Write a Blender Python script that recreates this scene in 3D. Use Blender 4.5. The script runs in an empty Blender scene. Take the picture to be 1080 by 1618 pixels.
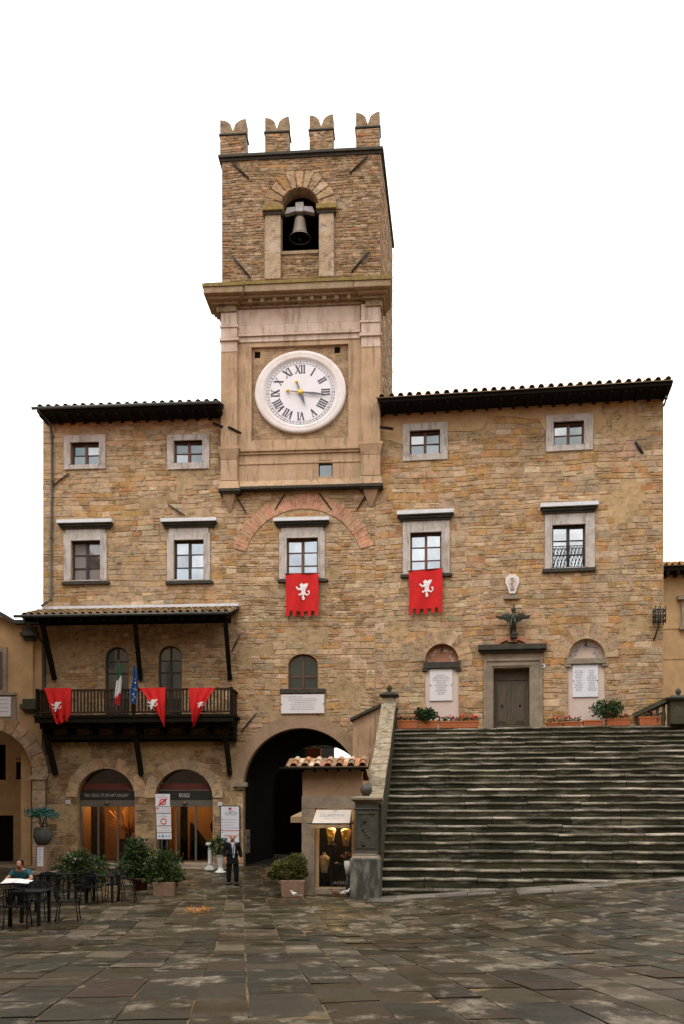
import bpy, bmesh, math, random
from mathutils import Vector, Matrix, noise, geometry

S = bpy.context.scene
COL = S.collection
R_ = math.radians
rnd = random.Random(7)

# ------------------------------------------------------------------ camera, world, sun, exposure
EYE = 2.24
cam_d = bpy.data.cameras.new('camera')
cam = bpy.data.objects.new('camera', cam_d); COL.objects.link(cam)
cam.location = (0, 0, EYE); cam.rotation_euler = (R_(90), 0, 0)
cam_d.sensor_fit = 'HORIZONTAL'; cam_d.sensor_width = 36; cam_d.lens = 36 * 1400 / 1080
cam_d.shift_y = 481 / 1080
cam_d.clip_start = .1; cam_d.clip_end = 3000
S.camera = cam

SUN_EL, SUN_AZ = R_(56), R_(205)           # high soft light from behind the camera
W = bpy.data.worlds.new('World'); S.world = W; W.use_nodes = True
nt = W.node_tree; nt.nodes.clear()
out = nt.nodes.new('ShaderNodeOutputWorld'); bg = nt.nodes.new('ShaderNodeBackground')
sky = nt.nodes.new('ShaderNodeTexSky'); sky.sky_type = 'NISHITA'; sky.sun_disc = False
sky.sun_elevation = SUN_EL; sky.sun_rotation = SUN_AZ; sky.air_density = 1.0; sky.dust_density = 3.0
tc = nt.nodes.new('ShaderNodeTexCoord'); nz = nt.nodes.new('ShaderNodeTexNoise')
nz.inputs['Scale'].default_value = 1.7; nz.inputs['Detail'].default_value = 6; nz.inputs['Roughness'].default_value = .55
mp = nt.nodes.new('ShaderNodeMapping'); mp.inputs['Scale'].default_value = (1, 1, 2.2)
rp = nt.nodes.new('ShaderNodeValToRGB')
rp.color_ramp.elements[0].position = .36; rp.color_ramp.elements[0].color = (5.2, 5.6, 6.25, 1)
rp.color_ramp.elements[1].position = .57; rp.color_ramp.elements[1].color = (12.4, 11.95, 11.2, 1)
mx = nt.nodes.new('ShaderNodeMix'); mx.data_type = 'RGBA'; mx.inputs['Factor'].default_value = .93
L_ = nt.links
L_.new(tc.outputs['Generated'], mp.inputs['Vector']); L_.new(mp.outputs['Vector'], nz.inputs['Vector'])
L_.new(nz.outputs['Fac'], rp.inputs['Fac'])
L_.new(sky.outputs['Color'], mx.inputs['A']); L_.new(rp.outputs['Color'], mx.inputs['B'])
sx = nt.nodes.new('ShaderNodeSeparateXYZ'); gr = nt.nodes.new('ShaderNodeMapRange'); gm = nt.nodes.new('ShaderNodeMix'); gm.data_type = 'RGBA'; gm.blend_type = 'MULTIPLY'; gm.inputs['Factor'].default_value = 1
gr.inputs['From Min'].default_value = .0; gr.inputs['From Max'].default_value = 1; gr.inputs['To Min'].default_value = .88; gr.inputs['To Max'].default_value = 1.95   # overcast: brighter towards the zenith
L_.new(tc.outputs['Generated'], sx.inputs['Vector']); L_.new(sx.outputs['Z'], gr.inputs['Value'])
L_.new(mx.outputs['Result'], gm.inputs['A']); L_.new(gr.outputs['Result'], gm.inputs['B'])
L_.new(gm.outputs['Result'], bg.inputs['Color']); bg.inputs['Strength'].default_value = .14
L_.new(bg.outputs['Background'], out.inputs['Surface'])
sun_d = bpy.data.lights.new('sun', 'SUN'); sun_d.energy = 1.1; sun_d.angle = R_(24); sun_d.color = (1, .95, .87)
sun = bpy.data.objects.new('sun', sun_d); COL.objects.link(sun)
sd = Vector((math.sin(SUN_AZ) * math.cos(SUN_EL), math.cos(SUN_AZ) * math.cos(SUN_EL), math.sin(SUN_EL)))
sun.rotation_euler = (-sd).to_track_quat('-Z', 'Y').to_euler()
S.view_settings.view_transform = 'Standard'; S.view_settings.look = 'None'
S.view_settings.exposure = 0; S.view_settings.gamma = 1
S.render.engine = 'CYCLES'; S.cycles.max_bounces = 6; S.cycles.diffuse_bounces = 3; S.cycles.caustics_reflective = False

# ------------------------------------------------------------------ frames: real planes the things stand on
class Frame:
    def __init__(s, origin, ang):
        s.M = Matrix.Translation(origin) @ Matrix.Rotation(R_(ang), 4, 'Z'); s.I = s.M.inverted()
        s.o = s.I @ Vector((0, 0, EYE)); s.r = s.I.to_3x3()
    def px(s, x, y, off=0.0):                # where the sight line through a photo point meets the plane off metres in front
        d = s.r @ Vector(((x - 540) / 1400, 1, (1290 - y) / 1400))
        t = (-off - s.o.y) / d.y
        p = s.o + d * t
        return p.x, p.z
    def rect(s, x0, y0, x1, y1, off=0.0):
        xm, ym = (x0 + x1) / 2, (y0 + y1) / 2
        return (s.px(x0, ym, off)[0], s.px(x1, ym, off)[0], s.px(xm, y1, off)[1], s.px(xm, y0, off)[1])
CORNER = Vector((1.226, 33, 0))
FL = Frame(CORNER, -4.0)                     # left and middle bays, tower
FR = Frame(CORNER, -7.3)                     # right wing and the staircase
FW = Frame((0, 0, 0), 0)
def world_at(px, d): return (px - 540) / 1400 * d
def lerp_pts(t, pts):
    if t <= pts[0][0]: return pts[0][1]
    for (a, va), (b, vb) in zip(pts, pts[1:]):
        if t <= b:
            k = (t - a) / (b - a); k = k * k * (3 - 2 * k); return va + (vb - va) * k
    return pts[-1][1]
def gz(x, y):
    b = lerp_pts(y, [(5, .66), (19, -.08), (26, -.1), (29, 0), (33.4, .36), (60, .36)])
    k = min(1, max(0, (y - 8) / 12)); k = k * k * (3 - 2 * k)
    s = max(0, x - .9); s = s * s / (s + .5)
    return b + .078 * s * k * (1 if y < 30 else max(0, 1 - (y - 30) / 4))

# ------------------------------------------------------------------ materials
MATS = {}
def nodes_of(name):
    m = bpy.data.materials.new(name); m.use_nodes = True
    t = m.node_tree; return m, t, t.nodes['Principled BSDF'], t.nodes, t.links
def mat(name, col, rough=.7, metal=0, var=.25, scale=3.0, bump=.0, bscale=30., spec=.4, tone=False, stain=None, stain_scale=.5, stain_amt=.5, stain_lo=.5, stain2=None, pits=None,
        stretch=(1, 1, 1), emit=None, alpha=1, wavy=None):
    """procedural surface: base colour (or the stones' own tones) broken by noise, blotched with a stain colour, with grain."""
    m, t, p, N, Lk = nodes_of(name); MATS[name] = m
    p.inputs['Roughness'].default_value = rough; p.inputs['Metallic'].default_value = metal
    p.inputs['Specular IOR Level'].default_value = spec
    co = N.new('ShaderNodeTexCoord'); mpn = N.new('ShaderNodeMapping'); mpn.inputs['Scale'].default_value = stretch
    Lk.new(co.outputs['Object'], mpn.inputs['Vector'])
    n1 = N.new('ShaderNodeTexNoise'); n1.inputs['Scale'].default_value = scale; n1.inputs['Detail'].default_value = 8; n1.inputs['Roughness'].default_value = .65
    Lk.new(mpn.outputs['Vector'], n1.inputs['Vector'])
    mr = N.new('ShaderNodeMapRange'); mr.inputs['From Min'].default_value = .25; mr.inputs['From Max'].default_value = .75
    mr.inputs['To Min'].default_value = 1 - var; mr.inputs['To Max'].default_value = 1 + var
    Lk.new(n1.outputs['Fac'], mr.inputs['Value'])
    mul = N.new('ShaderNodeMix'); mul.data_type = 'RGBA'; mul.blend_type = 'MULTIPLY'; mul.inputs['Factor'].default_value = 1
    if tone:
        at = N.new('ShaderNodeAttribute'); at.attribute_name = 'tone'; Lk.new(at.outputs['Color'], mul.inputs['A'])
    else: mul.inputs['A'].default_value = (*col, 1)
    Lk.new(mr.outputs['Result'], mul.inputs['B'])
    res = mul.outputs['Result']
    if stain:
        n2 = N.new('ShaderNodeTexNoise'); n2.inputs['Scale'].default_value = stain_scale; n2.inputs['Detail'].default_value = 9; n2.inputs['Roughness'].default_value = .68
        Lk.new(mpn.outputs['Vector'], n2.inputs['Vector'])
        r2 = N.new('ShaderNodeMapRange'); r2.inputs['From Min'].default_value = stain_lo; r2.inputs['From Max'].default_value = stain_lo + .2
        r2.inputs['To Min'].default_value = 0; r2.inputs['To Max'].default_value = stain_amt
        Lk.new(n2.outputs['Fac'], r2.inputs['Value'])
        m2 = N.new('ShaderNodeMix'); m2.data_type = 'RGBA'; Lk.new(r2.outputs['Result'], m2.inputs['Factor'])
        Lk.new(res, m2.inputs['A']); m2.inputs['B'].default_value = (*stain, 1); res = m2.outputs['Result']
    if stain2:
        n2 = N.new('ShaderNodeTexNoise'); n2.inputs['Scale'].default_value = stain2[1]; n2.inputs['Detail'].default_value = 10; n2.inputs['Roughness'].default_value = .72
        mq = N.new('ShaderNodeMapping'); mq.inputs['Location'].default_value = (7, 3, 11); mq.inputs['Scale'].default_value = stretch; Lk.new(co.outputs['Object'], mq.inputs['Vector']); Lk.new(mq.outputs['Vector'], n2.inputs['Vector'])
        r2 = N.new('ShaderNodeMapRange'); r2.inputs['From Min'].default_value = stain2[3]; r2.inputs['From Max'].default_value = stain2[3] + .14; r2.inputs['To Max'].default_value = stain2[2]
        Lk.new(n2.outputs['Fac'], r2.inputs['Value'])
        m2 = N.new('ShaderNodeMix'); m2.data_type = 'RGBA'; Lk.new(r2.outputs['Result'], m2.inputs['Factor'])
        Lk.new(res, m2.inputs['A']); m2.inputs['B'].default_value = (*stain2[0], 1); res = m2.outputs['Result']
    if pits:
        n2 = N.new('ShaderNodeTexNoise'); n2.inputs['Scale'].default_value = pits[1]; n2.inputs['Detail'].default_value = 9; n2.inputs['Roughness'].default_value = .75
        mq = N.new('ShaderNodeMapping'); mq.inputs['Location'].default_value = (31, 13, 5); mq.inputs['Scale'].default_value = pits[4] if len(pits) > 4 else (1, 1, 1.7); Lk.new(co.outputs['Object'], mq.inputs['Vector']); Lk.new(mq.outputs['Vector'], n2.inputs['Vector'])
        r2 = N.new('ShaderNodeMapRange'); r2.inputs['From Min'].default_value = pits[3]; r2.inputs['From Max'].default_value = pits[3] + .1; r2.inputs['To Max'].default_value = pits[2]
        Lk.new(n2.outputs['Fac'], r2.inputs['Value'])
        m2 = N.new('ShaderNodeMix'); m2.data_type = 'RGBA'; Lk.new(r2.outputs['Result'], m2.inputs['Factor'])
        Lk.new(res, m2.inputs['A']); m2.inputs['B'].default_value = (*pits[0], 1); res = m2.outputs['Result']
    Lk.new(res, p.inputs['Base Color'])
    if bump:
        n3 = N.new('ShaderNodeTexNoise'); n3.inputs['Scale'].default_value = bscale; n3.inputs['Detail'].default_value = 5
        Lk.new(mpn.outputs['Vector'], n3.inputs['Vector'])
        b = N.new('ShaderNodeBump'); b.inputs['Strength'].default_value = bump; b.inputs['Distance'].default_value = .03
        Lk.new(n3.outputs['Fac'], b.inputs['Height']); Lk.new(b.outputs['Normal'], p.inputs['Normal'])
    if emit:
        p.inputs['Emission Color'].default_value = (*emit[:3], 1); p.inputs['Emission Strength'].default_value = emit[3]
    return m

mat('stone', (1, 1, 1), .88, tone=True, var=.30, scale=5, bump=.55, bscale=22, stain=(.15, .10, .055), stain_scale=.55, stain_amt=.6, stain_lo=.47, stain2=((.475, .33, .195), 2.1, .66, .48), pits=((.10, .07, .028), 4.2, .66, .52))
mat('rubble', (1, 1, 1), .9, tone=True, var=.36, scale=6, bump=.7, bscale=26, stain=(.11, .08, .045), stain_scale=1.0, stain_amt=.55, stain_lo=.47, stain2=((.42, .30, .165), 2.3, .5, .5), pits=((.075, .058, .03), 4.6, .74, .505))
mat('merlon_stone', (.27, .19, .115), .9, var=.35, scale=6, bump=.7, bscale=18, stain=(.13, .095, .045), stain_scale=1.6, stain_amt=.7, stain_lo=.47, pits=((.06, .045, .02), 5, .7, .51))
mat('tower_stone', (.36, .26, .17), .9, var=.35, scale=5, bump=.6, bscale=14, stain=(.48, .40, .33), stain_scale=1.3, stain_amt=.75, stain_lo=.5, stain2=((.17, .125, .06), 2.5, .6, .54), pits=((.06, .05, .025), 4, .6, .52))
mat('pietra', (.49, .44, .41), .85, var=.22, scale=4, bump=.35, bscale=18, stain=(.27, .21, .16), stain_scale=1.3, stain_amt=.7, stain_lo=.48, pits=((.15, .12, .08), 2.6, .55, .52, (3, 3, .4)))
mat('pietra_dull', (.27, .215, .16), .85, var=.3, scale=4, bump=.4, bscale=18, stain=(.12, .10, .07), stain_scale=1.6, stain_amt=.6, stain_lo=.46)
mat('plaster', (.43, .285, .175), .92, var=.18, scale=1.8, bump=.25, bscale=14, stain=(.22, .15, .085), stain_scale=.7, stain_amt=.65, stain_lo=.49, stain2=((.48, .37, .27), 1.1, .5, .53), pits=((.15, .105, .06), 2.2, .6, .515, (2.6, 2.6, .3)))
mat('plaster_pale', (.52, .41, .34), .9, var=.12, scale=2.2, bump=.12, bscale=14, stain=(.34, .23, .14), stain_scale=.9, stain_amt=.7, stain_lo=.48, pits=((.2, .14, .08), 2.2, .55, .52, (2.6, 2.6, .3)))
mat('plaster_pink', (.58, .47, .42), .9, var=.07, scale=2, bump=.05, stain=(.5, .36, .27), stain_scale=1.1, stain_amt=.5, stain_lo=.52)
mat('plaster_ochre', (.46, .30, .155), .9, var=.2, scale=1.3, bump=.2, bscale=12, stain=(.25, .165, .085), stain_scale=.7, stain_amt=.6, stain_lo=.48)
mat('brick_pink', (.40, .19, .115), .9, tone=False, var=.2, scale=5, bump=.3, bscale=25, stain=(.30, .16, .10), stain_scale=2, stain_amt=.5)
mat('cornice', (.28, .20, .125), .9, var=.28, scale=4, bump=.4, bscale=18, stain=(.17, .125, .04), stain_scale=1.2, stain_amt=.75, stain_lo=.48)
mat('moss_ledge', (.22, .155, .05), .95, var=.4, scale=6, bump=.5, bscale=30, stain=(.10, .085, .03), stain_scale=2.2, stain_amt=.7, stain_lo=.46)
mat('near_black', (.008, .007, .006), 1, spec=.05, var=.2)  # near black; also paints the dark depth inside bell and wall holes
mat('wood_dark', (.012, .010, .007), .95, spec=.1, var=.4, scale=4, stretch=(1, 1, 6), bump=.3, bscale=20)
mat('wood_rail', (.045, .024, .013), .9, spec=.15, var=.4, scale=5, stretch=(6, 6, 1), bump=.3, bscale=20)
mat('wood_frame', (.12, .05, .028), .55, var=.35, scale=6)
mat('wood_frame_dark', (.035, .026, .02), .55, var=.35, scale=6)
mat('wood_door', (.085, .066, .042), .65, var=.35, scale=7, stretch=(4, 4, .6), bump=.35, bscale=16, stain=(.05, .04, .028), stain_scale=2, stain_amt=.6)
mat('slab_dark', (.035, .032, .024), .8, var=.4, scale=7, bump=.4, stain=(.1, .09, .06), stain_scale=3, stain_amt=.5)
mat('cool_white', (.62, .62, .66), .6, var=.15, scale=5)
mat('iron', (.03, .028, .026), .6, metal=.4, var=.4, scale=12)
mat('zinc', (.07, .075, .07), .5, metal=.5, var=.3, scale=6)
mat('bronze', (.038, .038, .028), .5, metal=.6, var=.5, scale=14, bump=.2, stain=(.04, .06, .045), stain_scale=6, stain_amt=.6)
mat('bell_bronze', (.25, .205, .165), .65, metal=.15, var=.3, scale=8, stain=(.12, .12, .09), stain_scale=4, stain_amt=.5)
mat('marble', (.66, .63, .64), .55, var=.07, scale=3, stain=(.5, .45, .43), stain_scale=1.4, stain_amt=.4)
mat('marble_blue', (.66, .68, .74), .45, var=.05, scale=3)
mat('clock_white', (.72, .69, .73), .6, var=.05, scale=2.2, stain=(.60, .48, .42), stain_scale=1.1, stain_amt=.5, stain_lo=.52)
mat('clock_ring', (.70, .645, .635), .65, var=.08, scale=2, stain=(.58, .47, .40), stain_scale=1.2, stain_amt=.7, stain_lo=.47)
mat('ink', (.035, .038, .045), .7, var=.1)
mat('ink_grey', (.30, .30, .33), .7, var=.1)
mat('gold', (.75, .50, .06), .4, metal=.3, var=.1)
mat('hand_blue', (.09, .095, .12), .5, var=.1)
mat('red_cloth', (.52, .008, .008), .85, var=.25, scale=2.5, bump=.1, bscale=60)
mat('white_cloth', (.75, .74, .74), .85, var=.06)
mat('flag_cloth', (1, 1, 1), .85, tone=True, var=.1)
mat('terracotta', (.42, .125, .045), .8, var=.22, scale=6, bump=.15, stain=(.28, .12, .06), stain_scale=3, stain_amt=.5)
mat('tiles', (1, 1, 1), .9, tone=True, var=.35, scale=7, bump=.4, bscale=24, stain=(.16, .14, .045), stain_scale=2.2, stain_amt=.65, stain_lo=.5)
mat('leaf', (1, 1, 1), .55, tone=True, var=.25, scale=9, spec=.3)
mat('bark', (.07, .05, .03), .9, var=.3)
mat('stair_stone', (1, 1, 1), .85, spec=.2, tone=True, var=.65, scale=3.4, stretch=(.5, 2, 2.4), bump=.8, bscale=14, stain=(.014, .016, .008), stain_scale=1.1, stain_amt=.9, stain_lo=.46, stain2=((.24, .215, .17), 1.5, .85, .53))
mat('wall_mossy', (.06, .055, .032), .9, var=.5, scale=4, bump=.7, bscale=12, stain=(.03, .033, .02), stain_scale=1.5, stain_amt=.8, stain_lo=.46)
mat('coping', (.31, .26, .185), .9, var=.45, scale=7, bump=.9, bscale=11, stain=(.23, .15, .07), stain_scale=3.2, stain_amt=.75, stain_lo=.48, pits=((.06, .055, .03), 5, .75, .51))
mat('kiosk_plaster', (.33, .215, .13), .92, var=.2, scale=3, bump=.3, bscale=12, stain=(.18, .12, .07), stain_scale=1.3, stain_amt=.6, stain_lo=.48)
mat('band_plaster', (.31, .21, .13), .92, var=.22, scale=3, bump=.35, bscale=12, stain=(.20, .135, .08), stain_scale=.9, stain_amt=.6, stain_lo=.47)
mat('marble_veined', (.05, .052, .042), .7, var=.5, scale=3, stretch=(2.6, 2.6, .9), bump=.3, stain=(.26, .25, .21), stain_scale=1.6, stain_amt=.9, stain_lo=.5)
mat('shaft_dark', (.055, .052, .042), .6, var=.5, scale=5, bump=.5, bscale=16, stain=(.025, .03, .022), stain_scale=2, stain_amt=.7)
mat('concrete_pot', (.24, .15, .10), .9, var=.25, scale=9, bump=.5, bscale=50)
mat('soil', (.03, .02, .013), 1, var=.3)
mat('chair_black', (.008, .008, .008), .8, spec=.2, var=.3, scale=8)
mat('sign_white', (.62, .63, .68), .4, var=.03)
mat('sign_red', (.50, .02, .03), .45, var=.05)
mat('sign_orange', (.55, .2, .1), .5, var=.05)
mat('sign_blue', (.06, .20, .5), .45, var=.05)
mat('sign_pink', (.62, .36, .40), .5, var=.05)
mat('band_red', (.10, .022, .014), .5, var=.2)
mat('fascia', (.022, .022, .021), .4, var=.2)
mat('steel', (.16, .155, .13), .4, metal=.5, var=.15)
mat('wall_orange', (.42, .20, .06), .8, var=.25, scale=.8, stain=(.2, .07, .02), stain_scale=.7, stain_amt=.6)
mat('warm_floor', (.08, .04, .02), .5, var=.3)
mat('canvas', (.60, .53, .47), .85, var=.08, scale=4)
mat('canvas_tan', (.36, .25, .14), .85, var=.1, scale=4)
mat('bust_cream', (.70, .52, .30), .8, var=.08)
mat('skin', (.42, .20, .12), .55, var=.08, scale=8)
mat('hair_grey', (.25, .2, .17), .8, var=.3, scale=30)
mat('hair_dark', (.015, .012, .01), .7, var=.3, scale=30)
mat('suit', (.008, .009, .011), .95, spec=.15, var=.25, scale=14)
mat('shirt_pale', (.34, .38, .43), .8, var=.05)
mat('shirt_teal', (.012, .08, .10), .85, var=.15)
mat('urn_white', (.62, .62, .60), .6, var=.08)
mat('urn_dark', (.06, .065, .055), .85, var=.4, scale=6, bump=.5)
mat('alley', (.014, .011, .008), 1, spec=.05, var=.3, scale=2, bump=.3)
mat('bird_grey', (.20, .20, .23), .7, var=.3, scale=20)
mat('bird_white', (.7, .68, .66), .7, var=.1)
mat('bird_brown', (.16, .09, .05), .7, var=.2)
mat('grain', (.55, .22, .06), .8, var=.3)
mat('teal_paint', (.012, .065, .075), .7, var=.2)
mat('flower_red', (.55, .02, .025), .7, var=.2)

def glass(name, col, refl, rough=.04, tint=(.8, .85, .9)):
    m, t, p, N, Lk = nodes_of(name); MATS[name] = m
    p.inputs['Base Color'].default_value = (*col, 1); p.inputs['Roughness'].default_value = .2
    g = N.new('ShaderNodeBsdfGlossy'); g.inputs['Roughness'].default_value = rough; g.inputs['Color'].default_value = (*tint, 1)
    mxs = N.new('ShaderNodeMixShader')
    co = N.new('ShaderNodeTexCoord'); n = N.new('ShaderNodeTexNoise'); n.inputs['Scale'].default_value = 1.1; n.inputs['Detail'].default_value = 4
    Lk.new(co.outputs['Object'], n.inputs['Vector'])
    r = N.new('ShaderNodeMapRange'); r.inputs['From Min'].default_value = .35; r.inputs['From Max'].default_value = .65
    r.inputs['To Min'].default_value = refl * .72; r.inputs['To Max'].default_value = min(1, refl * 1.12)
    Lk.new(n.outputs['Fac'], r.inputs['Value'])
    b = N.new('ShaderNodeBump'); b.inputs['Strength'].default_value = .06; b.inputs['Distance'].default_value = .05; Lk.new(n.outputs['Fac'], b.inputs['Height'])
    Lk.new(b.outputs['Normal'], g.inputs['Normal'])
    o = t.nodes['Material Output']
    Lk.new(r.outputs['Result'], mxs.inputs['Fac']); Lk.new(p.outputs['BSDF'], mxs.inputs[1]); Lk.new(g.outputs['BSDF'], mxs.inputs[2]); Lk.new(mxs.outputs['Shader'], o.inputs['Surface'])
glass('pane_bright', (.10, .10, .11), .58)
glass('pane_curtain', (.24, .225, .23), .16)
glass('pane_soft', (.07, .07, .075), .36)
glass('pane_mid', (.03, .045, .05), .17, tint=(.75, .85, .9))
glass('pane_dim', (.02, .035, .04), .13, tint=(.6, .85, .95))
glass('pane_black', (.008, .009, .009), .06)
def clear_glass(name):
    m, t, p, N, Lk = nodes_of(name); MATS[name] = m
    g = N.new('ShaderNodeBsdfGlossy'); g.inputs['Roughness'].default_value = .02
    tr = N.new('ShaderNodeBsdfTransparent'); tr.inputs['Color'].default_value = (.8, .8, .78, 1)
    f = N.new('ShaderNodeFresnel'); f.inputs['IOR'].default_value = 1.45
    mxs = N.new('ShaderNodeMixShader')
    Lk.new(f.outputs['Fac'], mxs.inputs['Fac']); Lk.new(tr.outputs['BSDF'], mxs.inputs[1]); Lk.new(g.outputs['BSDF'], mxs.inputs[2])
    Lk.new(mxs.outputs['Shader'], t.nodes['Material Output'].inputs['Surface'])
clear_glass('shop_glass')

# ------------------------------------------------------------------ mesh builder
OFF = {}
class MB:
    def __init__(s): s.v = []; s.f = []; s.c = []; s.m = []; s.sm = []
    def poly(s, pts, col=None, mi=0, sm=False):
        b = len(s.v); s.v += [Vector(p) for p in pts]; s.f.append(list(range(b, b + len(pts)))); s.c.append(col); s.m.append(mi); s.sm.append(sm)
    def faces(s, vs, fs, col=None, mi=0, sm=False):
        b = len(s.v); s.v += [Vector(p) for p in vs]
        for f in fs: s.f.append([b + i for i in f]); s.c.append(col); s.m.append(mi); s.sm.append(sm)
    def box(s, x0, x1, y0, y1, z0, z1, col=None, mi=0):
        s.faces([(x0, y0, z0), (x1, y0, z0), (x1, y1, z0), (x0, y1, z0), (x0, y0, z1), (x1, y0, z1), (x1, y1, z1), (x0, y1, z1)],
                [(3, 2, 1, 0), (4, 5, 6, 7), (0, 1, 5, 4), (1, 2, 6, 5), (2, 3, 7, 6), (3, 0, 4, 7)], col, mi)
    def frustum(s, x0, x1, y0, y1, z0, z1, e, col=None, mi=0):   # top face grown by e on each side
        s.faces([(x0, y0, z0), (x1, y0, z0), (x1, y1, z0), (x0, y1, z0), (x0 - e, y0 - e, z1), (x1 + e, y0 - e, z1), (x1 + e, y1 + e, z1), (x0 - e, y1 + e, z1)],
                [(3, 2, 1, 0), (4, 5, 6, 7), (0, 1, 5, 4), (1, 2, 6, 5), (2, 3, 7, 6), (3, 0, 4, 7)], col, mi)
    def prism(s, pl, y0, y1, col=None, mi=0):                   # (u, z) outline given depth from y0 (front) to y1
        n = len(pl)
        area = sum(pl[i][0] * pl[(i + 1) % n][1] - pl[(i + 1) % n][0] * pl[i][1] for i in range(n))
        if area < 0: pl = pl[::-1]
        vs = [(u, y0, z) for u, z in pl] + [(u, y1, z) for u, z in pl]
        fs = [list(range(n)), list(range(2 * n - 1, n - 1, -1))] + [(i + n, (i + 1) % n + n, (i + 1) % n, i) for i in range(n)]
        s.faces(vs, fs, col, mi)
    def extrude_u(s, prof, u0, u1, col=None, mi=0):             # (y, z) profile run along u
        n = len(prof)
        vs = [(u0, y, z) for y, z in prof] + [(u1, y, z) for y, z in prof]
        fs = [list(range(n))[::-1], list(range(n, 2 * n))] + [(i, (i + 1) % n, (i + 1) % n + n, i + n) for i in range(n)]
        s.faces(vs, fs, col, mi)
    def lathe(s, prof, c=(0, 0, 0), n=16, sx=1, sy=1, col=None, mi=0, sm=True):
        k = len(prof); vs = []
        for r, z in prof:
            for i in range(n):
                a = 2 * math.pi * i / n; vs.append((c[0] + r * math.cos(a) * sx, c[1] + r * math.sin(a) * sy, c[2] + z))
        fs = []
        for j in range(k - 1):
            for i in range(n): fs.append((j * n + i, j * n + (i + 1) % n, (j + 1) * n + (i + 1) % n, (j + 1) * n + i))
        fs.append(list(range(n))[::-1]); fs.append(list(range((k - 1) * n, k * n)))
        s.faces(vs, fs, col, mi, sm)
    def tube(s, pts, r, n=7, col=None, mi=0, sm=True):
        pts = [Vector(p) for p in pts]; rs = r if isinstance(r, (list, tuple)) else [r] * len(pts)
        vs = []
        for i, p in enumerate(pts):
            d = (pts[min(i + 1, len(pts) - 1)] - pts[max(i - 1, 0)]).normalized()
            up = Vector((0, 0, 1)) if abs(d.z) < .95 else Vector((1, 0, 0))
            a = d.cross(up).normalized(); b = a.cross(d)
            for k in range(n):
                t = 2 * math.pi * k / n; vs.append(p + (a * math.cos(t) + b * math.sin(t)) * rs[i])
        fs = []
        for j in range(len(pts) - 1):
            for k in range(n): fs.append((j * n + k, (j + 1) * n + k, (j + 1) * n + (k + 1) % n, j * n + (k + 1) % n))
        fs.append(list(range(n))); fs.append(list(range((len(pts) - 1) * n, len(pts) * n))[::-1])
        s.faces(vs, fs, col, mi, sm)
    def bar(s, a, b, w, h=None, col=None, mi=0):                # square-section beam
        a, b = Vector(a), Vector(b); h = h or w; d = (b - a).normalized()
        up = Vector((0, 0, 1)) if abs(d.z) < .95 else Vector((0, 1, 0))
        x = d.cross(up).normalized() * w / 2; y = x.cross(d).normalized() * h / 2
        vs = [a - x - y, a + x - y, a + x + y, a - x + y, b - x - y, b + x - y, b + x + y, b - x + y]
        s.faces(vs, [(3, 2, 1, 0), (4, 5, 6, 7), (0, 1, 5, 4), (1, 2, 6, 5), (2, 3, 7, 6), (3, 0, 4, 7)], col, mi)
    def ball(s, c, r, n=12, sz=1, col=None, mi=0):
        k = n // 2 + 1
        s.lathe([(max(.001, r * math.sin(math.pi * i / k)), -r * sz * math.cos(math.pi * i / k)) for i in range(k + 1)], c, n, col=col, mi=mi)
    def mesh(s, me, fn=lambda v: v, col=None, mi=0, sm=False):
        s.faces([fn(v.co) for v in me.vertices], [list(p.vertices) for p in me.polygons], col, mi, sm)
    def xf(s, M): s.v = [M @ v for v in s.v]; return s
    def build(s, name, mats, parent=None, frame=None, label=None, cat=None, group=None, bevel=0, kind=None, fix=False):
        if isinstance(mats, str): mats = [mats]
        vs = s.v
        if parent is not None: c = OFF[parent.name]
        elif vs:
            lo = [min(v[i] for v in vs) for i in range(3)]; hi = [max(v[i] for v in vs) for i in range(3)]
            c = Vector(((lo[0] + hi[0]) / 2, (lo[1] + hi[1]) / 2, lo[2]))
        me = bpy.data.meshes.new(name); me.from_pydata([v - c for v in vs], [], s.f)
        for m in mats: me.materials.append(MATS[m])
        me.polygons.foreach_set('material_index', s.m); me.polygons.foreach_set('use_smooth', s.sm)
        if any(k is not None for k in s.c):
            at = me.attributes.new('tone', 'FLOAT_COLOR', 'CORNER'); buf = []
            for p, k in zip(me.polygons, s.c):
                k = k or (.5, .5, .5); buf += [k[0], k[1], k[2], 1.0] * p.loop_total
            at.data.foreach_set('color', buf)
        if fix:
            b = bmesh.new(); b.from_mesh(me); bmesh.ops.recalc_face_normals(b, faces=b.faces[:]); b.to_mesh(me); b.free()
        me.update()
        o = bpy.data.objects.new(name, me); COL.objects.link(o)
        if parent is not None: o.parent = parent
        else: o.matrix_world = (frame or FW).M @ Matrix.Translation(c)
        OFF[o.name] = c
        if bevel:
            b = o.modifiers.new('bevel', 'BEVEL'); b.width = bevel; b.segments = 2; b.limit_method = 'ANGLE'
        tag(o, label, cat, group, kind); return o
def tag(o, label=None, cat=None, group=None, kind=None):
    if label: o['label'] = label
    if cat: o['category'] = cat; kind = kind or 'thing'
    if group: o['group'] = group
    if kind: o['kind'] = kind
    return o
def thing(name, c, label, cat, frame=None, group=None):
    o = bpy.data.objects.new(name, None); COL.objects.link(o); o.empty_display_size = .3
    o.matrix_world = (frame or FW).M @ Matrix.Translation(Vector(c)); OFF[o.name] = Vector(c)
    return tag(o, label, cat, group)
def copy_tree(o, parent=None):
    c = o.copy(); COL.objects.link(c)
    if parent is not None: c.parent = parent
    OFF[c.name] = OFF[o.name]
    for k in [x for x in bpy.data.objects if x.parent == o]: copy_tree(k, c)
    return c

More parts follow.
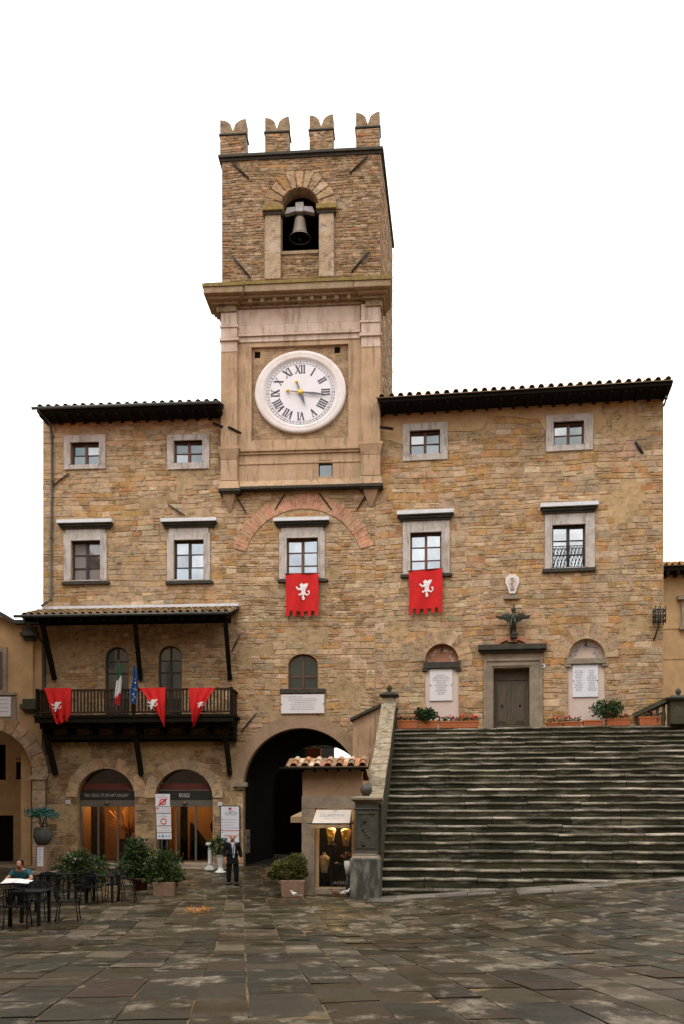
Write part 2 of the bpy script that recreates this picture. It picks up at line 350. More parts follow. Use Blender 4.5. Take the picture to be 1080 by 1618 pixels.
def filled(outline, holes, depth):
    """flat outline with openings cut through it, given thickness; returns mesh with (u, z, y)."""
    cu = bpy.data.curves.new('tmp', 'CURVE'); cu.dimensions = '2D'; cu.fill_mode = 'BOTH'; cu.extrude = depth / 2
    for pl in [outline] + holes:
        sp = cu.splines.new('POLY'); sp.points.add(len(pl) - 1); sp.use_cyclic_u = True
        for q, (u, z) in zip(sp.points, pl): q.co = (u, z, 0, 1)
    o = bpy.data.objects.new('tmp', cu); COL.objects.link(o)
    me = bpy.data.meshes.new_from_object(o.evaluated_get(bpy.context.evaluated_depsgraph_get()))
    bpy.data.objects.remove(o); bpy.data.curves.remove(cu); return me
def lettering(txt, w, h):
    """a line of writing fitted into w x h metres, centred; list of (verts2d, faces)."""
    cu = bpy.data.curves.new('tmp', 'FONT'); cu.body = txt; cu.align_x = 'CENTER'; cu.align_y = 'CENTER'; cu.resolution_u = 2
    o = bpy.data.objects.new('tmp', cu); COL.objects.link(o)
    me = bpy.data.meshes.new_from_object(o.evaluated_get(bpy.context.evaluated_depsgraph_get()))
    bpy.data.objects.remove(o); bpy.data.curves.remove(cu)
    xs = [v.co.x for v in me.vertices]; ys = [v.co.y for v in me.vertices]
    if not xs: return [], []
    cx, cy = (min(xs) + max(xs)) / 2, (min(ys) + max(ys)) / 2
    kx, ky = w / (max(xs) - min(xs)), h / (max(ys) - min(ys))
    return [((v.co.x - cx) * kx, (v.co.y - cy) * ky) for v in me.vertices], [list(p.vertices) for p in me.polygons]
def write(mb, txt, u, y, z, w, h, mi=0):
    vs, fs = lettering(txt, w, h)
    if vs: mb.faces([(u + a, y, z + b) for a, b in vs], [f for f in fs], None, mi)

def circle(cu, cz, ru, rz, n=40, a0=0, a1=360):
    return [(cu + ru * math.cos(R_(a0 + (a1 - a0) * i / n)), cz + rz * math.sin(R_(a0 + (a1 - a0) * i / n))) for i in range(n + (a1 - a0 != 360))]
def arch(u0, u1, z0, zs, rise, n=20):     # opening with straight jambs to zs and a round head
    c = (u0 + u1) / 2; r = (u1 - u0) / 2
    return [(u0, z0), (u1, z0)] + [(c + r * math.cos(math.pi * i / n), zs + rise * math.sin(math.pi * i / n)) for i in range(n + 1)]
def box4(u0, u1, z0, z1): return [(u0, z0), (u1, z0), (u1, z1), (u0, z1)]

def spans(holes, z, pad):
    out = []
    for pl in holes:
        xs = []; n = len(pl)
        for i in range(n):
            (a, za), (b, zb) = pl[i], pl[(i + 1) % n]
            if (za > z) != (zb > z): xs.append(a + (z - za) * (b - a) / (zb - za))
        xs.sort(); out += [(xs[i] - pad, xs[i + 1] + pad) for i in range(0, len(xs) - 1, 2)]
    return out
def free(u0, u1, z0, z1, holes, pad=.015):
    bad = []
    for k in (0.02, .5, .98): bad += spans(holes, z0 + (z1 - z0) * k, pad)
    bad.sort(); res = []; cur = u0
    for a, b in bad:
        if b < cur: continue
        if a > cur: res.append((cur, min(a, u1)))
        cur = max(cur, b)
        if cur >= u1: break
    if cur < u1: res.append((cur, u1))
    return [(a, b) for a, b in res if b - a > .05]
def jit(c, k, rg):
    f = 1 + rg.uniform(-k, k); return tuple(max(.005, x * f * (1 + rg.uniform(-.05, .05))) for x in c)
def stones(mb, u0, u1, z0, z1, holes, rg, hr=(.12, .24), lr=(1.2, 3.4), tone=None, skip=None, gap=.016, proud=(.004, .026), warp=.085, split=.3, at=lambda u, w, z: (u, -w, z), mi=0, seed=0):
    """masonry as it is laid: uneven courses of separate stones, each with its own size, tone and relief."""
    def bd(u, z): return z + warp * noise.noise(Vector((u * .55, z * .8, seed))) if z0 + .02 < z < z1 - .02 else z
    def one(a, b, za, zb, za2, zb2, col):
        pr = rg.uniform(*proud); e = min(.014, (b - a) * .2, (zb - za) * .2); j = min(.02, (zb - za) * .13)
        J = lambda: rg.uniform(-j, j)
        o = [(a + J(), za + J()), (b + J(), za2 + J()), (b + J(), zb2 + J()), (a + J(), zb + J())]
        cu = sum(p[0] for p in o) / 4; cz = sum(p[1] for p in o) / 4
        i4 = [(u + (e if u < cu else -e), z + (e if z < cz else -e)) for u, z in o]
        vs = [at(u, 0.002, z) for u, z in o] + [at(u, pr, z) for u, z in i4]
        mb.faces(vs, [(4, 5, 6, 7), (0, 1, 5, 4), (1, 2, 6, 5), (2, 3, 7, 6), (3, 0, 4, 7)], col, mi)
    z = z0
    while z < z1 - .04:
        h = min(rg.uniform(*hr), z1 - z)
        if z1 - z - h < .06: h = z1 - z
        for a, b in free(u0, u1, z, z + h, holes):
            u = a
            while u < b - .02:
                w = h * rg.uniform(*lr)
                if b - u - w < h * .7: w = b - u
                ua, ub = u + gap / 2, u + w - gap / 2; uc = (ua + ub) / 2
                if ub - ua > .03 and not (skip and skip(uc, z + h / 2)):
                    A = lambda q: bd(q, z) + gap / 2
                    B = lambda q: bd(q, z + h) - gap / 2
                    if w < h * 2.4 and rg.random() < split:
                        k = rg.uniform(.35, .65); mA = A(ua) + (B(ua) - A(ua)) * k; mB = A(ub) + (B(ub) - A(ub)) * k
                        one(ua, ub, A(ua), mA - gap / 2, A(ub), mB - gap / 2, tone(uc, z))
                        one(ua, ub, mA + gap / 2, B(ua), mB + gap / 2, B(ub), tone(uc, z))
                    else: one(ua, ub, A(ua), B(ua), A(ub), B(ub), tone(uc, z))
                u += w
        z += h
TAN, OCHRE, GREY, PINKGREY, PALE, BROWN, RUST = (.455, .30, .172), (.42, .23, .085), (.35, .257, .17), (.44, .305, .202), (.54, .40, .265), (.305, .185, .092), (.38, .175, .07)
def tones(rg, wts, zone=None):
    pal = [TAN, OCHRE, GREY, PINKGREY, PALE, BROWN, RUST]
    def f(u, z):
        w = list(wts)
        n = noise.noise(Vector((u * .35, z * .45, 3.1)))
        w[1] *= max(.2, 1 + 1.6 * n); w[2] *= max(.2, 1 - 1.4 * n); w[3] *= max(.3, 1 - n)
        c = jit(rg.choices(pal, w)[0], .13, rg)
        if zone: k = zone(u, z); c = tuple(a * b for a, b in zip(c, k))
        return c
    return f
def voussoirs(mb, cu, cz, ru, rz, wu, a0, a1, n, y0, y1, rg, tone, gap=.006, mi=0):
    for i in range(n):
        t0, t1 = a0 + (a1 - a0) * i / n, a0 + (a1 - a0) * (i + 1) / n; g = math.degrees(gap / 2 / ru)
        t0 += g; t1 -= g; ww = wu * rg.uniform(.9, 1.1)
        pl = [(cu + (ru + q) * math.cos(R_(t)), cz + (rz + q) * math.sin(R_(t))) for q, t in ((0, t0), (ww, t0), (ww, (t0 + t1) / 2), (ww, t1), (0, t1), (0, (t0 + t1) / 2))]
        mb.prism(pl, -y1 - rg.uniform(0, .012), -y0, tone(cu, cz), mi)
def leaves(mb, c, rad, n, size, cols, rg, flat=.0, shell=.45, lump=.3):
    c = Vector(c); seed = rg.uniform(0, 50)
    for _ in range(n):
        d = Vector((rg.gauss(0, 1), rg.gauss(0, 1), rg.gauss(0, 1))).normalized()
        q = (shell + (1 - shell) * rg.random() ** .6) * (1 + lump * noise.noise(d * 2.1 + Vector((seed, 0, 0))) * 1.6)
        p = c + Vector((d.x * rad[0], d.y * rad[1], d.z * rad[2])) * q
        s = size * rg.uniform(.6, 1.3)
        a = (d + Vector((rg.uniform(-1, 1), rg.uniform(-1, 1), rg.uniform(-.6, 1))) * .9).normalized()
        b = a.cross(Vector((rg.uniform(-1, 1), rg.uniform(-1, 1), rg.uniform(-1, 1)))).normalized(); m = a.cross(b) * s * .12
        col = jit(rg.choice(cols), .3, rg)
        mb.faces([p - a * s * .5, p + b * s * .27 + m, p + a * s * .55, p - b * s * .27 + m], [(0, 1, 2), (0, 2, 3)], col)
GREENS = [(.026, .06, .014), (.04, .085, .02), (.016, .036, .010), (.055, .095, .024)]
# ------------------------------------------------------------------ ground
def build_ground():
    mb = MB()
    xs = [-400, -120, -45] + [-24 + .6 * i for i in range(81)] + [45, 120, 400]
    ys = [-200, -60, -15] + [-4 + .6 * i for i in range(90)] + [70, 120, 400]
    vs = [(x, y, gz(min(max(x, -24), 24), min(y, 60)) - .014) for y in ys for x in xs]; n = len(xs)
    mb.faces(vs, [(j * n + i, j * n + i + 1, (j + 1) * n + i + 1, (j + 1) * n + i) for j in range(len(ys) - 1) for i in range(n - 1)], (.15, .10, .05), 0, True)
    rg = random.Random(5); th = R_(6.5)
    d = Vector((-math.sin(th), math.cos(th))); e = Vector((math.cos(th), math.sin(th)))
    pal = [(.029, .022, .009), (.037, .028, .012), (.017, .0145, .006), (.046, .035, .017), (.036, .022, .008), (.023, .021, .009), (.08, .063, .040)]
    q = -22.0
    while q < 24:
        w = rg.uniform(.44, .68); t = -1 + rg.uniform(0, 1)
        while t < 46:
            ln = rg.uniform(.65, 1.4)
            c = e * (q + w / 2) + d * (t + ln / 2)
            if -1 < c.y < 44 and abs(c.x) < .42 * c.y + 2.5 and not (c.y > 33.2 and not -4.5 < c.x < 1.5):
                g = .007; P = []
                for a, b in ((q + g, t + g), (q + w - g, t + g), (q + w - g, t + ln - g), (q + g, t + ln - g)):
                    P.append(e * (a + rg.uniform(-.012, .012)) + d * (b + rg.uniform(-.02, .02)))
                tx, ty, dz = rg.gauss(0, .009), rg.gauss(0, .008), rg.uniform(-.004, .006)
                def Z(p): return gz(p.x, p.y) + dz + (p - c).x * tx + (p - c).y * ty
                col = jit(rg.choice(pal), .22, rg); groove = 1 if (rg.random() < .22 and c.x > -1.5) else 0
                nu, nv = 3, 5; top = []
                for j in range(nv + 1):
                    for i in range(nu + 1):
                        a, b = i / nu, j / nv
                        p = (P[0] * (1 - a) + P[1] * a) * (1 - b) + (P[3] * (1 - a) + P[2] * a) * b
                        edge = i in (0, nu) or j in (0, nv)
                        top.append((p.x, p.y, Z(p) - (.004 if edge else 0) + .007 * noise.noise(Vector((p.x * 1.6, p.y * 1.6, 0)))))
                mb.faces(top, [(j * (nu + 1) + i, j * (nu + 1) + i + 1, (j + 1) * (nu + 1) + i + 1, (j + 1) * (nu + 1) + i) for j in range(nv) for i in range(nu)], col, 1 + groove, True)
                sk = [(p.x, p.y, Z(p) - .007) for p in P] + [(p.x, p.y, Z(p) - .05) for p in P]
                mb.faces(sk, [(0, 4, 5, 1), (1, 5, 6, 2), (2, 6, 7, 3), (3, 7, 4, 0)], col, 1)
            t += ln
        q += w
    u = FR.px(603, 1400, 7.1)[0] - .3
    while u < 13:                                   # pale worn strip of slabs along the foot of the stairs
        ln = rg.uniform(.5, 1.3); dz = rg.uniform(.016, .022); row = []
        for ri, row_w in enumerate(((-7.13, -7.72), (-7.74, -8.3), (-8.32, -8.95))):
            if rg.random() < (0, .25, .6)[ri]: continue
            q = [FR.M @ Vector((a, b, 0)) for a, b in ((u + .008, row_w[1]), (u + ln - .008, row_w[1]), (u + ln - .008, row_w[0]), (u + .008, row_w[0]))]
            mb.faces([(p.x + rg.uniform(-.02, .02), p.y + rg.uniform(-.02, .02), gz(p.x, p.y) + dz) for p in q] + [(p.x, p.y, gz(p.x, p.y) - .03) for p in q], [(0, 1, 2, 3), (0, 4, 5, 1), (1, 5, 6, 2), (3, 7, 4, 0)], jit((.17, .15, .125), .45, rg), 1)
        u += ln
    mb.build('ground', ['joint', 'paving', 'paving_grooved'], kind='structure')

def paving_mat(name, grooves):
    m, t, p, N, Lk = nodes_of(name); MATS[name] = m
    at = N.new('ShaderNodeAttribute'); at.attribute_name = 'tone'
    co = N.new('ShaderNodeTexCoord')
    def nse(s, d, r=.6, st=(1, 1, 1), own=False):
        mpn = N.new('ShaderNodeMapping'); mpn.inputs['Scale'].default_value = st; Lk.new(co.outputs['Object'], mpn.inputs['Vector'])
        if own:      # every slab wears in its own way: shift the pattern from slab to slab
            vm = N.new('ShaderNodeVectorMath'); vm.operation = 'MULTIPLY_ADD'; vm.inputs[1].default_value = (14, 14, 14); Lk.new(at.outputs['Vector'], vm.inputs[0]); Lk.new(co.outputs['Object'], vm.inputs[2]); Lk.new(vm.outputs[0], mpn.inputs['Vector'])
        n = N.new('ShaderNodeTexNoise'); n.inputs['Scale'].default_value = s; n.inputs['Detail'].default_value = d; n.inputs['Roughness'].default_value = r
        Lk.new(mpn.outputs['Vector'], n.inputs['Vector']); return n.outputs['Fac']
    def rng_(src, a, b, c, d):
        r = N.new('ShaderNodeMapRange'); r.inputs['From Min'].default_value = a; r.inputs['From Max'].default_value = b
        r.inputs['To Min'].default_value = c; r.inputs['To Max'].default_value = d; Lk.new(src, r.inputs['Value']); return r.outputs['Result']
    fine = nse(9, 9, .7); big = nse(.9, 7, .62); mid = nse(2.6, 6, .6); streak = nse(1.5, 9, .7, (1, .75, 1), True)
    mul = N.new('ShaderNodeMix'); mul.data_type = 'RGBA'; mul.blend_type = 'MULTIPLY'; mul.inputs['Factor'].default_value = 1
    Lk.new(at.outputs['Color'], mul.inputs['A']); Lk.new(rng_(fine, .25, .75, .6, 1.4), mul.inputs['B'])
    wear = N.new('ShaderNodeMix'); wear.data_type = 'RGBA'; wm = N.new('ShaderNodeMath'); wm.operation = 'MULTIPLY'; Lk.new(rng_(streak, .53, .60, 0, 1), wm.inputs[0]); Lk.new(rng_(nse(7, 8, .75, (1, .5, 1)), .36, .62, .05, .85), wm.inputs[1]); Lk.new(wm.outputs[0], wear.inputs['Factor'])
    Lk.new(mul.outputs['Result'], wear.inputs['A']); wear.inputs['B'].default_value = (.25, .21, .155, 1)
    moss = N.new('ShaderNodeMix'); moss.data_type = 'RGBA'; Lk.new(rng_(big, .5, .68, 0, .6), moss.inputs['Factor'])
    Lk.new(wear.outputs['Result'], moss.inputs['A']); moss.inputs['B'].default_value = (.022, .022, .011, 1)
    Lk.new(moss.outputs['Result'], p.inputs['Base Color'])
    Lk.new(rng_(big, .42, .60, .72, .30), p.inputs['Roughness']); p.inputs['Specular IOR Level'].default_value = .26
    add = N.new('ShaderNodeMath'); add.operation = 'ADD'; Lk.new(fine, add.inputs[0]); Lk.new(rng_(mid, 0, 1, 0, 1.2), add.inputs[1]); h = add.outputs[0]
    if grooves:
        mpn = N.new('ShaderNodeMapping'); mpn.inputs['Rotation'].default_value = (0, 0, R_(52)); Lk.new(co.outputs['Object'], mpn.inputs['Vector'])
        wv = N.new('ShaderNodeTexWave'); wv.inputs['Scale'].default_value = 9; wv.inputs['Distortion'].default_value = 1.2; Lk.new(mpn.outputs['Vector'], wv.inputs['Vector'])
        a2 = N.new('ShaderNodeMath'); a2.operation = 'ADD'; Lk.new(h, a2.inputs[0]); Lk.new(rng_(wv.outputs['Fac'], 0, 1, 0, 1.5), a2.inputs[1]); h = a2.outputs[0]
    b = N.new('ShaderNodeBump'); b.inputs['Strength'].default_value = .55; b.inputs['Distance'].default_value = .012
    Lk.new(h, b.inputs['Height']); Lk.new(b.outputs['Normal'], p.inputs['Normal'])
paving_mat('paving', False); paving_mat('paving_grooved', True)
mat('joint', (.12, .085, .045), .95, var=.5, scale=5, stain=(.03, .028, .015), stain_scale=2, stain_amt=.8, tone=True)
build_ground()

# ------------------------------------------------------------------ shared building pieces
def pbox(mb, F, x0, y0, x1, y1, off, back=0.0, col=None, mi=0):
    u0, u1, z0, z1 = F.rect(x0, y0, x1, y1, off); mb.box(u0, u1, -off, -back, z0, z1, col, mi); return u0, u1, z0, z1
def ring(cu, cz, ro, rzo, ri, rzi, a0, a1, n=30):
    return circle(cu, cz, ro, rzo, n, a0, a1) + circle(cu, cz, ri, rzi, n, a1, a0)
def window(F, root, op, sur=None, cols=2, rows=3, pane='pane_bright', wood='wood_frame', smat='pietra', hood=None, sill=None, frieze=False, lab=None):
    u0, u1, z0, z1 = F.rect(*op)
    t = .055; mb = MB(); y0, y1 = .15, .21
    mb.box(u0, u0 + t, y0, y1, z0, z1); mb.box(u1 - t, u1, y0, y1, z0, z1); mb.box(u0 + t, u1 - t, y0, y1, z1 - t, z1); mb.box(u0 + t, u1 - t, y0, y1, z0, z0 + t)
    cu = (u0 + u1) / 2; mb.box(cu - .05, cu + .05, y0 - .02, y1, z0 + t, z1 - t)
    for i in range(1, rows):
        z = z0 + (z1 - z0) * i / rows
        mb.box(u0 + t, cu - .05, y0 + .012, y1, z - .018, z + .018); mb.box(cu + .05, u1 - t, y0 + .012, y1, z - .018, z + .018)
    w = mb.build('window', wood, root, label=lab)
    for a, b in ((u0 + t, cu - .05), (cu + .05, u1 - t)):
        for i in range(rows):
            p = MB(); q = rnd.uniform(-.012, .012); r = rnd.uniform(-.01, .01)
            za, zb = z0 + (z1 - z0) * i / rows, z0 + (z1 - z0) * (i + 1) / rows
            p.poly([(a - .01, .195 + q, za), (b + .01, .195 - q, za), (b + .01, .195 - q + r, zb), (a - .01, .195 + q + r, zb)])
            p.build('pane', pane if isinstance(pane, str) else pane[(i * 2 + (a > cu - .1)) % len(pane)], w)
    if sur:
        a, b, c, d = F.rect(*sur); m = MB(); g = .003
        m.box(a, u0, -.06, .02, c, d); m.box(u1, b, -.06, .02, c, d); m.box(u0 + g, u1 - g, -.058, .14, z1, d); m.box(u0 + g, u1 - g, -.075, .14, c, z0)
        m.box(u0 - .06, u0 - g, -.085, -.06, z0, z1 + .06); m.box(u1 + g, u1 + .06, -.085, -.06, z0, z1 + .06); m.box(u0, u1, -.085, -.058, z1 + g, z1 + .06)
        m.build('surround', smat, w, bevel=.012)
    if frieze and hood:
        a, b, c, d = F.rect(sur[0] + 3, hood[3], sur[2] - 3, sur[1]); m = MB(); m.box(a, b, -.05, .02, c - .02, d + .05); m.build('frieze', smat, w)
    if hood:
        a, b, c, d = F.rect(*hood, .25); m = MB(); h = d - c
        m.box(a, b, -.26, .02, c + h * .5, d - h * .36); m.box(a + .05, b - .05, -.19, .02, c + h * .25, c + h * .5); m.box(a + .1, b - .1, -.12, .02, c, c + h * .25)
        m.build('hood', 'slab_dark', w, bevel=.012)
        m = MB(); m.box(a - .01, b + .01, -.27, .02, d - h * .36, d + .02); m.build('white_strip', 'cool_white', w)  # white strip paints the light on the hood's front edge
    if sill:
        a, b, c, d = F.rect(*sill, .12); m = MB(); m.box(a, b, -.13, .02, c, d); m.build('sill', 'slab_dark', w, bevel=.012)
    return w
def arched_window(F, root, x0, y0, x1, y1, rise_px, pane, wood, transom=.5, fan=False):
    u0, u1, z0, z1 = F.rect(x0, y0, x1, y1); rise = rise_px / 1400 * 33; t = .05
    o = arch(u0, u1, z0, z1 - rise, rise); i = arch(u0 + t, u1 - t, z0 + t, z1 - rise, rise - t)
    mb = MB(); mb.mesh(filled(o, [i], .06), lambda v: (v.x, .17 - v.z, v.y)); cu = (u0 + u1) / 2
    mb.box(cu - .03, cu + .03, .135, .2, z0 + t, z1 - t)
    zt = z0 + (z1 - z0) * transom; mb.box(u0 + t, cu - .03, .145, .2, zt - .025, zt + .025); mb.box(cu + .03, u1 - t, .145, .2, zt - .025, zt + .025)
    if fan:
        z2 = zt + (z1 - zt) * .45; mb.box(u0 + t, cu - .03, .15, .2, z2 - .015, z2 + .015); mb.box(cu + .03, u1 - t, .15, .2, z2 - .015, z2 + .015)
    w = mb.build('window', wood, root)
    for s in (0, 1):
        pl = [(max(u, cu) if s else min(u, cu), z) for u, z in o]
        p = MB(); p.faces([(u, .185 + .01 * s, z) for u, z in pl], [list(range(len(pl)))]); p.build('pane', pane, w)
    return o
def tie_bar(F, root, x0, y0, x1, y1, off=.0, r=.022):
    a = F.px(x0, y0, off + .05); b = F.px(x1, y1, off + .05); m = MB()
    m.tube([(a[0], -off - .05, a[1]), ((a[0] + b[0]) / 2, -off - .07, (a[1] + b[1]) / 2), (b[0], -off - .05, b[1])], [r * .8, r * 1.5, r * .8], 6)
    m.tube([((a[0] + b[0]) / 2, -off - .06, (a[1] + b[1]) / 2), ((a[0] + b[0]) / 2, -off + .05, (a[1] + b[1]) / 2)], r, 6)
    m.build('tie_bar', 'iron', root)
TILE_PAL = [(.30, .15, .08), (.26, .17, .09), (.34, .20, .10), (.22, .15, .08), (.30, .24, .11), (.36, .15, .07)]
def barrel(mb, a, b, r0, r1, col, up, side, n=6):
    """one half-round tile from a (low end) to b, with real thickness"""
    a, b = Vector(a), Vector(b); vs = []
    for p, r in ((a, r0), (b, r1)):
        for k in (1, .84):
            for i in range(n + 1):
                t = math.pi * i / n; vs.append(p + side * math.cos(t) * r * k + up * math.sin(t) * r * k)
    m = n + 1; fs = []
    for i in range(n):
        fs += [(i, i + 1, 2 * m + i + 1, 2 * m + i), (m + i + 1, m + i, 3 * m + i, 3 * m + i + 1), (i + 1, i, m + i, m + i + 1)]
    mb.faces(vs, fs, col, 0, True)
def tile_field(mb, u0, u1, ye, ze, run, slope, rg, pitch=.3, pal=TILE_PAL, seg=.42):
    d = Vector((0, math.cos(slope), math.sin(slope))); up = Vector((0, -math.sin(slope), math.cos(slope))); sd_ = Vector((1, 0, 0))
    n = int((u1 - u0) / pitch); st = (u1 - u0) / n; rows = int(run / seg)
    for i in range(n):
        for j in range(rows):
            o = Vector((u0 + st * (i + .5) + rg.uniform(-.012, .012), ye, ze)) + d * (j * seg) + up * rg.uniform(.0, .014)
            barrel(mb, o - d * .03, o + d * (seg + .02) - up * .02, st * .32, st * .25, jit(rg.choice(pal), .25, rg), up, sd_)
        for j in range(rows):
            o = Vector((u0 + st * i, ye + .02, ze)) + d * (j * seg)
            mb.poly([o + up * .01 - sd_ * st * .2, o + up * .01 + sd_ * st * .2, o + d * seg + up * .012 + sd_ * st * .2, o + d * seg + up * .012 - sd_ * st * .2], jit(rg.choice(pal), .25, rg))
    b = Vector((0, ye - .02, ze - .012)); e = b + d * (run + .05)
    mb.faces([(u0, b.y, b.z), (u1, b.y, b.z), (u1, e.y, e.z), (u0, e.y, e.z), (u0, b.y, b.z - .03), (u1, b.y, b.z - .03), (u1, e.y, e.z - .03), (u0, e.y, e.z - .03)],
             [(0, 1, 2, 3), (7, 6, 5, 4), (0, 4, 5, 1), (1, 5, 6, 2), (2, 6, 7, 3), (3, 7, 4, 0)], (.16, .10, .06))
def eave(root, uA, uB, over, z_e, slope, depth, rg, lichen=False, gutter=True, board=.1):
    k = math.tan(slope); m = MB()
    zt = lambda y: z_e + (y + over) * k
    m.faces([(uA, -over, zt(-over) - board), (uB, -over, zt(-over) - board), (uB, depth, zt(depth) - board), (uA, depth, zt(depth) - board),
             (uA, -over, zt(-over) - .04), (uB, -over, zt(-over) - .04), (uB, depth, zt(depth) - .04), (uA, depth, zt(depth) - .04)],
            [(3, 2, 1, 0), (4, 5, 6, 7), (0, 1, 5, 4), (1, 2, 6, 5), (2, 3, 7, 6), (3, 0, 4, 7)])
    n = int((uB - uA) / .45)
    m.box(uA + .02, uB - .02, -over + .03, .02, z_e - .19, z_e - .13)
    for i in range(n):
        u = uA + .1 + (uB - uA - .2) * i / (n - 1)
        m.box(u - .05, u + .05, -over + .08, .02, z_e - .27, z_e - .191)
    m.build('eaves', 'wood_dark', root)
    t = MB(); tile_field(t, uA - .02, uB + .02, -over - .06, z_e - .02, 3.4, slope, rg, .33,
                         [(.36, .26, .09), (.40, .30, .10), (.30, .2, .09), (.34, .22, .1)] if lichen else [(.14, .09, .05), (.18, .11, .06), (.12, .09, .05)])
    t.build('roof_tiles', 'tiles', root)
    r = MB(); zb = zt(3.3)
    r.faces([(uA, 3.2, zt(3.2)), (uB, 3.2, zt(3.2)), (uB, 6, zt(6)), (uA, 6, zt(6)), (uB, 11.5, zt(6) - 5 * k), (uA, 11.5, zt(6) - 5 * k)], [(0, 1, 2, 3), (3, 2, 4, 5)], (.2, .13, .07))
    r.build('roof_slope', 'tiles', root)
    if gutter:
        g = MB(); g.tube([(uA - .15, -over - .09, z_e - .05), (uB, -over - .09, z_e - .05)], .06, 8); g.build('gutter', 'zinc', root)

# ------------------------------------------------------------------ palace: left and middle bays
uL, uS = FL.px(68, 800)[0], FL.px(374, 1000)[0]
TOP_L = FL.px(200, 660)[1]
palace = thing('palace', ((uL + 0) / 2, 0, 0), 'three storey stone palace front with wooden balcony, two shop arches and a tunnel archway', 'building', FL)
rg = random.Random(11)
LW = {   # opening, surround, hood, sill
    'a': ((112, 700, 157, 735), (101, 688, 167, 742), None, None), 'b': ((275, 697, 320, 732), (264, 687, 331, 742), None, None),
    'c': ((113, 855, 159, 917), (101, 844, 169, 919), (90, 821, 176, 833), (97, 919, 173, 923)),
    'd': ((275, 854, 322, 916), (264, 843, 332, 918), (254, 819, 341, 831), (261, 918, 336, 922)),
    'e': ((453, 851, 502, 913), (441, 841, 513, 915), (432, 818, 519, 830), (438, 915, 518, 919))}
holes, keep = [], []
for k, (op, su, ho, si) in LW.items():
    holes.append(box4(*FL.rect(*op))); keep.append(box4(*FL.rect(*su)))
    if ho: keep.append(box4(*FL.rect(ho[0], ho[1] + 4, ho[2], ho[3])))
    if ho: keep.append(box4(*FL.rect(su[0] + 2, ho[1], su[2] - 2, su[3])))
def parch(F, x0, y0, x1, y1, rise_px, n=20, off=0):
    u0, u1, z0, z1 = F.rect(x0, y0, x1, y1, off); return arch(u0, u1, z0, z1 - rise_px / 1400 * 33, rise_px / 1400 * 33, n)
aw_mid = parch(FL, 455, 1033, 502, 1088, 18); holes.append(aw_mid)
bd1 = parch(FL, 166, 1022, 203, 1130, 18); bd2 = parch(FL, 250, 1020, 287, 1130, 18); holes += [bd1, bd2]
shopA = parch(FL, 122, 1214, 213, 1363, 46); shopB = parch(FL, 245, 1215, 336, 1363, 46); holes += [shopA, shopB]
pu, pz = FL.px(475, 1243)
PR = FL.px(567, 1243)[0] - pu; PZ = FL.px(475, 1150)[1] - pz
tunnel = [(pu - PR, -.25), (pu + PR, -.25)] + circle(pu, pz, PR, PZ, 30, 0, 180); holes.append(tunnel)
bu, bz = FL.px(478, 897); BR = 116.6 / 1400 * 33.1
band = ring(bu, bz, BR, BR, BR * .82, BR * .80, 17, 163)
tband = ring(pu, pz, PR * 1.22, PZ * 1.22, PR, PZ, -3, 183)
plate = box4(*FL.rect(443, 1087, 513, 1128))
keep += [band, tband, plate]
for s in (shopA, shopB): pass
WALL_T = .45
mb = MB(); base = box4(uL, .0, -.3, TOP_L)
mb.mesh(filled(base, holes, WALL_T), lambda v: (v.x, WALL_T / 2 - v.z, v.y), (.37, .255, .135))
mb.box(uL, uL + .45, WALL_T, 9, -.3, TOP_L, (.3, .22, .15)); mb.box(uL + .45, 0, 8.6, 9, 5.9, TOP_L, (.3, .22, .15)); mb.box(uL + .45, 0, 7.6, 8.7, 5.6, 5.9, (.1, .08, .06))
tl = tones(rg, (5, 2.0, 2.6, 3, 1.6, 1.2, .35)); tlow_shade = tones(rg, (4, 1.0, 4, 2, .3, 2.8, .2), lambda u, z: (.54, .51, .44)); tm = tones(rg, (5, 2.4, 2.4, 3, 1.6, 1.5, .5))  # browner ground floor stone, scaled darker to paint in the shade
zb = FL.px(200, 1000)[1]; zg = FL.px(200, 1168)[1]
def bare(th, sc=.5, o=0): return lambda u, z: noise.noise(Vector((u * sc, z * sc * 1.3, 9.7 + o))) > th
stones(mb, uL, uS, zb, TOP_L, holes + keep, rg, (.09, .23), (1.2, 3.6), tl, bare(.42), seed=1)
stones(mb, uL, uS, zg, zb, holes + keep, rg, (.09, .2), (1.3, 3.6), tl, bare(.4), seed=2)
stones(mb, uL, uS, -.2, zg, holes + keep, rg, (.16, .34), (1.1, 2.6), tlow_shade, bare(.12, .8), seed=3, split=.08)
zc = FL.px(475, 990)[1]
stones(mb, uS, 0, zc, TOP_L - 2.2, holes + keep, rg, (.07, .17), (1.6, 4.2), tm, bare(.4, .6), seed=4, split=.3)
stones(mb, uS, 0, -.2, zc, holes + keep, rg, (.12, .27), (1.2, 3.4), tm, bare(.3, .7), seed=5)
mb.build('wall', 'stone', palace, fix=False)
m = MB(); ra = random.Random(5); voussoirs(m, bu, bz, BR * .82, BR * .80, BR * .19, 17, 163, 46, -.05, .03, ra, lambda u, z: jit((.54, .27, .17), .12, ra), gap=.006); m.build('relieving_arch', 'stone', palace)
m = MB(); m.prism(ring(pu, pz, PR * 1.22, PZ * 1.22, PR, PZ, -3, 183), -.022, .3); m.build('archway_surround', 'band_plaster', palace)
m = MB()
for sx in (383,):
    pbox(m, FL, 368, 1236, 390, 1243, .16, -.1); pbox(m, FL, 374, 1243, 386, 1247, .1, -.1)
m.build('impost', 'pietra_dull', palace, bevel=.015)
m = MB(); vt = tones(rg, (4, .2, 4, 2, 0, 1, 0))
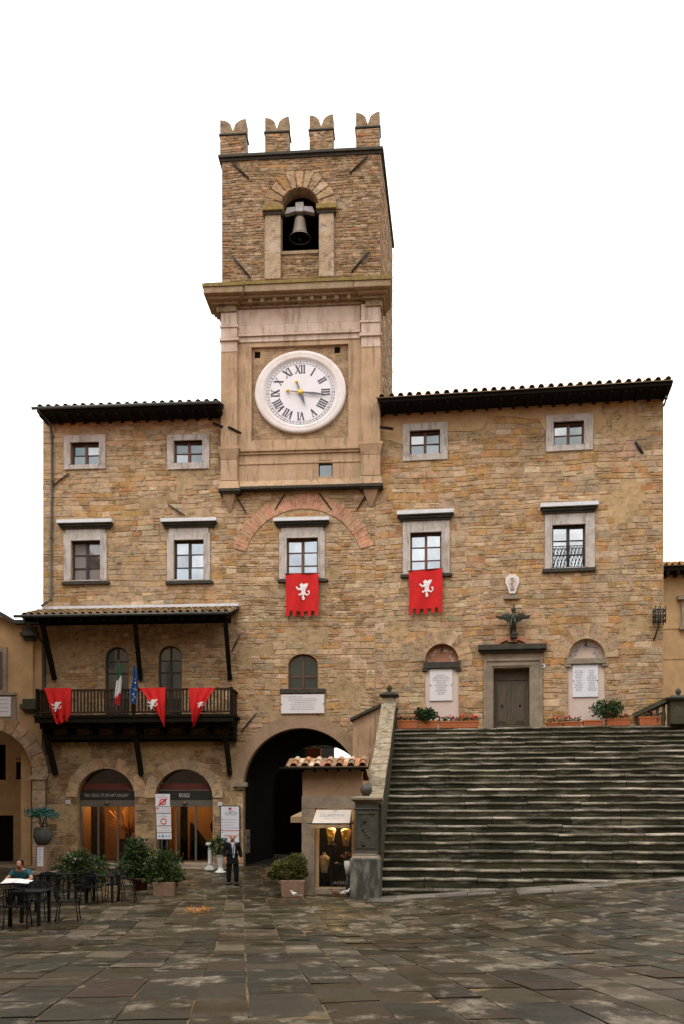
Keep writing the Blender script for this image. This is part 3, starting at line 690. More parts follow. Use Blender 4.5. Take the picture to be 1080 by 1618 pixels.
for s, x0, x1 in ((shopA, 122, 213), (shopB, 245, 336)):
    cu = (s[0][0] + s[1][0]) / 2; r = (s[1][0] - s[0][0]) / 2; zs_ = max(q[1] for q in s) - 46 / 1400 * 33
    voussoirs(m, cu, zs_, r, 46 / 1400 * 33, .42, 0, 180, 15, 0.0, .035, rg, vt)
m.build('arch_stones', 'stone', palace)
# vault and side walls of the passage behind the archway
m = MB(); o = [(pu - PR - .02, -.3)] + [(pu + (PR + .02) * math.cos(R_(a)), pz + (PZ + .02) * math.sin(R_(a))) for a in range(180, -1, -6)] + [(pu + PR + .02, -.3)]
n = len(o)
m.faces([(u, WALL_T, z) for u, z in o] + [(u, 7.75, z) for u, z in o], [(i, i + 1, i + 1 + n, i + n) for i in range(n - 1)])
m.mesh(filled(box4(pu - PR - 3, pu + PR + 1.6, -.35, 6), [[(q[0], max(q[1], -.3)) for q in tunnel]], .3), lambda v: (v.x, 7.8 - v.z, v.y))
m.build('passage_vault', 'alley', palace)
for x in (104, 1): pass
# windows
window(FL, palace, *LW['a'][:2], rows=2, pane=['pane_mid', 'pane_mid', 'pane_dim', 'pane_soft'])
window(FL, palace, *LW['b'][:2], rows=2, pane=['pane_soft', 'pane_mid', 'pane_mid', 'pane_mid'])
window(FL, palace, *LW['c'][:2], rows=3, pane=['pane_curtain', 'pane_curtain', 'pane_curtain', 'pane_soft'], wood='wood_frame_dark', hood=LW['c'][2], sill=LW['c'][3], frieze=True)
window(FL, palace, *LW['d'][:2], rows=3, pane=['pane_bright', 'pane_bright', 'pane_soft', 'pane_bright'], wood='wood_frame_dark', hood=LW['d'][2], sill=LW['d'][3], frieze=True)
window(FL, palace, *LW['e'][:2], rows=3, pane='pane_bright', hood=LW['e'][2], sill=LW['e'][3], frieze=True)
arched_window(FL, palace, 455, 1033, 502, 1088, 18, 'pane_dim', 'wood_frame', .36)
arched_window(FL, palace, 166, 1022, 203, 1130, 18, 'pane_mid', 'wood_frame_dark', .62, True)
arched_window(FL, palace, 250, 1020, 287, 1130, 18, 'pane_mid', 'wood_frame_dark', .62, True)
m = MB(); pbox(m, FL, 442, 1088, 514, 1094.5, .1); m.build('sill', 'slab_dark', palace)
ENT = TOP_L + .32
eave(palace, FL.px(58, 640, .9)[0], FL.px(348, 640, .9)[0], .9, FL.px(200, 640, .9)[1], R_(17), 6, random.Random(2), gutter=True, board=.16)
for a in ((83, 768, 109, 748), (265, 797, 292, 815), (375, 788, 389, 810), (434, 806, 450, 780), (504, 779, 524, 806), (563, 806, 579, 781), (381, 1156, 405, 1126), (366, 1030, 379, 1003)): tie_bar(FL, palace, *a)
def pipe(F, root_name, pts, label, r=.045, frame_mat='zinc'):
    m = MB(); P = []
    for x, y, off in pts:
        u, z = F.px(x, y, off); P.append((u, -off, z))
    m.tube(P, r, 8)
    for (x, y, off) in pts[2:-1]:
        u, z = F.px(x, y, off); m.lathe([(r * 1.5, -.03), (r * 1.5, .03)], (u, -off, z), 8, sm=False)
    o = m.build('drainpipe', frame_mat, frame=F, label=label, cat='drainpipe'); return o
pipe(FL, '', [(60, 646, .95), (64, 653, .85), (79, 668, .2), (82, 690, .09), (82, 760, .09), (81, 850, .09), (80, 948, .09), (72, 953, .25), (66, 957, .5)], 'dark drainpipe down the left end of the palace, roof eave to balcony roof')

# shopfronts in the two arches
def shopfront(s, x0, x1, posts, text, tx0, tx1, orange):
    cu = (s[0][0] + s[1][0]) / 2; u0, u1 = s[0][0], s[1][0]; z0 = s[0][1]; zr = max(q[1] for q in s)
    Z = lambda y: FL.px((x0 + x1) / 2, y)[1]
    f = MB(); y = .30
    f.box(u0, u1, y, y + .08, Z(1274), Z(1264)); f.box(u0, u0 + .07, y, y + .08, z0, Z(1274)); f.box(u1 - .07, u1, y, y + .08, z0, Z(1274))
    for x in posts:
        u = FL.px(x, 1320, -.3)[0]; f.box(u - .035, u + .035, y + .01, y + .07, z0 + .06, Z(1274))
    f.box(u0 + .07, u1 - .07, y, y + .08, z0, z0 + .06); c = FL.px(posts[0] + 14, 1269, -.3)[0]
    f.lathe([(.09, -.05), (.1, 0), (.06, .05)], (c, y - .03, Z(1268)), 10)
    w = f.build('shopfront', 'steel', palace)
    b = MB(); b.box(u0, u1, y + .0, y + .06, Z(1264) + .003, Z(1248)); b.build('fascia', 'fascia', w)
    b = MB(); b.box(u0, u1, y - .02, y + .06, Z(1248) + .003, Z(1237)); b.build('band', 'band_red', w)
    pl = [(u, z) for u, z in s if z > Z(1237)] ; pl = [(max(p[0] for p in pl), Z(1237))] + pl + [(min(p[0] for p in pl), Z(1237))]
    g = MB(); g.faces([(u, y + .02, z) for u, z in pl], [list(range(len(pl)))]); g.build('fanlight', 'pane_black', w)
    g = MB(); g.poly([(u0, y + .05, z0), (u1, y + .05, z0), (u1, y + .05, Z(1274)), (u0, y + .05, Z(1274))]); g.build('pane', 'shop_glass', w)
    t = MB(); a, c2 = FL.px(tx0, 1255, -.29)[0], FL.px(tx1, 1255, -.29)[0]
    write(t, text, (a + c2) / 2, y - .012, Z(1256), c2 - a, .12 if len(text) > 8 else .15); t.build('lettering', 'urn_white' if len(text) < 8 else 'pietra', w)
    # the lit room behind
    r = MB(); a, b, d = u0 - .15, u1 + .15, 3.2
    r.poly([(a, d, z0), (b, d, z0), (b, d, Z(1250)), (a, d, Z(1250))]); r.poly([(a, .46, z0), (a, d, z0), (a, d, Z(1250)), (a, .46, Z(1250))]); r.poly([(b, .46, z0), (b, d, z0), (b, d, Z(1250)), (b, .46, Z(1250))])
    r.poly([(a, .46, Z(1250)), (b, .46, Z(1250)), (b, d, Z(1250)), (a, d, Z(1250))]); r.build('showroom', 'wall_orange', palace)
    r = MB(); r.poly([(a, .3, z0 + .01), (b, .3, z0 + .01), (b, d, z0 + .01), (a, d, z0 + .01)]); r.build('showroom_floor', 'warm_floor', palace)
    l = bpy.data.lights.new('shop_lamp', 'POINT'); l.energy = 42; l.color = (1, .68, .34); l.shadow_soft_size = .25
    lo = bpy.data.objects.new('shop_lamp', l); COL.objects.link(lo); lo.matrix_world = FL.M @ Matrix.Translation((cu - .3, 1.7, Z(1262)))
    f = MB()
    if len(text) > 8:      # low counter, dividers and a dry branch arrangement
        f.box(cu - .2, cu + .75, 2.2, 2.7, z0 + .02, z0 + .85); f.box(a + .02, a + .5, 1.9, 2.1, z0 + .02, z0 + 2.4); f.box(cu + .1, cu + .3, 2.0, 2.19, z0 + .02, z0 + 1.1); it = f.build('counter', 'wood_rail', palace)
        f = MB(); rr_ = random.Random(4)
        for k_ in range(60): f.tube([(cu + .3, 2.1, z0 + 1.1), (cu + .3 + rr_.uniform(-.9, .7), 2.1 + rr_.uniform(-.3, .3), z0 + rr_.uniform(1.3, 2.2))], .012, 4)
        f.build('branches', 'grain', palace)
    else:                  # dark stair flank, post and ring mirror
        f.box(cu - .55, cu - .3, 1.6, 1.8, z0, Z(1270)); f.prism([(cu - .3, z0 + .05), (cu + .75, z0 + .05), (cu + .55, z0 + .4), (cu - .3, z0 + 1.5)], 2.2, 2.6); f.box(a + .02, a + .35, 1.0, 1.2, z0, Z(1270)); f.build('dark_partition', 'near_black', palace)
        f = MB(); f.prism(ring(u1 - .12, z0 + 1.35, .42, .42, .28, .28, 0, 360, 28), 2.0, 2.06); f.build('ring_mirror', 'near_black', palace)
    return z0, Z
zd, ZA = shopfront(shopA, 122, 213, (155, 186), 'THE CIRCLE OF LIFE ART GALLERY', 133, 203, True)
shopfront(shopB, 245, 336, (278, 309), 'ROGGI', 283, 299, True)
m = MB(); a, b = FL.px(108, 1365)[0], FL.px(350, 1365)[0]
m.box(a, b, -.42, .3, -.2, zd - .005); m.box(a + .3, b + .35, -.95, -.42, -.2, zd - .13); m.build('doorstep', 'pietra_dull', palace, bevel=.02)
# ------------------------------------------------------------------ clock tower
tower = thing('clock_tower', (FL.px(474, 700)[0], 0, FL.px(474, 775)[1]), 'square crenellated clock tower rising over the middle of the palace, with an open bell arch', 'tower', FL)
rg = random.Random(21); TD = 5.8; FLARE = .36
ta, tb = FL.px(349.5, 600, .18)[0], FL.px(601, 600, .18)[0]
def tz(y, off=.18): return FL.px(474, y, off)[1]
# clock stage: smooth render with a sunk brick panel round the clock
m = MB(); u0, u1, z0, z1 = FL.rect(374, 470, 572, 772, .18); pn = box4(*FL.rect(397, 546, 550, 694, .18)); sw = box4(*FL.rect(503, 727, 525, 753, .18))
m.mesh(filled(box4(ta, tb, z0, z1), [pn, sw], .5), lambda v: (v.x, .07 - v.z, v.y))
m.box(ta, tb, .33, TD, z0 + .3, z1)
m.build('plaster_stage', 'plaster', tower)
q1 = box4(*FL.rect(402, 556, 411, 566, .07)); q2 = box4(*FL.rect(528, 548, 537, 558, .07))
m = MB(); m.mesh(filled(pn, [q1, q2], .25), lambda v: (v.x, .06 - v.z, v.y), (.30, .19, .11))
tp = lambda u, z: jit((.31, .20, .115), .14, rg); stones(m, pn[0][0], pn[1][0], pn[0][1], pn[2][1], [q1, q2, circle(*FL.px(474, 617, .07), 1.7, 1.52, 40)], rg, (.085, .11), (2.2, 3.4), tp, at=lambda u, w, z: (u, -.065 - w, z), warp=.01, split=0, proud=(.002, .008), gap=.012)
cpn = m.build('clock_panel', 'stone', tower)
for q_ in (q1, q2): m = MB(); m.box(q_[0][0] - .03, q_[1][0] + .03, -.015, -.005, q_[0][1] - .03, q_[2][1] + .03); m.build('putlog_hole', 'near_black', cpn)  # black sheet behind each hole paints its dark depth
m = MB(); m.box(sw[0][0] + .002, sw[1][0] - .002, -.06, -.045, sw[0][1] + .002, sw[2][1] - .002)
w = m.build('window', 'wood_frame_dark', tower); m = MB(); m.poly([(sw[0][0] + .04, -.066, sw[0][1]), (sw[1][0] - .04, -.066, sw[0][1]), (sw[1][0] - .04, -.063, sw[2][1] - .12), (sw[0][0] + .04, -.063, sw[2][1] - .12)]); m.build('pane', 'pane_mid', w)
# pilasters with their bands, bases and consoles
for xa, xb in ((348.5, 374.5), (570, 600.5)):
    xm = (xa + xb) / 2; dy = -4 if xa > 500 else 4
    m = MB()
    pbox(m, FL, xa, 552 + dy, xb, 706 + dy, .34); m.build('pilaster', 'plaster', tower, bevel=.015)
    m = MB()
    pbox(m, FL, xa + .3, 484 + dy, xb - .3, 509 + dy, .35); pbox(m, FL, xa - 1.5, 509 + dy, xb + 1.5, 513 + dy, .40); pbox(m, FL, xa + .2, 513 + dy, xb - .2, 529 + dy, .36)
    pbox(m, FL, xa - 2.5, 529 + dy, xb + 2.5, 534 + dy, .43); pbox(m, FL, xa + .2, 534 + dy, xb - .2, 552 + dy, .36)
    m.build('pilaster_capital', 'plaster_pale', tower, bevel=.01)
    m = MB()
    u0, u1, z0, z1 = FL.rect(xa - 1, 706 + dy, xb + 1, 722 + dy, .36); m.frustum(u0 + .04, u1 - .04, -.36, 0, z0, z1, .1); u0, u1, z0, z1 = FL.rect(xa - 4, 702 + dy, xb + 4, 706 + dy, .42); m.box(u0, u1, -.46, 0, z0, z1)
    pbox(m, FL, xa, 722 + dy, xb, 755 + dy, .35); u0, u1, z0, z1 = FL.rect(xa - 1, 755 + dy, xb + 1, 768 + dy, .4); m.frustum(u0 - .08, u1 + .08, -.44, 0, z0, z1, -.08)
    m.build('pilaster_base', 'plaster', tower, bevel=.01)
    m = MB(); pbox(m, FL, xa - 4, 768 + dy, xb + 4, 771.5 + dy, .46); pbox(m, FL, xa - 2, 771.5 + dy, xb + 2, 774.5 + dy, .40)
    m.build('base_slab', 'slab_dark', tower)
    u0, u1, z0, z1 = FL.rect(xa + 3, 777 + dy, xb - 3, 802 + dy, .2); uc = (u0 + u1) / 2
    m = MB(); m.faces([(u0, -.3, z1), (u1, -.3, z1), (u1, .05, z1), (u0, .05, z1), (uc - .05, -.05, z0), (uc + .05, -.05, z0), (uc + .05, .05, z0), (uc - .05, .05, z0)], [(0, 1, 2, 3), (7, 6, 5, 4), (0, 4, 5, 1), (1, 5, 6, 2), (2, 6, 7, 3), (3, 7, 4, 0)])
    m.build('console', 'plaster', tower)
m = MB()
for y0, y1, o in ((486, 511, .2), (511, 524, .24), (524, 528, .29), (528, 538, .22)): pbox(m, FL, 375.5, y0, 569, y1, o)
m.build('architrave', 'plaster_pale', tower, bevel=.01)
m = MB()
for y0, y1, o in ((707, 711, .30), (711, 716, .24)): pbox(m, FL, 377, y0, 568, y1, o)
pbox(m, FL, 377, 729, 568, 732, .21)
m.build('string_course', 'plaster', tower, bevel=.01)
m = MB(); u0, u1, z0, z1 = FL.rect(379, 757, 567, 767, .3); m.extrude_u([(-.22, z1), (-.34, z0), (0, z0), (0, z1)], u0, u1); m.build('base_moulding', 'plaster', tower)
m = MB(); pbox(m, FL, 379, 767, 567, 770, .38); m.build('base_slab', 'slab_dark', tower)
# cornice, breaking forward over the pilasters and returning round the sides
m = MB(); mo = MB()
def cor(mb, y0, y1, o, ex, xa=None, xb=None):
    z0, z1 = FL.px(470, y1, o)[1], FL.px(470, y0, o)[1]
    if xa is None: mb.box(ta - ex, tb + ex * .8, -o, .8, z0, z1)
    else: mb.box(xa, xb, -o, .5, z0, z1)
cor(m, 447, 458, .78, .44); cor(m, 459, 467, .58, .34); cb_ = MB(); cor(cb_, 467, 476, .42, .24); cor(cb_, 476, 484, .28, .08)
cor(mo, 441, 446, .82, .48)
pw = .92
for a, b in ((ta - .5, ta + pw), (tb - pw, tb + .36)):
    e = .0
    cor(m, 447.5, 457.5, .92, 0, a - .02, b + .02); cor(m, 459.5, 466.5, .72, 0, a + .10, b - .1); cor(cb_, 467.5, 475.5, .54, 0, a + .2, b - .2); cor(cb_, 476.5, 488, .42, 0, a + .36, b - .3)
    cor(mo, 441.5, 446.5, .96, 0, a - .05, b + .05)
co = m.build('cornice', 'cornice', tower, bevel=.02); mo.build('moss', 'moss_ledge', co); cb_.build('cornice_bed', 'merlon_stone', co, bevel=.02)  # bed in darker stone, painting the shade under the cornice
m = MB()
for i in range(9):
    x = 395 + 19.5 * i; u = FL.px(x, 470, .45)[0]; z1 = FL.px(470, 468, .5)[1]; m.box(u - .07, u + .07, -.52, -.3, z1 - .17, z1 - .01)
m.build('bed_blocks', 'cornice', co)
# belfry
BZ0, BZ1 = FL.px(474, 447, .1)[1], FL.px(474, 241, .1)[1]
ba, bb = FL.px(350.5, 350, .1)[0], FL.px(600.5, 350, .1)[0]
bell_hole = parch(FL, 443, 297, 503.5, 397, 31, 20, .1)
m = MB(); m.mesh(filled(box4(ba, bb, BZ0 - .3, BZ1), [bell_hole], .55), lambda v: (v.x, .175 - v.z, v.y), (.30, .215, .14))
m.box(ba, ba + .5, .46, TD, BZ0 - .3, BZ1, (.28, .2, .13)); m.box(bb - .5, bb - .02, .46, TD - .02, BZ0 - .3, BZ1, (.3, .215, .14)); m.box(ba + .5, bb - .5, TD - .5, TD, BZ0 - .3, BZ1, (.28, .2, .13))
m.box(ba + .5, bb - .5, .46, TD - .5, BZ1 - .3, BZ1, (.1, .08, .06)); m.box(ba + .5, bb - .5, .46, TD - .5, BZ0 - .3, BZ0 + .3, (.1, .08, .06))
tb_t = tones(rg, (4, 1.3, 1.4, 2.0, .7, 3.6, .5), lambda u, z: (.84, .82, .80))
pil = [box4(*FL.rect(417, 336, 443.5, 441, .1)), box4(*FL.rect(503, 336, 528, 441, .1)), box4(*FL.rect(413, 325, 446, 340, .1)), box4(*FL.rect(500, 322, 532, 337, .1))]
stones(m, ba, bb, BZ0, BZ1 - .02, [bell_hole] + pil, rg, (.05, .13), (1.5, 4.2), tb_t, bare(.5, .5), at=lambda u, w, z: (u, -.1 - w, z), seed=7, split=.35, proud=(.004, .03))
stones(m, -.1, TD, FL.px(474, 640)[1], BZ1 - .02, [], rg, (.07, .16), (1.5, 4), tb_t, None, at=lambda u, w, z: (bb + .004 + w + FLARE * max(0, u) / TD, u, z), seed=8, split=.3)
m.build('belfry', 'rubble', tower)
m = MB(); za_, zc_ = FL.px(474, 640)[1], BZ1 - .03; pl_ = [(bb - .4, .0), (bb, .0), (bb + FLARE, TD), (bb - .4, TD)]
m.faces([(u, y, za_) for u, y in pl_] + [(u, y, zc_) for u, y in pl_], [(3, 2, 1, 0), (4, 5, 6, 7), (0, 1, 5, 4), (1, 2, 6, 5), (2, 3, 7, 6), (3, 0, 4, 7)], (.26, .18, .11)); m.build('side_wall', 'rubble', tower)
m = MB(); m.bar((bb + .04, .1, BZ1 + .1), (bb + FLARE + .03, TD, BZ1 + .1), .14, .12); m.build('side_course', 'slab_dark', tower)
for x0, x1, yc, yb in ((418, 443, 338, 441), (503.5, 527, 335, 437)):
    m = MB(); u0, u1, z0, z1 = FL.rect(x0, yc, x1, yb, .3); m.box(u0, u1, -.3, -.09, z0, z1, None)
    b = m.build('belfry_pilaster', 'tower_stone', tower, bevel=.03)
    m = MB(); u0, u1, z0, z1 = FL.rect(x0 - 4.5, yc - 14, x1 + 4, yc - 6, .42); m.box(u0, u1, -.44, -.06, z0, z1); b = m.build('belfry_impost', 'moss_ledge', tower, bevel=.02)
    m = MB(); u0, u1, z0, z1 = FL.rect(x0 - 2.5, yc - 6, x1 + 2.5, yc + 1, .34); m.box(u0, u1, -.35, -.06, z0, z1); m.build('impost_bed', 'slab_dark', b)
m = MB(); u0, u1, z0, z1 = FL.rect(443, 297, 503.5, 397, .1); cu = (u0 + u1) / 2; zs = z1 - 31 / 1400 * 33
voussoirs(m, cu, zs, (u1 - u0) / 2 + .01, 31 / 1400 * 33 + .01, .62, 0, 180, 11, .0, .135, rg, tb_t, gap=.05)
m.build('belfry_arch', 'rubble', tower)
m = MB(); pbox(m, FL, 443.7, 396, 503, 401, .16); m.build('belfry_sill', 'cornice', tower)
m = MB(); z0, z1 = FL.px(474, 243, .2)[1], FL.px(474, 236.5, .2)[1]; m.box(ba - .12, bb + .1, -.24, TD + .1, z0, z1 - .06); m.box(ba - .06, bb + .05, -.16, TD + .05, z0 - .1, z0)
m.build('parapet_course', 'slab_dark', tower)
zm = z1 - .06
for i, (x0, x1) in enumerate(((347.5, 388), (418.5, 456), (488.5, 526), (562, 599.5))):
    u0, u1 = FL.px(x0, 210, .12)[0], FL.px(x1, 210, .12)[0]; zmid = FL.px(474, 207 + 0, .12)[1]; ztop = FL.px(474, 183.5, .12)[1]; uc = (u0 + u1) / 2
    m = MB(); m.box(u0, u1, -.12, .38, zm, zmid - .05, (.26, .19, .12))
    stones(m, u0 + .01, u1 - .01, zm, zmid - .06, [], rg, (.07, .14), (1.5, 4), tb_t, at=lambda u, w, z: (u, -.12 - w, z), seed=9, split=.3)
    me_ = m.build('merlon', 'rubble', tower)
    m = MB(); m.box(u0 - .04, u1 + .04, -.16, .42, zmid - .03, zmid + .02); m.build('merlon_band', 'slab_dark', me_)
    zv = zmid + .13; pl = [(u0, zmid + .03), (u1, zmid + .03)]
    half = [(u1 - (u1 - uc) * (1 - math.cos(math.pi / 2 * k / 8)) , ztop - (ztop - zv) * (1 - math.sqrt(max(0, 1 - (1 - math.cos(math.pi / 2 * k / 8)) ** 2)))) for k in range(9)]
    pl += half + [(2 * uc - u, z) for u, z in half[::-1]][1:]
    m = MB(); m.prism(pl, -.12, .36); m.build('merlon_tip', 'merlon_stone', me_)
for a in ((366, 257, 393, 283), (552, 275, 580, 247), (367, 405, 396, 440), (555, 430, 582, 398)): tie_bar(FL, tower, *a, off=.1, r=.03)
for x0, y0, x1, y1 in ((337, 670, 352, 676), (361, 676, 381, 686), (600, 676, 621, 679)):
    m = MB(); a, b = FL.px(x0, y0, .3), FL.px(x1, y1, .3); m.bar((a[0], -.36, a[1]), (b[0], -.36, b[1]), .06, .08); m.build('timber_stub', 'wood_dark', tower)

# clock: white stone ring, dial, numerals, hands
ck, cz = FL.px(474, 617.5, .2); KX, KZ = 33.1 / 1400, 33.1 / 1400
m = MB(); prof = [(72.2, 64.8, -.02), (72.2, 64.8, .12), (71, 63.7, .15), (66, 59.4, .15), (62, 56.2, .13), (60, 54.6, .145), (57.5, 52.6, .10), (55.8, 51, .068)]
n = 72; vs = []
for ru, rz, o in prof:
    for i in range(n):
        t = 2 * math.pi * i / n; vs.append((ck + ru * KX * math.cos(t), -.06 - o, cz - .03 + rz * KZ * math.sin(t)))
m.faces(vs, [(j * n + i, j * n + (i + 1) % n, (j + 1) * n + (i + 1) % n, (j + 1) * n + i) for j in range(len(prof) - 1) for i in range(n)], None, 0, True)
clock = m.build('clock', 'clock_ring', tower, fix=True)
m = MB(); y = -.125; dz = cz - .04
m.faces([(ck + 56.5 * KX * math.cos(2 * math.pi * i / n), y, dz + 51.8 * KZ * math.sin(2 * math.pi * i / n)) for i in range(n)], [list(range(n))])
dial = m.build('dial', 'clock_white', clock)
def cp(ang, r): t = R_(90 - ang); return ck + r * 54 * KX * math.cos(t), dz + r * 50 * KZ * math.sin(t)
yy = y - .012
def stroke(mb, a, b, w):
    a, b = Vector(a), Vector(b); d = (b - a).normalized(); q = Vector((-d.y, d.x)) * w / 2
    mb.poly([(p.x, yy, p.y) for p in (a - q, b - q, b + q, a + q)])
NUM = {1: 'I', 2: 'II', 3: 'III', 4: 'IIII', 5: 'V', 6: 'VI', 7: 'VII', 8: 'VIII', 9: 'IX', 10: 'X', 11: 'XI', 12: 'XII'}
for h, s in NUM.items():
    ws = {'I': .075, 'V': .13, 'X': .15}; tot = sum(ws[c] for c in s); x = -tot / 2; ang = h * 30
    o = Vector(cp(ang, 0)); rad = lambda r, t: Vector(cp(ang, r)) + Vector((math.cos(R_(-ang)) * t * 54 * KX, math.sin(R_(-ang)) * t * 50 * KZ))
    ri, ro = .62, .86; m = MB()
    for c in s:
        w = ws[c]; xc = x + w / 2
        if c == 'I': stroke(m, rad(ri, xc), rad(ro, xc), .045); [stroke(m, rad(r, xc - .035), rad(r, xc + .035), .018) for r in (ri, ro)]
        if c == 'V': stroke(m, rad(ro, xc - .055), rad(ri, xc), .05); stroke(m, rad(ro, xc + .055), rad(ri, xc), .02); [stroke(m, rad(ro, xc + q - .03), rad(ro, xc + q + .03), .018) for q in (-.055, .055)]
        if c == 'X': stroke(m, rad(ro, xc - .06), rad(ri, xc + .06), .05); stroke(m, rad(ro, xc + .06), rad(ri, xc - .06), .02); [stroke(m, rad(r, xc + q - .03), rad(r, xc + q + .03), .018) for q in (-.06, .06) for r in (ri, ro)]
        x += w
    m.build('numeral', 'ink', clock)
m = MB()
for rr in (.925, 1.0):
    for i in range(120): stroke(m, cp(i * 3, rr), cp(i * 3 + 3, rr), .017)
for i in range(60): stroke(m, cp(i * 6, .925), cp(i * 6, 1.0), .05 if i % 5 == 0 else .02)
m.build('minute_track', 'ink_grey', clock)
def hand(ang, ln, tail, w, yh):
    m = MB(); t = R_(90 - ang); d = Vector((math.cos(t), math.sin(t))); q = Vector((-d.y, d.x)); o = Vector((ck, dz))
    S_ = lambda a, b: o + d * a * KX + q * b * KX
    pl = [S_(0, -w * .5), S_(ln * .45, -w), S_(ln, 0), S_(ln * .45, w), S_(0, w * .5), S_(-tail, w * .3), S_(-tail, -w * .3)]
    m.prism([(p.x, p.y) for p in pl], yh - .015, yh)
    h = m.build('hand', 'hand_blue', clock); p = S_(-tail - 1, 0)
    m = MB(); m.ball((p.x, yh - .02, p.y), .065, 10); m.build('counterweight', 'gold', h)
hand(97, 50, 19, 1.7, y - .06); hand(160, 23, 15, 2.4, y - .09)
m = MB(); m.lathe([(.1, -.02), (.1, .05), (.05, .09)], (0, 0, 0), 12, sm=False); m.xf(Matrix.Translation((ck, y - .06, dz)) @ Matrix.Rotation(R_(90), 4, 'X')); m.build('hand_boss', 'gold', clock)

# the bell hangs in the arch
bu_, bzt = FL.px(473.5, 345, -.5); bm = FL.px(473.5, 377, -.5)[1]
bell = thing('bell', (bu_, .5, bm), 'weathered bronze bell hanging under a white yoke in the tower arch', 'bell', FL)
m = MB(); H = bzt - bm; prof = [(.40, 0), (.405, .02), (.33, .12), (.275, .28), (.245, .5), (.215, .78), (.19, .93), (.14, 1.0), (.02, 1.03)]
m.lathe([(r, z * H) for r, z in prof], (bu_, .5, bm), 28); m.v = m.v
m.f.pop(-2); m.c.pop(); m.m.pop(); m.sm.pop()
m.build('body', 'bell_bronze', bell)
m = MB(); m.lathe([(.372, .03), (.25, .3 * H), (.2, .85 * H)], (bu_, .5, bm), 24, sm=False)
m.build('mouth', 'near_black', bell)  # black cone and cap paint the shade inside the bell
m = MB(); m.tube([(bu_, .5, bm + .5 * H), (bu_, .5, bm - .02)], .025, 6); m.ball((bu_, .5, bm - .05), .07, 8); m.build('clapper', 'iron', bell)
m = MB(); zt = bzt + .16; m.box(bu_ - .16, bu_ + .16, .34, .66, zt, zt + .36)
m.prism([(bu_ - .58, zt - .06), (bu_ - .16, zt + .04), (bu_ - .16, zt + .22), (bu_ - .5, zt + .2)], .38, .62); m.prism([(bu_ + .58, zt - .06), (bu_ + .16, zt + .04), (bu_ + .16, zt + .22), (bu_ + .5, zt + .2)], .38, .62)
m.build('yoke', 'cool_white', bell, bevel=.03)
m = MB()
for s in (-1, 1): m.tube([(bu_ + s * .13, .48, bzt - .08), (bu_ + s * .14, .44, bzt + .1), (bu_ + s * .1, .4, zt + .1)], .03, 6)
m.bar((bu_ - .78, .5, zt + .08), (bu_ + .78, .5, zt + .08), .07); m.build('strap', 'iron', bell)

# ------------------------------------------------------------------ right wing
uR = FR.px(1047.5, 800)[0]; TOP_R = FR.px(830, 640)[1]
wing = thing('palace_wing', (uR / 2, 0, 0), 'ochre stone palace wing right of the clock tower, with a door above the staircase', 'building', FR)
rg = random.Random(31)
RW = [((647, 681, 695, 718), (636, 669, 707, 728), None, None), ((874, 667, 922, 704), (862, 655, 936, 713), None, None),
      ((648, 842, 697, 905), (636, 822, 710, 912), (627, 806, 716, 820), (632, 906, 714, 911)), ((872, 830, 924, 897), (860, 810, 939, 900), (854, 794, 945, 808), (857, 897, 941, 903))]
holes, keep = [], []
for op, su, ho, si in RW:
    holes.append(box4(*FR.rect(*op))); keep.append(box4(*FR.rect(*su)))
    if ho: keep.append(box4(*FR.rect(su[0] + 2, ho[1] + 2, su[2] - 2, su[3])))
door_h = box4(*FR.rect(779, 1055, 836, 1160)); holes.append(door_h); keep.append(box4(*FR.rect(764, 1029, 857, 1160)))
nL = parch(FR, 671, 1017, 724, 1160, 27); nR = parch(FR, 897, 1009, 955, 1160, 29); holes += [nL, nR]
for x0, y0, x1, y1 in ((668, 1044, 728, 1056), (893, 1038, 959, 1050)): keep.append(box4(*FR.rect(x0, y0, x1, y1)))
m = MB(); m.mesh(filled(box4(0, uR, 0, TOP_R + .3), holes, .5), lambda v: (v.x, .25 - v.z, v.y), (.42, .285, .145))
m.box(0, .4, .5, 9, 0, TOP_R, (.3, .22, .15)); m.box(uR - .5, uR, .5, 9, 0, TOP_R + .2, (.34, .25, .16)); m.box(.4, uR - .5, 8.6, 9, 0, TOP_R, (.3, .22, .15))
tr = tones(rg, (4.6, 3.4, 2.2, 2.4, 1.2, 1.1, .8)); trl = tones(rg, (4.6, 2.4, 3.0, 2.6, 1.4, 1.2, .4))
zR = FR.px(830, 905)[1]
def sk(u, z):       # rendered strip below the eaves, ragged at its lower edge
    e = TOP_R - .95 - .55 * max(0, 1 - abs(u - 4.0) / 3) * 0 + .45 * noise.noise(Vector((u * .6, 4.4, 0))) + (.8 if 4.2 < u < 7.0 else 0) - (.35 if u < 1.5 else 0)
    if u > 8.2: e += 1.3
    return z > e or noise.noise(Vector((u * .5, z * .7, 19))) > .5
stones(m, 0, uR - .02, 5.0, zR, holes + keep, rg, (.13, .27), (1.1, 3.0), trl, bare(.45, .7, 3), seed=11)
stones(m, 0, uR - .02, zR, TOP_R, holes + keep, rg, (.12, .25), (1.1, 3.2), tr, sk, seed=12)
stones(m, .5, 8.9, 5.0, TOP_R, [], rg, (.13, .27), (1.1, 3.0), tr, None, at=lambda u, w, z: (uR + .001 + w, u, z), seed=13)
m.build('wall', 'stone', wing)
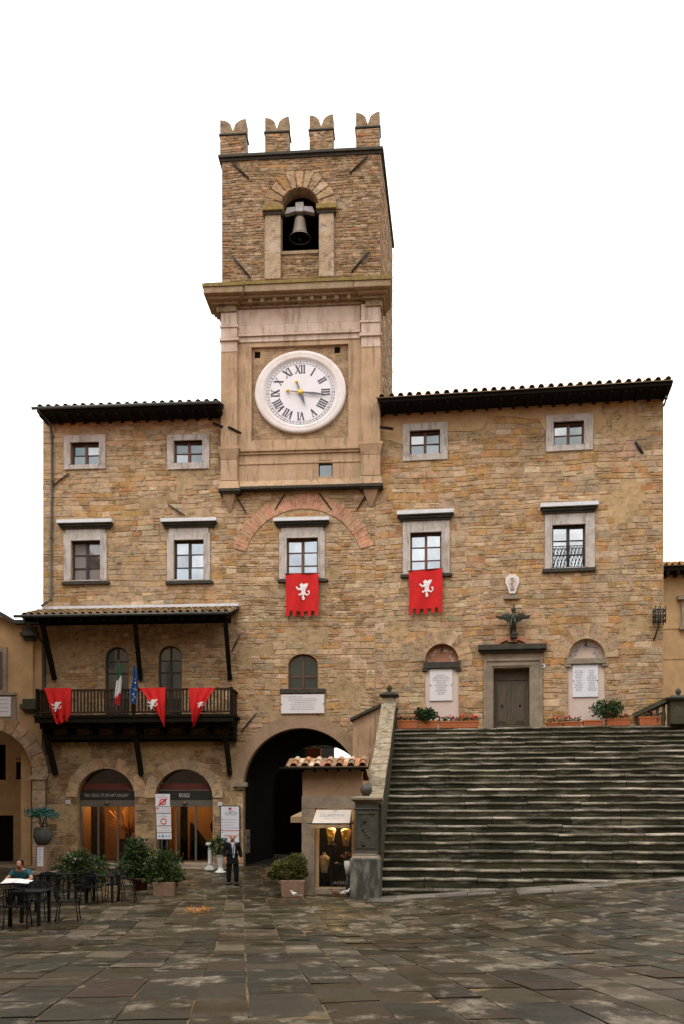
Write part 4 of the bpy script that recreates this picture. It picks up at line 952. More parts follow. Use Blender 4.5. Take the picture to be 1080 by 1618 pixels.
# smooth render left between stones and eaves
def notch(pl, rects):
    low = pl[:-2]; top = pl[-2:]; out_ = []
    for a, b, c, d in rects:
        ia = [q for q in low if q[0] < a]; ib = [q for q in low if q[0] > b]
        zl = lambda uu: min(low, key=lambda q: abs(q[0] - uu))[1]
        if zl((a + b) / 2) < d: low = ia + [(a + .01, zl(a)), (a + .01, min(d, top[0][1] - .05)), (b - .01, min(d, top[0][1] - .05)), (b - .01, zl(b))] + ib
    return low + top
m = MB(); pts = []; N_ = 40
zu = TOP_R + .02
for i in range(N_ + 1):
    u = .15 + (8.2 - .15) * i / N_; pts.append((u, min(zu - .12, TOP_R - .82 + .3 * noise.noise(Vector((u * .9, 1.4, 0))) - (.35 if u < 1.5 else 0) - .5 * max(0, 1 - abs(u - 7.4) / 1.2) + (.45 if 4 < u < 6 else 0))))
kp = [FR.rect(*RW[0][1]), FR.rect(*RW[1][1])]
pl = [(u, z) for u, z in pts] + [(pts[-1][0], zu), (pts[0][0], zu)]
pl = notch(pl, kp)
m.mesh(filled(pl, [], .03), lambda v: (v.x, -.012 - v.z, v.y))
m.build('eaves_render', 'plaster_ochre', wing)
for i, (op, su, ho, si) in enumerate(RW):
    w = window(FR, wing, op, su, rows=2 if i < 2 else 3, pane=['pane_mid', 'pane_mid', 'pane_soft', 'pane_mid'] if i < 2 else 'pane_bright', wood='wood_frame' if i < 3 else 'wood_frame_dark', hood=ho, sill=si, frieze=bool(ho))
    if i == 3:
        u0, u1, z0, z1 = FR.rect(873, 862, 923, 897); g = MB()
        for k in range(9):
            u = u0 + (u1 - u0) * (k + .5) / 9; g.tube([(u - .05, .06, z0), (u + .05, .06, (z0 + z1) / 2), (u - .05, .06, z1)], .011, 5); g.tube([(u + .05, .06, z0), (u - .05, .06, (z0 + z1) / 2), (u + .05, .06, z1)], .011, 5)
        for z in (z0 + .03, z1): g.tube([(u0, .06, z), (u1, .06, z)], .016, 5)
        g.build('grille', 'iron', w)
# relieving stones over the hooded windows, niches
vt = tones(rg, (4, .6, 3, 2, .3, 1.4, 0))
for x0, y0, x1, y1, rp_ in ((671, 1017, 724, 1160, 27), (897, 1009, 955, 1160, 29)):
    m = MB(); u0, u1, z0, z1 = FR.rect(x0, y0, x1, y1); voussoirs(m, (u0 + u1) / 2, z1 - rp_ / 1400 * 33, (u1 - u0) / 2, rp_ / 1400 * 33, .52, 0, 180, 13, 0, .03, rg, vt)
    m.build('niche_arch', 'stone', wing)
for (x0, y0, x1, y1, yl, yp), fill, ledge in (((671, 1017, 724, 1160, 1046, 1056), 'brick_pink', 'slab_dark'), ((897, 1009, 955, 1160, 1040, 1049), 'plaster_pink', 'pietra_dull')):
    u0, u1, z0, z1 = FR.rect(x0, y0, x1, y1); zl = FR.px((x0 + x1) / 2, yp)[1]; zt = FR.px((x0 + x1) / 2, yl)[1]
    m = MB(); m.box(u0, u1, .05, .4, z0, zl); b = m.build('niche_panel', 'plaster_pink', wing)
    m = MB(); m.box(u0 - .06, u1 + .06, -.08, .3, zl + .002, zt); m.box(u0 - .1, u0 + .1, -.06, .1, zl - .1, zl); m.box(u1 - .1, u1 + .1, -.06, .1, zl - .1, zl); m.build('niche_ledge', ledge, wing, bevel=.012)
    m = MB(); m.box(u0 - .02, u1 + .02, .24, .48, zt + .002, z1 + .05); m.build('lunette', fill, wing)
    m = MB(); rr = random.Random(3); c = ((u0 + u1) / 2)
    for k in range(22):
        t = math.pi * (k + .5) / 22; r = (u1 - u0) * .5 * rr.uniform(.55, .85); u = c + r * math.cos(t); z = zt + .05 + r * math.sin(t) * .95; s = rr.uniform(.03, .07)
        m.poly([(u - s, .225, z - s * .5), (u + s, .225, z - s * .6), (u + s * .8, .228, z + s * .5), (u - s * .7, .226, z + s * .6)])
    m.build('worn_relief', 'ink_grey' if fill != 'brick_pink' else 'plaster_pale', wing)
    m = MB(); m.tube([(c, .15, z1 - .02), (c, .1, z1 - .16)], .02, 6); m.ball((c, .1, z1 - .2), .05, 8); m.build('lamp_hook', 'iron', wing)
# door with its stone frame, frieze and hood
u0, u1, z0, z1 = FR.rect(779, 1055, 836, 1150)
m = MB(); m.box(u0, u1, .34, .4, z0 - .4, z1)
uc = (u0 + u1) / 2; zt = z1 - .38
m.box(u0 + .02, u1 - .02, .31, .34, zt - .03, zt + .03); m.box(u0, u1, .30, .34, z1 - .06, z1)
for a, b in ((u0 + .02, uc - .015), (uc + .015, u1 - .02)):
    m.box(a, b, .315, .34, z0 - .3, zt - .05)
    for c, d in ((z0 + .16, zt - .14),):
        mid = (a + b) / 2; hw = (b - a) / 2 - .1
        pl = [(mid - hw, c), (mid + hw, c), (mid + hw, d - .08), (mid + hw * .6, d - .02), (mid, d), (mid - hw * .6, d - .02), (mid - hw, d - .08)]
        m.prism(pl, .295, .32); ipl = [(mid + (u - mid) * .78, (c + d) / 2 + (z - (c + d) / 2) * .9) for u, z in pl]; m.prism(ipl, .272, .297)
        jpl = [(mid + (u - mid) * .6, (c + d) / 2 + (z - (c + d) / 2) * .82) for u, z in pl]; m.prism(jpl, .262, .275)
door = m.build('door', 'wood_door', wing, bevel=.008)
m = MB(); zk = z0 + .85
for a in ((u0 + uc) / 2, (u1 + uc) / 2): m.ball((a, .25, zk), .045, 10)
m.build('knob', 'iron', door)
m = MB(); a, b, c, d = FR.rect(764, 1041, 856, 1160)
m.box(a, u0, -.07, .3, c, d); m.box(u1, b, -.07, .3, c, d); m.box(u0, u1, -.068, .3, z1 + .001, d)
m.box(a - .0, a + .09, -.11, -.07, c, d + .01); m.box(b - .09, b, -.11, -.07, c, d + .01); m.box(a + .09, b - .09, -.11, -.068, d - .09, d + .01)
m.box(u0 - .14, u0 - .06, -.10, -.07, c, z1 + .13); m.box(u1 + .06, u1 + .14, -.10, -.07, c, z1 + .13); m.box(u0 - .06, u1 + .06, -.10, -.068, z1 + .06, z1 + .13)
e = FR.rect(764, 1030, 856, 1041); m.box(a + .04, b - .04, -.05, .02, e[2], e[3]); m.build('door_surround', 'pietra_dull', door, bevel=.01)
m = MB(); a, b, c, d = FR.rect(755, 1018, 863, 1030, .2); m.box(a, b, -.30, .02, c + .08, d); m.box(a + .06, b - .06, -.2, .02, c, c + .08); m.build('door_hood', 'slab_dark', door, bevel=.015)
m = MB(); uc2, zc2 = FR.px(809, 1018); 
m.prism(ring(uc2, zc2 - .75, 1.0, 1.05, .86, .91, 48, 132, 12), -.12, .02); m.prism([(uc2 - .17, zc2 + .05), (uc2 + .17, zc2 + .05), (uc2 + .14, zc2 + .33), (uc2 + .2, zc2 + .36), (uc2 - .2, zc2 + .36), (uc2 - .14, zc2 + .33)], -.2, .02); m.build('pediment', 'brick_pink', door)
eave(wing, FR.px(597, 627, 1.0)[0], FR.px(1061, 598, 1.0)[0], 1.0, FR.px(830, 614, 1.0)[1], R_(17), 6, random.Random(3), lichen=True, gutter=False, board=.18)
tie_bar(FR, wing, 1003, 698, 1015, 717, r=.04)
pipe(FR, '', [(1062, 602, .95), (1059, 612, .8), (1052, 630, .3), (1048, 642, .05)], 'short dark downpipe bracing off the right end of the wing eave', .035)
# ------------------------------------------------------------------ staircase
rg = random.Random(41)
uin = (FR.px(625, 1150, .9)[0] + FR.px(603, 1400, 7.1)[0]) / 2
uend = FR.px(1110, 1150, .9)[0]
ZL = FR.px(800, 1149, .9)[1]; NS = 24; Y0, Y1 = 7.1, .9; RUN = (Y0 - Y1) / (NS - 1); ZB = -.12
hs = [.275 + (.185 - .275) * i / (NS - 1) for i in range(NS)]; k = (ZL - ZB) / sum(hs); hs = [h * k for h in hs]
stair = thing('stone_staircase', ((uin + uend) / 2, -4, 0), 'broad worn mossy stone staircase climbing from the square to the wing door', 'staircase', FR)
z = ZB
for i in range(NS):
    y = -(Y0 - i * RUN); z1 = z + hs[i]; mb = MB(); u = uin - .05
    back = y + RUN + .08 if i < NS - 1 else .02
    while u < uend:
        w = min(rg.uniform(.9, 2.6), uend - u + .01); n = max(2, int(w / .14)); dy, dz = rg.uniform(-.03, .03), rg.uniform(-.022, .012)
        bt = rg.uniform(.6, 1.35); P = []
        for j in range(n + 1):
            uu = u + .008 + (w - .016) * j / n
            a = noise.noise(Vector((uu * 2.2, i * 3.7, 0))) * .024; b = noise.noise(Vector((uu * 1.7, i * 5.1, 7))) * .02
            yy = y + dy + a; zz = z1 + dz + b
            P.append([(yy + .012, z - .03), (yy + .004, z + (z1 - z) * .45), (yy, zz - .085), (yy - .028, zz - .068), (yy - .038, zz - .04), (yy - .024, zz - .012), (yy + .02, zz), (yy + .1, zz + .008), (back, zz + .015)])
            P[-1] = [(uu, p, q) for p, q in P[-1]]
        for j in range(n):
            uu = P[j][0][0]; wn = noise.noise(Vector((uu * .8, i * 2.3, 3))) + .5 * noise.noise(Vector((uu * 2.9, i * 2.3, 30)))
            pale = max(0, min(1, .28 + wn * 1.5)) * bt
            for q in range(8):
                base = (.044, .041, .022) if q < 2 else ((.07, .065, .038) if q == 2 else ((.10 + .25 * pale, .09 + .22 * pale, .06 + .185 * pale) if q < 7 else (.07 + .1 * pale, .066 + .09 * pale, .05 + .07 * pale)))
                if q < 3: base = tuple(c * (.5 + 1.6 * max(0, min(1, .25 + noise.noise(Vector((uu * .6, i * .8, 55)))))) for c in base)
                if q == 7 and i < NS - 1: pass
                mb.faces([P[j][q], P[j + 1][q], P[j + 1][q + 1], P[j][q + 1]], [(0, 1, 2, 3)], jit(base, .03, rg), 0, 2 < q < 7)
        for e in (0, n): mb.faces(P[e], [list(range(9))], (.05, .048, .036))
        u += w
    if i == NS - 1: mb.box(uin - .05, uend, y + .2, .02, z - 1, z1 - .02, (.06, .055, .04))
    mb.build('step', 'stair_stone', stair); z = z1
m = MB(); zt, zb_ = FR.px(612, 1112, 1.0)[1], FR.px(586, 1266, 6.9)[1]
prof = [(-Y0 + .1, -.3), (-Y0 + .1, zb_ - .1), (-1.1, zt - .1), (-.0, zt - .1), (-.0, -.3)]
m.extrude_u(prof, uin - .46, uin - .02); m.build('parapet', 'wall_mossy', stair)
m = MB(); rr = random.Random(4)
N = 15
for i in range(N):
    a, b = i / N, (i + 1) / N - .006; ya, yb = -Y0 + .06 + (Y0 - 1.1) * a, -Y0 + .06 + (Y0 - 1.1) * b; za, zb2 = zb_ + (zt - zb_) * a, zb_ + (zt - zb_) * b
    o = rr.uniform(-.012, .012); m.extrude_u([(ya, za - .1 + o), (ya, za + .03 + o), (yb, zb2 + .03 + o), (yb, zb2 - .1 + o)], uin - .50 + o, uin + .02 + o)
m.box(uin - .5, uin + .02, -1.1, -.0, zt - .1, zt + .03); m.build('coping', 'coping', stair, bevel=.02)

def cap_pillar(F, c, u, y, zb, zt, w, label, extra_ball=False):
    p = thing('stone_post', (u, y, zb), label, 'stone post', F)
    h = w / 2; m = MB(); m.box(u - h, u + h, y - h, y + h, zb, zt - .16); m.build('shaft', 'coping' if not extra_ball else 'wall_mossy', p, bevel=.02)
    m = MB(); m.frustum(u - h * 1.1, u + h * 1.1, y - h * 1.1, y + h * 1.1, zt - .16, zt - .09, .1); m.box(u - h - .14, u + h + .14, y - h - .14, y + h + .14, zt - .09, zt - .03)
    m.frustum(u - h - .1, u + h + .1, y - h - .1, y + h + .1, zt - .03, zt + .05, -.12); m.build('cap', 'slab_dark', p, bevel=.015)
    m = MB(); m.lathe([(.09, 0), (.06, .05), (.085, .1), (.1, .16), (.07, .22), (.02, .27)], (u, y, zt + .05), 12); m.build('finial', 'slab_dark', p)
    return p
cap_pillar(FR, None, uin - .24, -.85, FR.px(606, 1112, .9)[1] - .9, FR.px(606, 1096, .9)[1], .40, 'square stone post with dark cap and small finial at the top left of the staircase')
# parapet and post at the right end of the landing
pr = thing('landing_parapet', (FR.px(1030, 1147, .6)[0], -.5, ZL), 'dark mossy stone parapet sloping up to the post at the right end of the landing', 'parapet', FR)
a, za = FR.px(1002, 1129, .15); b, zb2 = FR.px(1056, 1103, .9)
m = MB(); m.bar((a, -.15, za - .05), (b, -.9, zb2 - .05), .3, .16); m.build('coping', 'wall_mossy', pr)
m = MB()
for i in range(5):
    t = (i + .6) / 5.4; u, y, zz = a + (b - a) * t, -.15 - .75 * t, za + (zb2 - za) * t - .13
    m.lathe([(.07, 0), (.05, .06), (.09, (zz - ZL) * .35), (.045, (zz - ZL) * .75), (.07, zz - ZL)], (u, y, ZL), 8)
m.build('baluster', 'wall_mossy', pr)
cap_pillar(FR, None, FR.px(1071, 1120, .95)[0], -.95, ZL, FR.px(1068, 1102, .95)[1], .62, 'thick stone post with a broad dark cap at the right end of the landing', True)

# carved pedestal with a ball at the foot of the stairs
ZP = FR.px(576, 1414, 7.6)[1]; PO = 7.75
c0, c1, z0, z1 = FR.rect(552, 1352, 600, 1416, PO); z0 -= .25
ped = thing('stone_pedestal', ((c0 + c1) / 2, -PO + .4, z0), 'carved stone pedestal with marble block and ball finial at the foot of the stairs', 'pedestal', FR)
uc = (c0 + c1) / 2; yc = -PO + .43
m = MB(); m.box(c0, c1, -PO, -PO + .86, z0, z1 - .08); m.build('block', 'marble_veined', ped, bevel=.025)
m = MB(); m.frustum(c0 + .03, c1 - .03, -PO + .03, -PO + .83, z1 - .08, z1, -.05); m.box(c0 + .09, c1 - .09, -PO + .09, -PO + .77, z1, z1 + .06); m.build('plinth', 'pietra_dull', ped, bevel=.015)
s0, s1, q0, q1 = FR.rect(560, 1267, 595, 1349, PO - .1)
m = MB(); ya, yb = -PO + .13, -PO + .73; m.box(s0, s1, ya, yb, z1 + .06, q1 - .02)
m.box(s0 - .03, s1 + .03, ya - .03, yb + .03, z1 + .06, z1 + .12); m.box(s0 - .03, s1 + .03, ya - .03, yb + .03, q1 - .22, q1 - .17)
m.build('shaft', 'shaft_dark', ped, bevel=.02)
m = MB(); t = .05
for A in ((s0 + .02, s0 + .02 + t, z1 + .2, q1 - .3), (s1 - .02 - t, s1 - .02, z1 + .2, q1 - .3), (s0 + .02 + t, s1 - .02 - t, z1 + .2, z1 + .25), (s0 + .02 + t, s1 - .02 - t, q1 - .35, q1 - .3)): m.box(A[0], A[1], ya - .022, ya + .01, A[2], A[3])
m.build('panel_moulding', 'wall_mossy', ped, bevel=.008); m = MB()
rr = random.Random(8)
for k in range(14): 
    z_ = z1 + .32 + k * .075
    if z_ < q1 - .42: m.ball((uc + rr.uniform(-.1, .1), ya, z_), rr.uniform(.03, .06), 8)
m.build('carved_relief', 'shaft_dark', ped)
m = MB(); m.frustum(s0, s1, ya, yb, q1 - .02, q1 + .06, .09); m.box(s0 - .13, s1 + .13, ya - .13, yb + .13, q1 + .06, q1 + .13); m.frustum(s0 - .1, s1 + .1, ya - .1, yb + .1, q1 + .13, q1 + .17, -.16); m.build('cap', 'pietra_dull', ped, bevel=.012)
m = MB(); bzc = FR.px(577, 1248, PO - .4)[1]; m.lathe([(.13, 0), (.07, .05), (.07, .08), (.13, .12)], (uc, yc, q1 + .16), 12); m.ball((uc, yc, bzc), .175, 16); m.build('ball_finial', 'shaft_dark', ped)

# plastered wall with a lean-to slab between archway and stairs
m = MB(); pl = [FR.px(x, y, 1.2) for x, y in ((557, 1240), (603, 1240), (603, 1116), (557, 1139))]
wl = thing('lean_to_wall', (sum(p[0] for p in pl) / 4, -1.2, 0), 'narrow tan plastered wall with sloping dark slab top, left of the staircase', 'wall', FR)
m.prism([(pl[0][0], -.2), (pl[1][0], -.2), pl[2], pl[3]], -1.2, -.1); m.build('wall', 'plaster', wl)
m = MB(); a, b = FR.px(553, 1139, 1.3), FR.px(600, 1116, 1.3); m.prism([a, b, (b[0], b[1] + .1), (a[0], a[1] + .1)], -1.36, -.1); m.build('coping_slab', 'slab_dark', wl)

# ------------------------------------------------------------------ jewellery kiosk
FK = Frame((world_at(522, 26.7), 26.7, 0), -5)
rg = random.Random(51)
k0, k1 = FK.px(477.5, 1330)[0], FK.px(572, 1330)[0]; KB = -.25; KT = FK.px(520, 1221)[1]
kiosk = thing('jewellery_kiosk', ((k0 + k1) / 2, 0, KB), 'small plastered jewellery kiosk with terracotta tile roof beside the stairs', 'kiosk', FK)
zli, zl0 = FK.px(520, 1258)[1], FK.px(520, 1277)[1]; w0, w1 = FK.px(497, 1340)[0], FK.px(557, 1340)[0]; zs = FK.px(520, 1403)[1]
m = MB(); m.box(k0, k1, 0, .3, zli, KT + .12); m.box(k0, k0 + .25, .3, 3.6, KB, KT - .35); m.box(k1 - .2, k1, .3, 3.6, KB, KT - .35); m.box(k0 + .25, k1 - .2, 1.3, 1.5, KB, KT - .3); m.box(k0 + .25, k1 - .2, .3, 1.3, zl0 + .1, zl0 + .2)
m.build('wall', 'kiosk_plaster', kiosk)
m = MB(); m.box(k0 - .02, k1, -.03, .28, zl0, zli - .002); m.box(k0 - .02, w0, -.03, .28, KB, zl0 - .004); m.box(w1, k1, -.03, .28, KB, zl0 - .004); m.box(w0 + .002, w1 - .002, -.06, .3, KB, zs); m.build('stone_frame', 'pietra_dull', kiosk, bevel=.015)
m = MB(); m.box(w0, w0 + .12, .06, .12, zs, zl0); m.box(w1 - .04, w1, .06, .12, zs, zl0); m.box(w0 + .12, w1 - .04, .06, .12, zs, zs + .03); fr = m.build('display_window', 'canvas_tan', kiosk)
m = MB(); m.poly([(w0 + .12, .1, zs + .03), (w1 - .04, .1, zs + .03), (w1 - .04, .1, zl0), (w0 + .12, .1, zl0)]); m.build('pane', 'shop_glass', fr)
m = MB(); write(m, 'AMAN', w0 + .78, .085, zs + .16, .46, .1); m.build('lettering', 'pietra_dull', fr)
m = MB(); m.box(k0 + .26, k1 - .21, 1.2, 1.29, KB, zl0); m.box(k0 + .26, k0 + .3, .3, 1.2, KB, zl0); m.box(k1 - .25, k1 - .21, .3, 1.2, KB, zl0); m.box(k0 + .3, k1 - .25, .29, 1.2, zs - .05, zs); m.build('display_lining', 'near_black', kiosk)
r0, r1 = FK.px(454, 1210, .35)[0], FK.px(582, 1204, .35)[0]; ze = FK.px(518, 1209, .35)[1]
m = MB(); tile_field(m, r0 + .02, r1 - .02, -.36, ze - .02, .9, R_(19), rg, .30, [(.34, .15, .075), (.38, .18, .085), (.28, .16, .09), (.44, .32, .22), (.30, .12, .06), (.22, .15, .09)]); m.build('roof_tiles', 'tiles', kiosk)
m = MB(); m.faces([(r0 - .1, -.4, ze - .12), (r1, -.4, ze - .12), (r1, .5, ze + .2), (r0 - .1, .5, ze + .2), (r0 - .1, -.4, ze - .06), (r1, -.4, ze - .06), (r1, .5, ze + .26), (r0 - .1, .5, ze + .26)], [(3, 2, 1, 0), (4, 5, 6, 7), (0, 1, 5, 4), (1, 2, 6, 5), (2, 3, 7, 6), (3, 0, 4, 7)])
for i in range(7):
    u = r0 + .1 + (r1 - r0 - .3) * i / 6; m.bar((u, -.36, ze - .15), (u, .1, ze + .02), .07, .09)
m.tube([(r0 - .25, -.42, ze - .09), (r1, -.42, ze - .09)], .04, 6); m.build('eaves', 'wood_dark', kiosk)
m = MB(); m.faces([(k0, .45, ze + .24), (k1, .45, ze + .24), (k1, 3.6, ze - .3), (k0, 3.6, ze - .3)], [(0, 1, 2, 3)]); m.build('roof_slope', 'terracotta', kiosk)
lp = bpy.data.lights.new('kiosk_lamp', 'POINT'); lp.energy = 70; lp.color = (1, .66, .28); lp.shadow_soft_size = .06
lo = bpy.data.objects.new('kiosk_lamp', lp); COL.objects.link(lo); lo.matrix_world = FK.M @ Matrix.Translation(((w0 + w1) / 2 + .1, .38, zl0 - .38))
# awning
aw = thing('awning', ((w0 + w1) / 2, -.2, zl0 - .5), 'pale fabric awning with faded shop lettering over the kiosk window', 'awning', FK)
t0, t1 = FK.px(500, 1279, .05), FK.px(555, 1278, .05); b0, b1 = FK.px(492.5, 1301, .5), FK.px(552, 1300, .5); v0 = FK.px(520, 1308, .5)[1]
m = MB(); nn = 10; zA, zB = t0[1], b0[1]
for i in range(nn):
    a, b = i / nn, (i + 1) / nn
    m.poly([(b0[0] + (b1[0] - b0[0]) * a, -.5, zB), (b0[0] + (b1[0] - b0[0]) * b, -.5, zB), (t0[0] + (t1[0] - t0[0]) * b, -.05, zA), (t0[0] + (t1[0] - t0[0]) * a, -.05, zA)])
m.build('canopy', 'canvas', aw)
m = MB()
for i in range(nn):
    a, b = i / nn, (i + 1) / nn; ua, ub = b0[0] + (b1[0] - b0[0]) * a, b0[0] + (b1[0] - b0[0]) * b
    m.poly([(ua, -.5 + .012 * math.sin(i * 2.1), v0), (ub, -.5 + .012 * math.sin(i * 2.1 + 2.1), v0), (ub, -.5, zB), (ua, -.5, zB)])
m.build('valance', 'canvas_tan', aw)
m = MB(); m.tube([(b0[0] - .14, -.5, zB), (b1[0] + .12, -.5, zB)], .018, 6)
for q in (b0[0] - .02, b1[0] + .06): m.tube([(q, -.5, zB), (q + .03, -.03, zB + .1)], .014, 6)
m.build('awning_bar', 'iron', aw)
m = MB(); uc3 = (t0[0] + t1[0]) / 2; zq = zA + (zB - zA) * .42
def on_aw(mb_, txt, u, f, w, h):
    vs, fs = lettering(txt, w, h); zc, yc_ = zA + (zB - zA) * f, -.05 - .45 * f; ln = math.hypot(.45, zA - zB)
    mb_.faces([(u + a, yc_ - (.45 / ln) * (-b) - .008, zc + b * (zA - zB) / ln + .004) for a, b in vs], fs)
on_aw(m, 'DELBRENNA', uc3 - .04, .40, .72, .13); on_aw(m, 'JEWELRY  CORTONA', uc3 - .03, .66, .52, .05); on_aw(m, 'W', uc3 + .03, .1, .16, .12)
m.build('lettering', 'ink_grey', aw)
# necklace busts behind the glass
def bust(px, py0, py1, wpx, y, label, neck):
    u = FK.px(px, (py0 + py1) / 2, -y)[0]; za, zb = FK.px(px, py1, -y)[1], FK.px(px, py0, -y)[1]; h = zb - za; w = wpx / 1400 * 26.9 / 2
    t = thing('necklace_bust', (u, y, za), label, 'display bust', FK, 'necklace busts in the kiosk window')
    m = MB(); prof = [(.55, 0), (.62, .12), (.78, .5), (1.0, .8), (.98, .9), (.5, .97)] if not neck else [(.62, 0), (.7, .2), (.95, .62), (1.0, .74), (.62, .83), (.3, .88), (.26, .96), (.3, 1)]
    m.lathe([(r * w, z * h) for r, z in prof], (u, y, za), 16, 1, .45); m.build('bust', 'bust_cream', t)
    m = MB(); m.tube([(u + w * .62 * math.sin(q) , y - .46 * w - .012, za + h * (.72 - .3 * math.cos(q))) for q in [(-1.5 + 3 * i / 12) for i in range(13)]], .012, 5); m.ball((u, y - .45 * w - .02, za + h * .38), .022, 8); m.build('necklace', 'gold', t)
    m = MB(); m.box(u - .015, u + .015, y - .015, y + .015, zs, za); m.box(u - .1, u + .1, y - .07, y + .07, zs, zs + .02); m.build('stand', 'iron', t)
bust(522.5, 1307, 1331, 16, .42, 'lamp lit cream necklace bust in the middle of the kiosk window', False)
bust(546.5, 1308, 1337, 16, .34, 'lamp lit cream necklace bust beside the stone pedestal, tilted gold necklace', False)
bust(512, 1346, 1379, 17, .30, 'cream necklace bust with a neck, lowest in the kiosk window', True)
def shelf(px, py, wpx, y, label):
    u, z = FK.px(px, py, -y); w = wpx / 1400 * 26.9 / 2; t = thing('jewellery_stand', (u, y, zs), label, 'display stand', FK)
    m = MB(); m.lathe([(w, 0), (w, .03)], (u, y, z), 14, 1, .6); m.build('tray', 'wood_rail', t)
    m = MB(); m.lathe([(.1, 0), (.03, .03), (.02, .2), (.035, z - zs - .05), (w * .8, z - zs)], (u, y, zs), 10); m.build('stem', 'bronze', t)
    m = MB(); rr = random.Random(px)
    for i in range(7): m.ball((u + rr.uniform(-w, w) * .7, y - .05 + rr.uniform(-.03, .03), z + .055), rr.uniform(.014, .03), 6)
    m.build('jewels', 'pietra', t)
shelf(524, 1336, 20, .62, 'dark round jewellery stand under the middle bust'); shelf(534, 1366, 15, .40, 'small jewellery stand with pale stones in the kiosk window')
# red flowers in a white pot on the kiosk sill
u, z = FK.px(549, 1382, .18)
t = thing('flower_pot', (u, -.2, z), 'slim white pot of red flowers between kiosk window and stone pedestal', 'flower pot', FK)
m = MB(); m.lathe([(.06, 0), (.1, .25), (.11, .42), (.085, .42)], (u, -.2, z), 12); m.build('pot', 'urn_white', t)
m = MB(); m.tube([(u, -.2, -.2), (u, -.2, z + .02)], .05, 8); m.build('stand', 'iron', t)
m = MB(); leaves(m, (u - .02, -.22, z + .58), (.16, .14, .15), 90, .07, GREENS, random.Random(1)); m.build('foliage', 'leaf', t)
m = MB(); rr = random.Random(2)
for i in range(9): m.ball((u + rr.uniform(-.18, .14), -.3 + rr.uniform(-.06, .1), z + .56 + rr.uniform(-.1, .14)), rr.uniform(.02, .035), 6)
m.build('blossom', 'flower_red', t)

# ------------------------------------------------------------------ wooden balcony with its own tiled roof
rg = random.Random(61); BO = 1.15
g0, g1 = FL.px(57.5, 1110, BO)[0], FL.px(367, 1110, BO)[0]; zr, zf = FL.px(210, 1088, BO)[1], FL.px(210, 1129, BO)[1]
bal = thing('wooden_balcony', ((g0 + g1) / 2, 0, zf), 'dark timber balcony with slatted railing under a tiled roof', 'balcony', FL)
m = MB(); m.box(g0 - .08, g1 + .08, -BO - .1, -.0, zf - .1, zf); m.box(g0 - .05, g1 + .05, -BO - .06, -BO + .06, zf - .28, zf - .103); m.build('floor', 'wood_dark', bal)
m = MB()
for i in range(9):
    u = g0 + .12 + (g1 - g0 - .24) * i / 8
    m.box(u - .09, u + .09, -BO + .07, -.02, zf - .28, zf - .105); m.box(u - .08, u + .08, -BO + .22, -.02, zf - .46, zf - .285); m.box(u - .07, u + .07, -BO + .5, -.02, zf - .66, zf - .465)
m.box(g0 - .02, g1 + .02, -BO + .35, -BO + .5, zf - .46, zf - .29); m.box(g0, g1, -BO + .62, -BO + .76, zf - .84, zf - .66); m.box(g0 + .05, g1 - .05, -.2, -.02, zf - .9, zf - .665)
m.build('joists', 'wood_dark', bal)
m = MB(); m.box(g0, g1, -BO - .05, -BO + .06, zr - .07, zr); m.box(g0, g1, -BO - .03, -BO + .04, zf + .06, zf + .13)
for u in (g0 + .05, g1 - .05): m.box(u - .05, u + .05, -BO + .06, -.02, zr - .07, zr); m.box(u - .03, u + .03, -BO + .04, -.02, zf + .06, zf + .13)
m.build('handrail', 'wood_rail', bal, bevel=.01)
m = MB()
for u in (g0 + .04, g1 - .04, g0 + (g1 - g0) * .5): m = MB(); m.box(u - .055, u + .055, -BO - .06, -BO + .065, zf, zr + .03); m.build('post', 'wood_dark', bal, bevel=.01)
bb_ = MB(); bb_.box(g0 - .0, g0 + .05, -BO - .015, -BO + .02, zf + .1301, zr - .0701)
nb = 56; first = None; stp = (g1 - g0 - .2) / nb
for i in range(nb):
    u = g0 + .16 + stp * i
    if abs(u - (g0 + g1) / 2) < .06: continue
    if first is None:
        m = MB(); m.box(u - .025, u + .025, -BO - .02, -BO + .03, zf + .131, zr - .071); first = m.build('baluster', 'wood_rail', bal); fu = u
    else:
        c = first.copy(); COL.objects.link(c); c.parent = bal; c.location = (u - fu, 0, 0)
for s_, uu in ((0, g0 + .05), (1, g1 - .05)):
    for i in range(7):
        c = first.copy(); COL.objects.link(c); c.parent = bal; c.location = (uu - fu, .15 + .14 * i, 0)
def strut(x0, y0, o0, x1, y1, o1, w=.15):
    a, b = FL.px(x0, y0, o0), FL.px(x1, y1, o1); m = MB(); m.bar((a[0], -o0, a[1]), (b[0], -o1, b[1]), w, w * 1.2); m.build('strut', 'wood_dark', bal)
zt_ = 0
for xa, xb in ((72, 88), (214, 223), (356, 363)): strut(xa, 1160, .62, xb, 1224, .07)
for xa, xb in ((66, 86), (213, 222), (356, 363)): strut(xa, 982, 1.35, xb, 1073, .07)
e0, e1 = FL.px(33, 968, 1.75)[0], FL.px(363, 968, 1.75)[0]; zeb = FL.px(200, 969, 1.75)[1]; zwb = FL.px(200, 962)[1]; sl = math.atan2(zwb - zeb, 1.75)
m = MB(); m.faces([(e0, -1.7, zeb - .1), (e1, -1.7, zeb - .1), (e1, 0, zwb - .1), (e0, 0, zwb - .1), (e0, -1.7, zeb - .04), (e1, -1.7, zeb - .04), (e1, 0, zwb - .04), (e0, 0, zwb - .04)], [(3, 2, 1, 0), (4, 5, 6, 7), (0, 1, 5, 4), (1, 2, 6, 5), (2, 3, 7, 6), (3, 0, 4, 7)])
for i in range(19):
    u = e0 + .15 + (e1 - e0 - .3) * i / 18; m.bar((u, -1.68, zeb - .17), (u, -.02, zwb - .17), .08, .14)
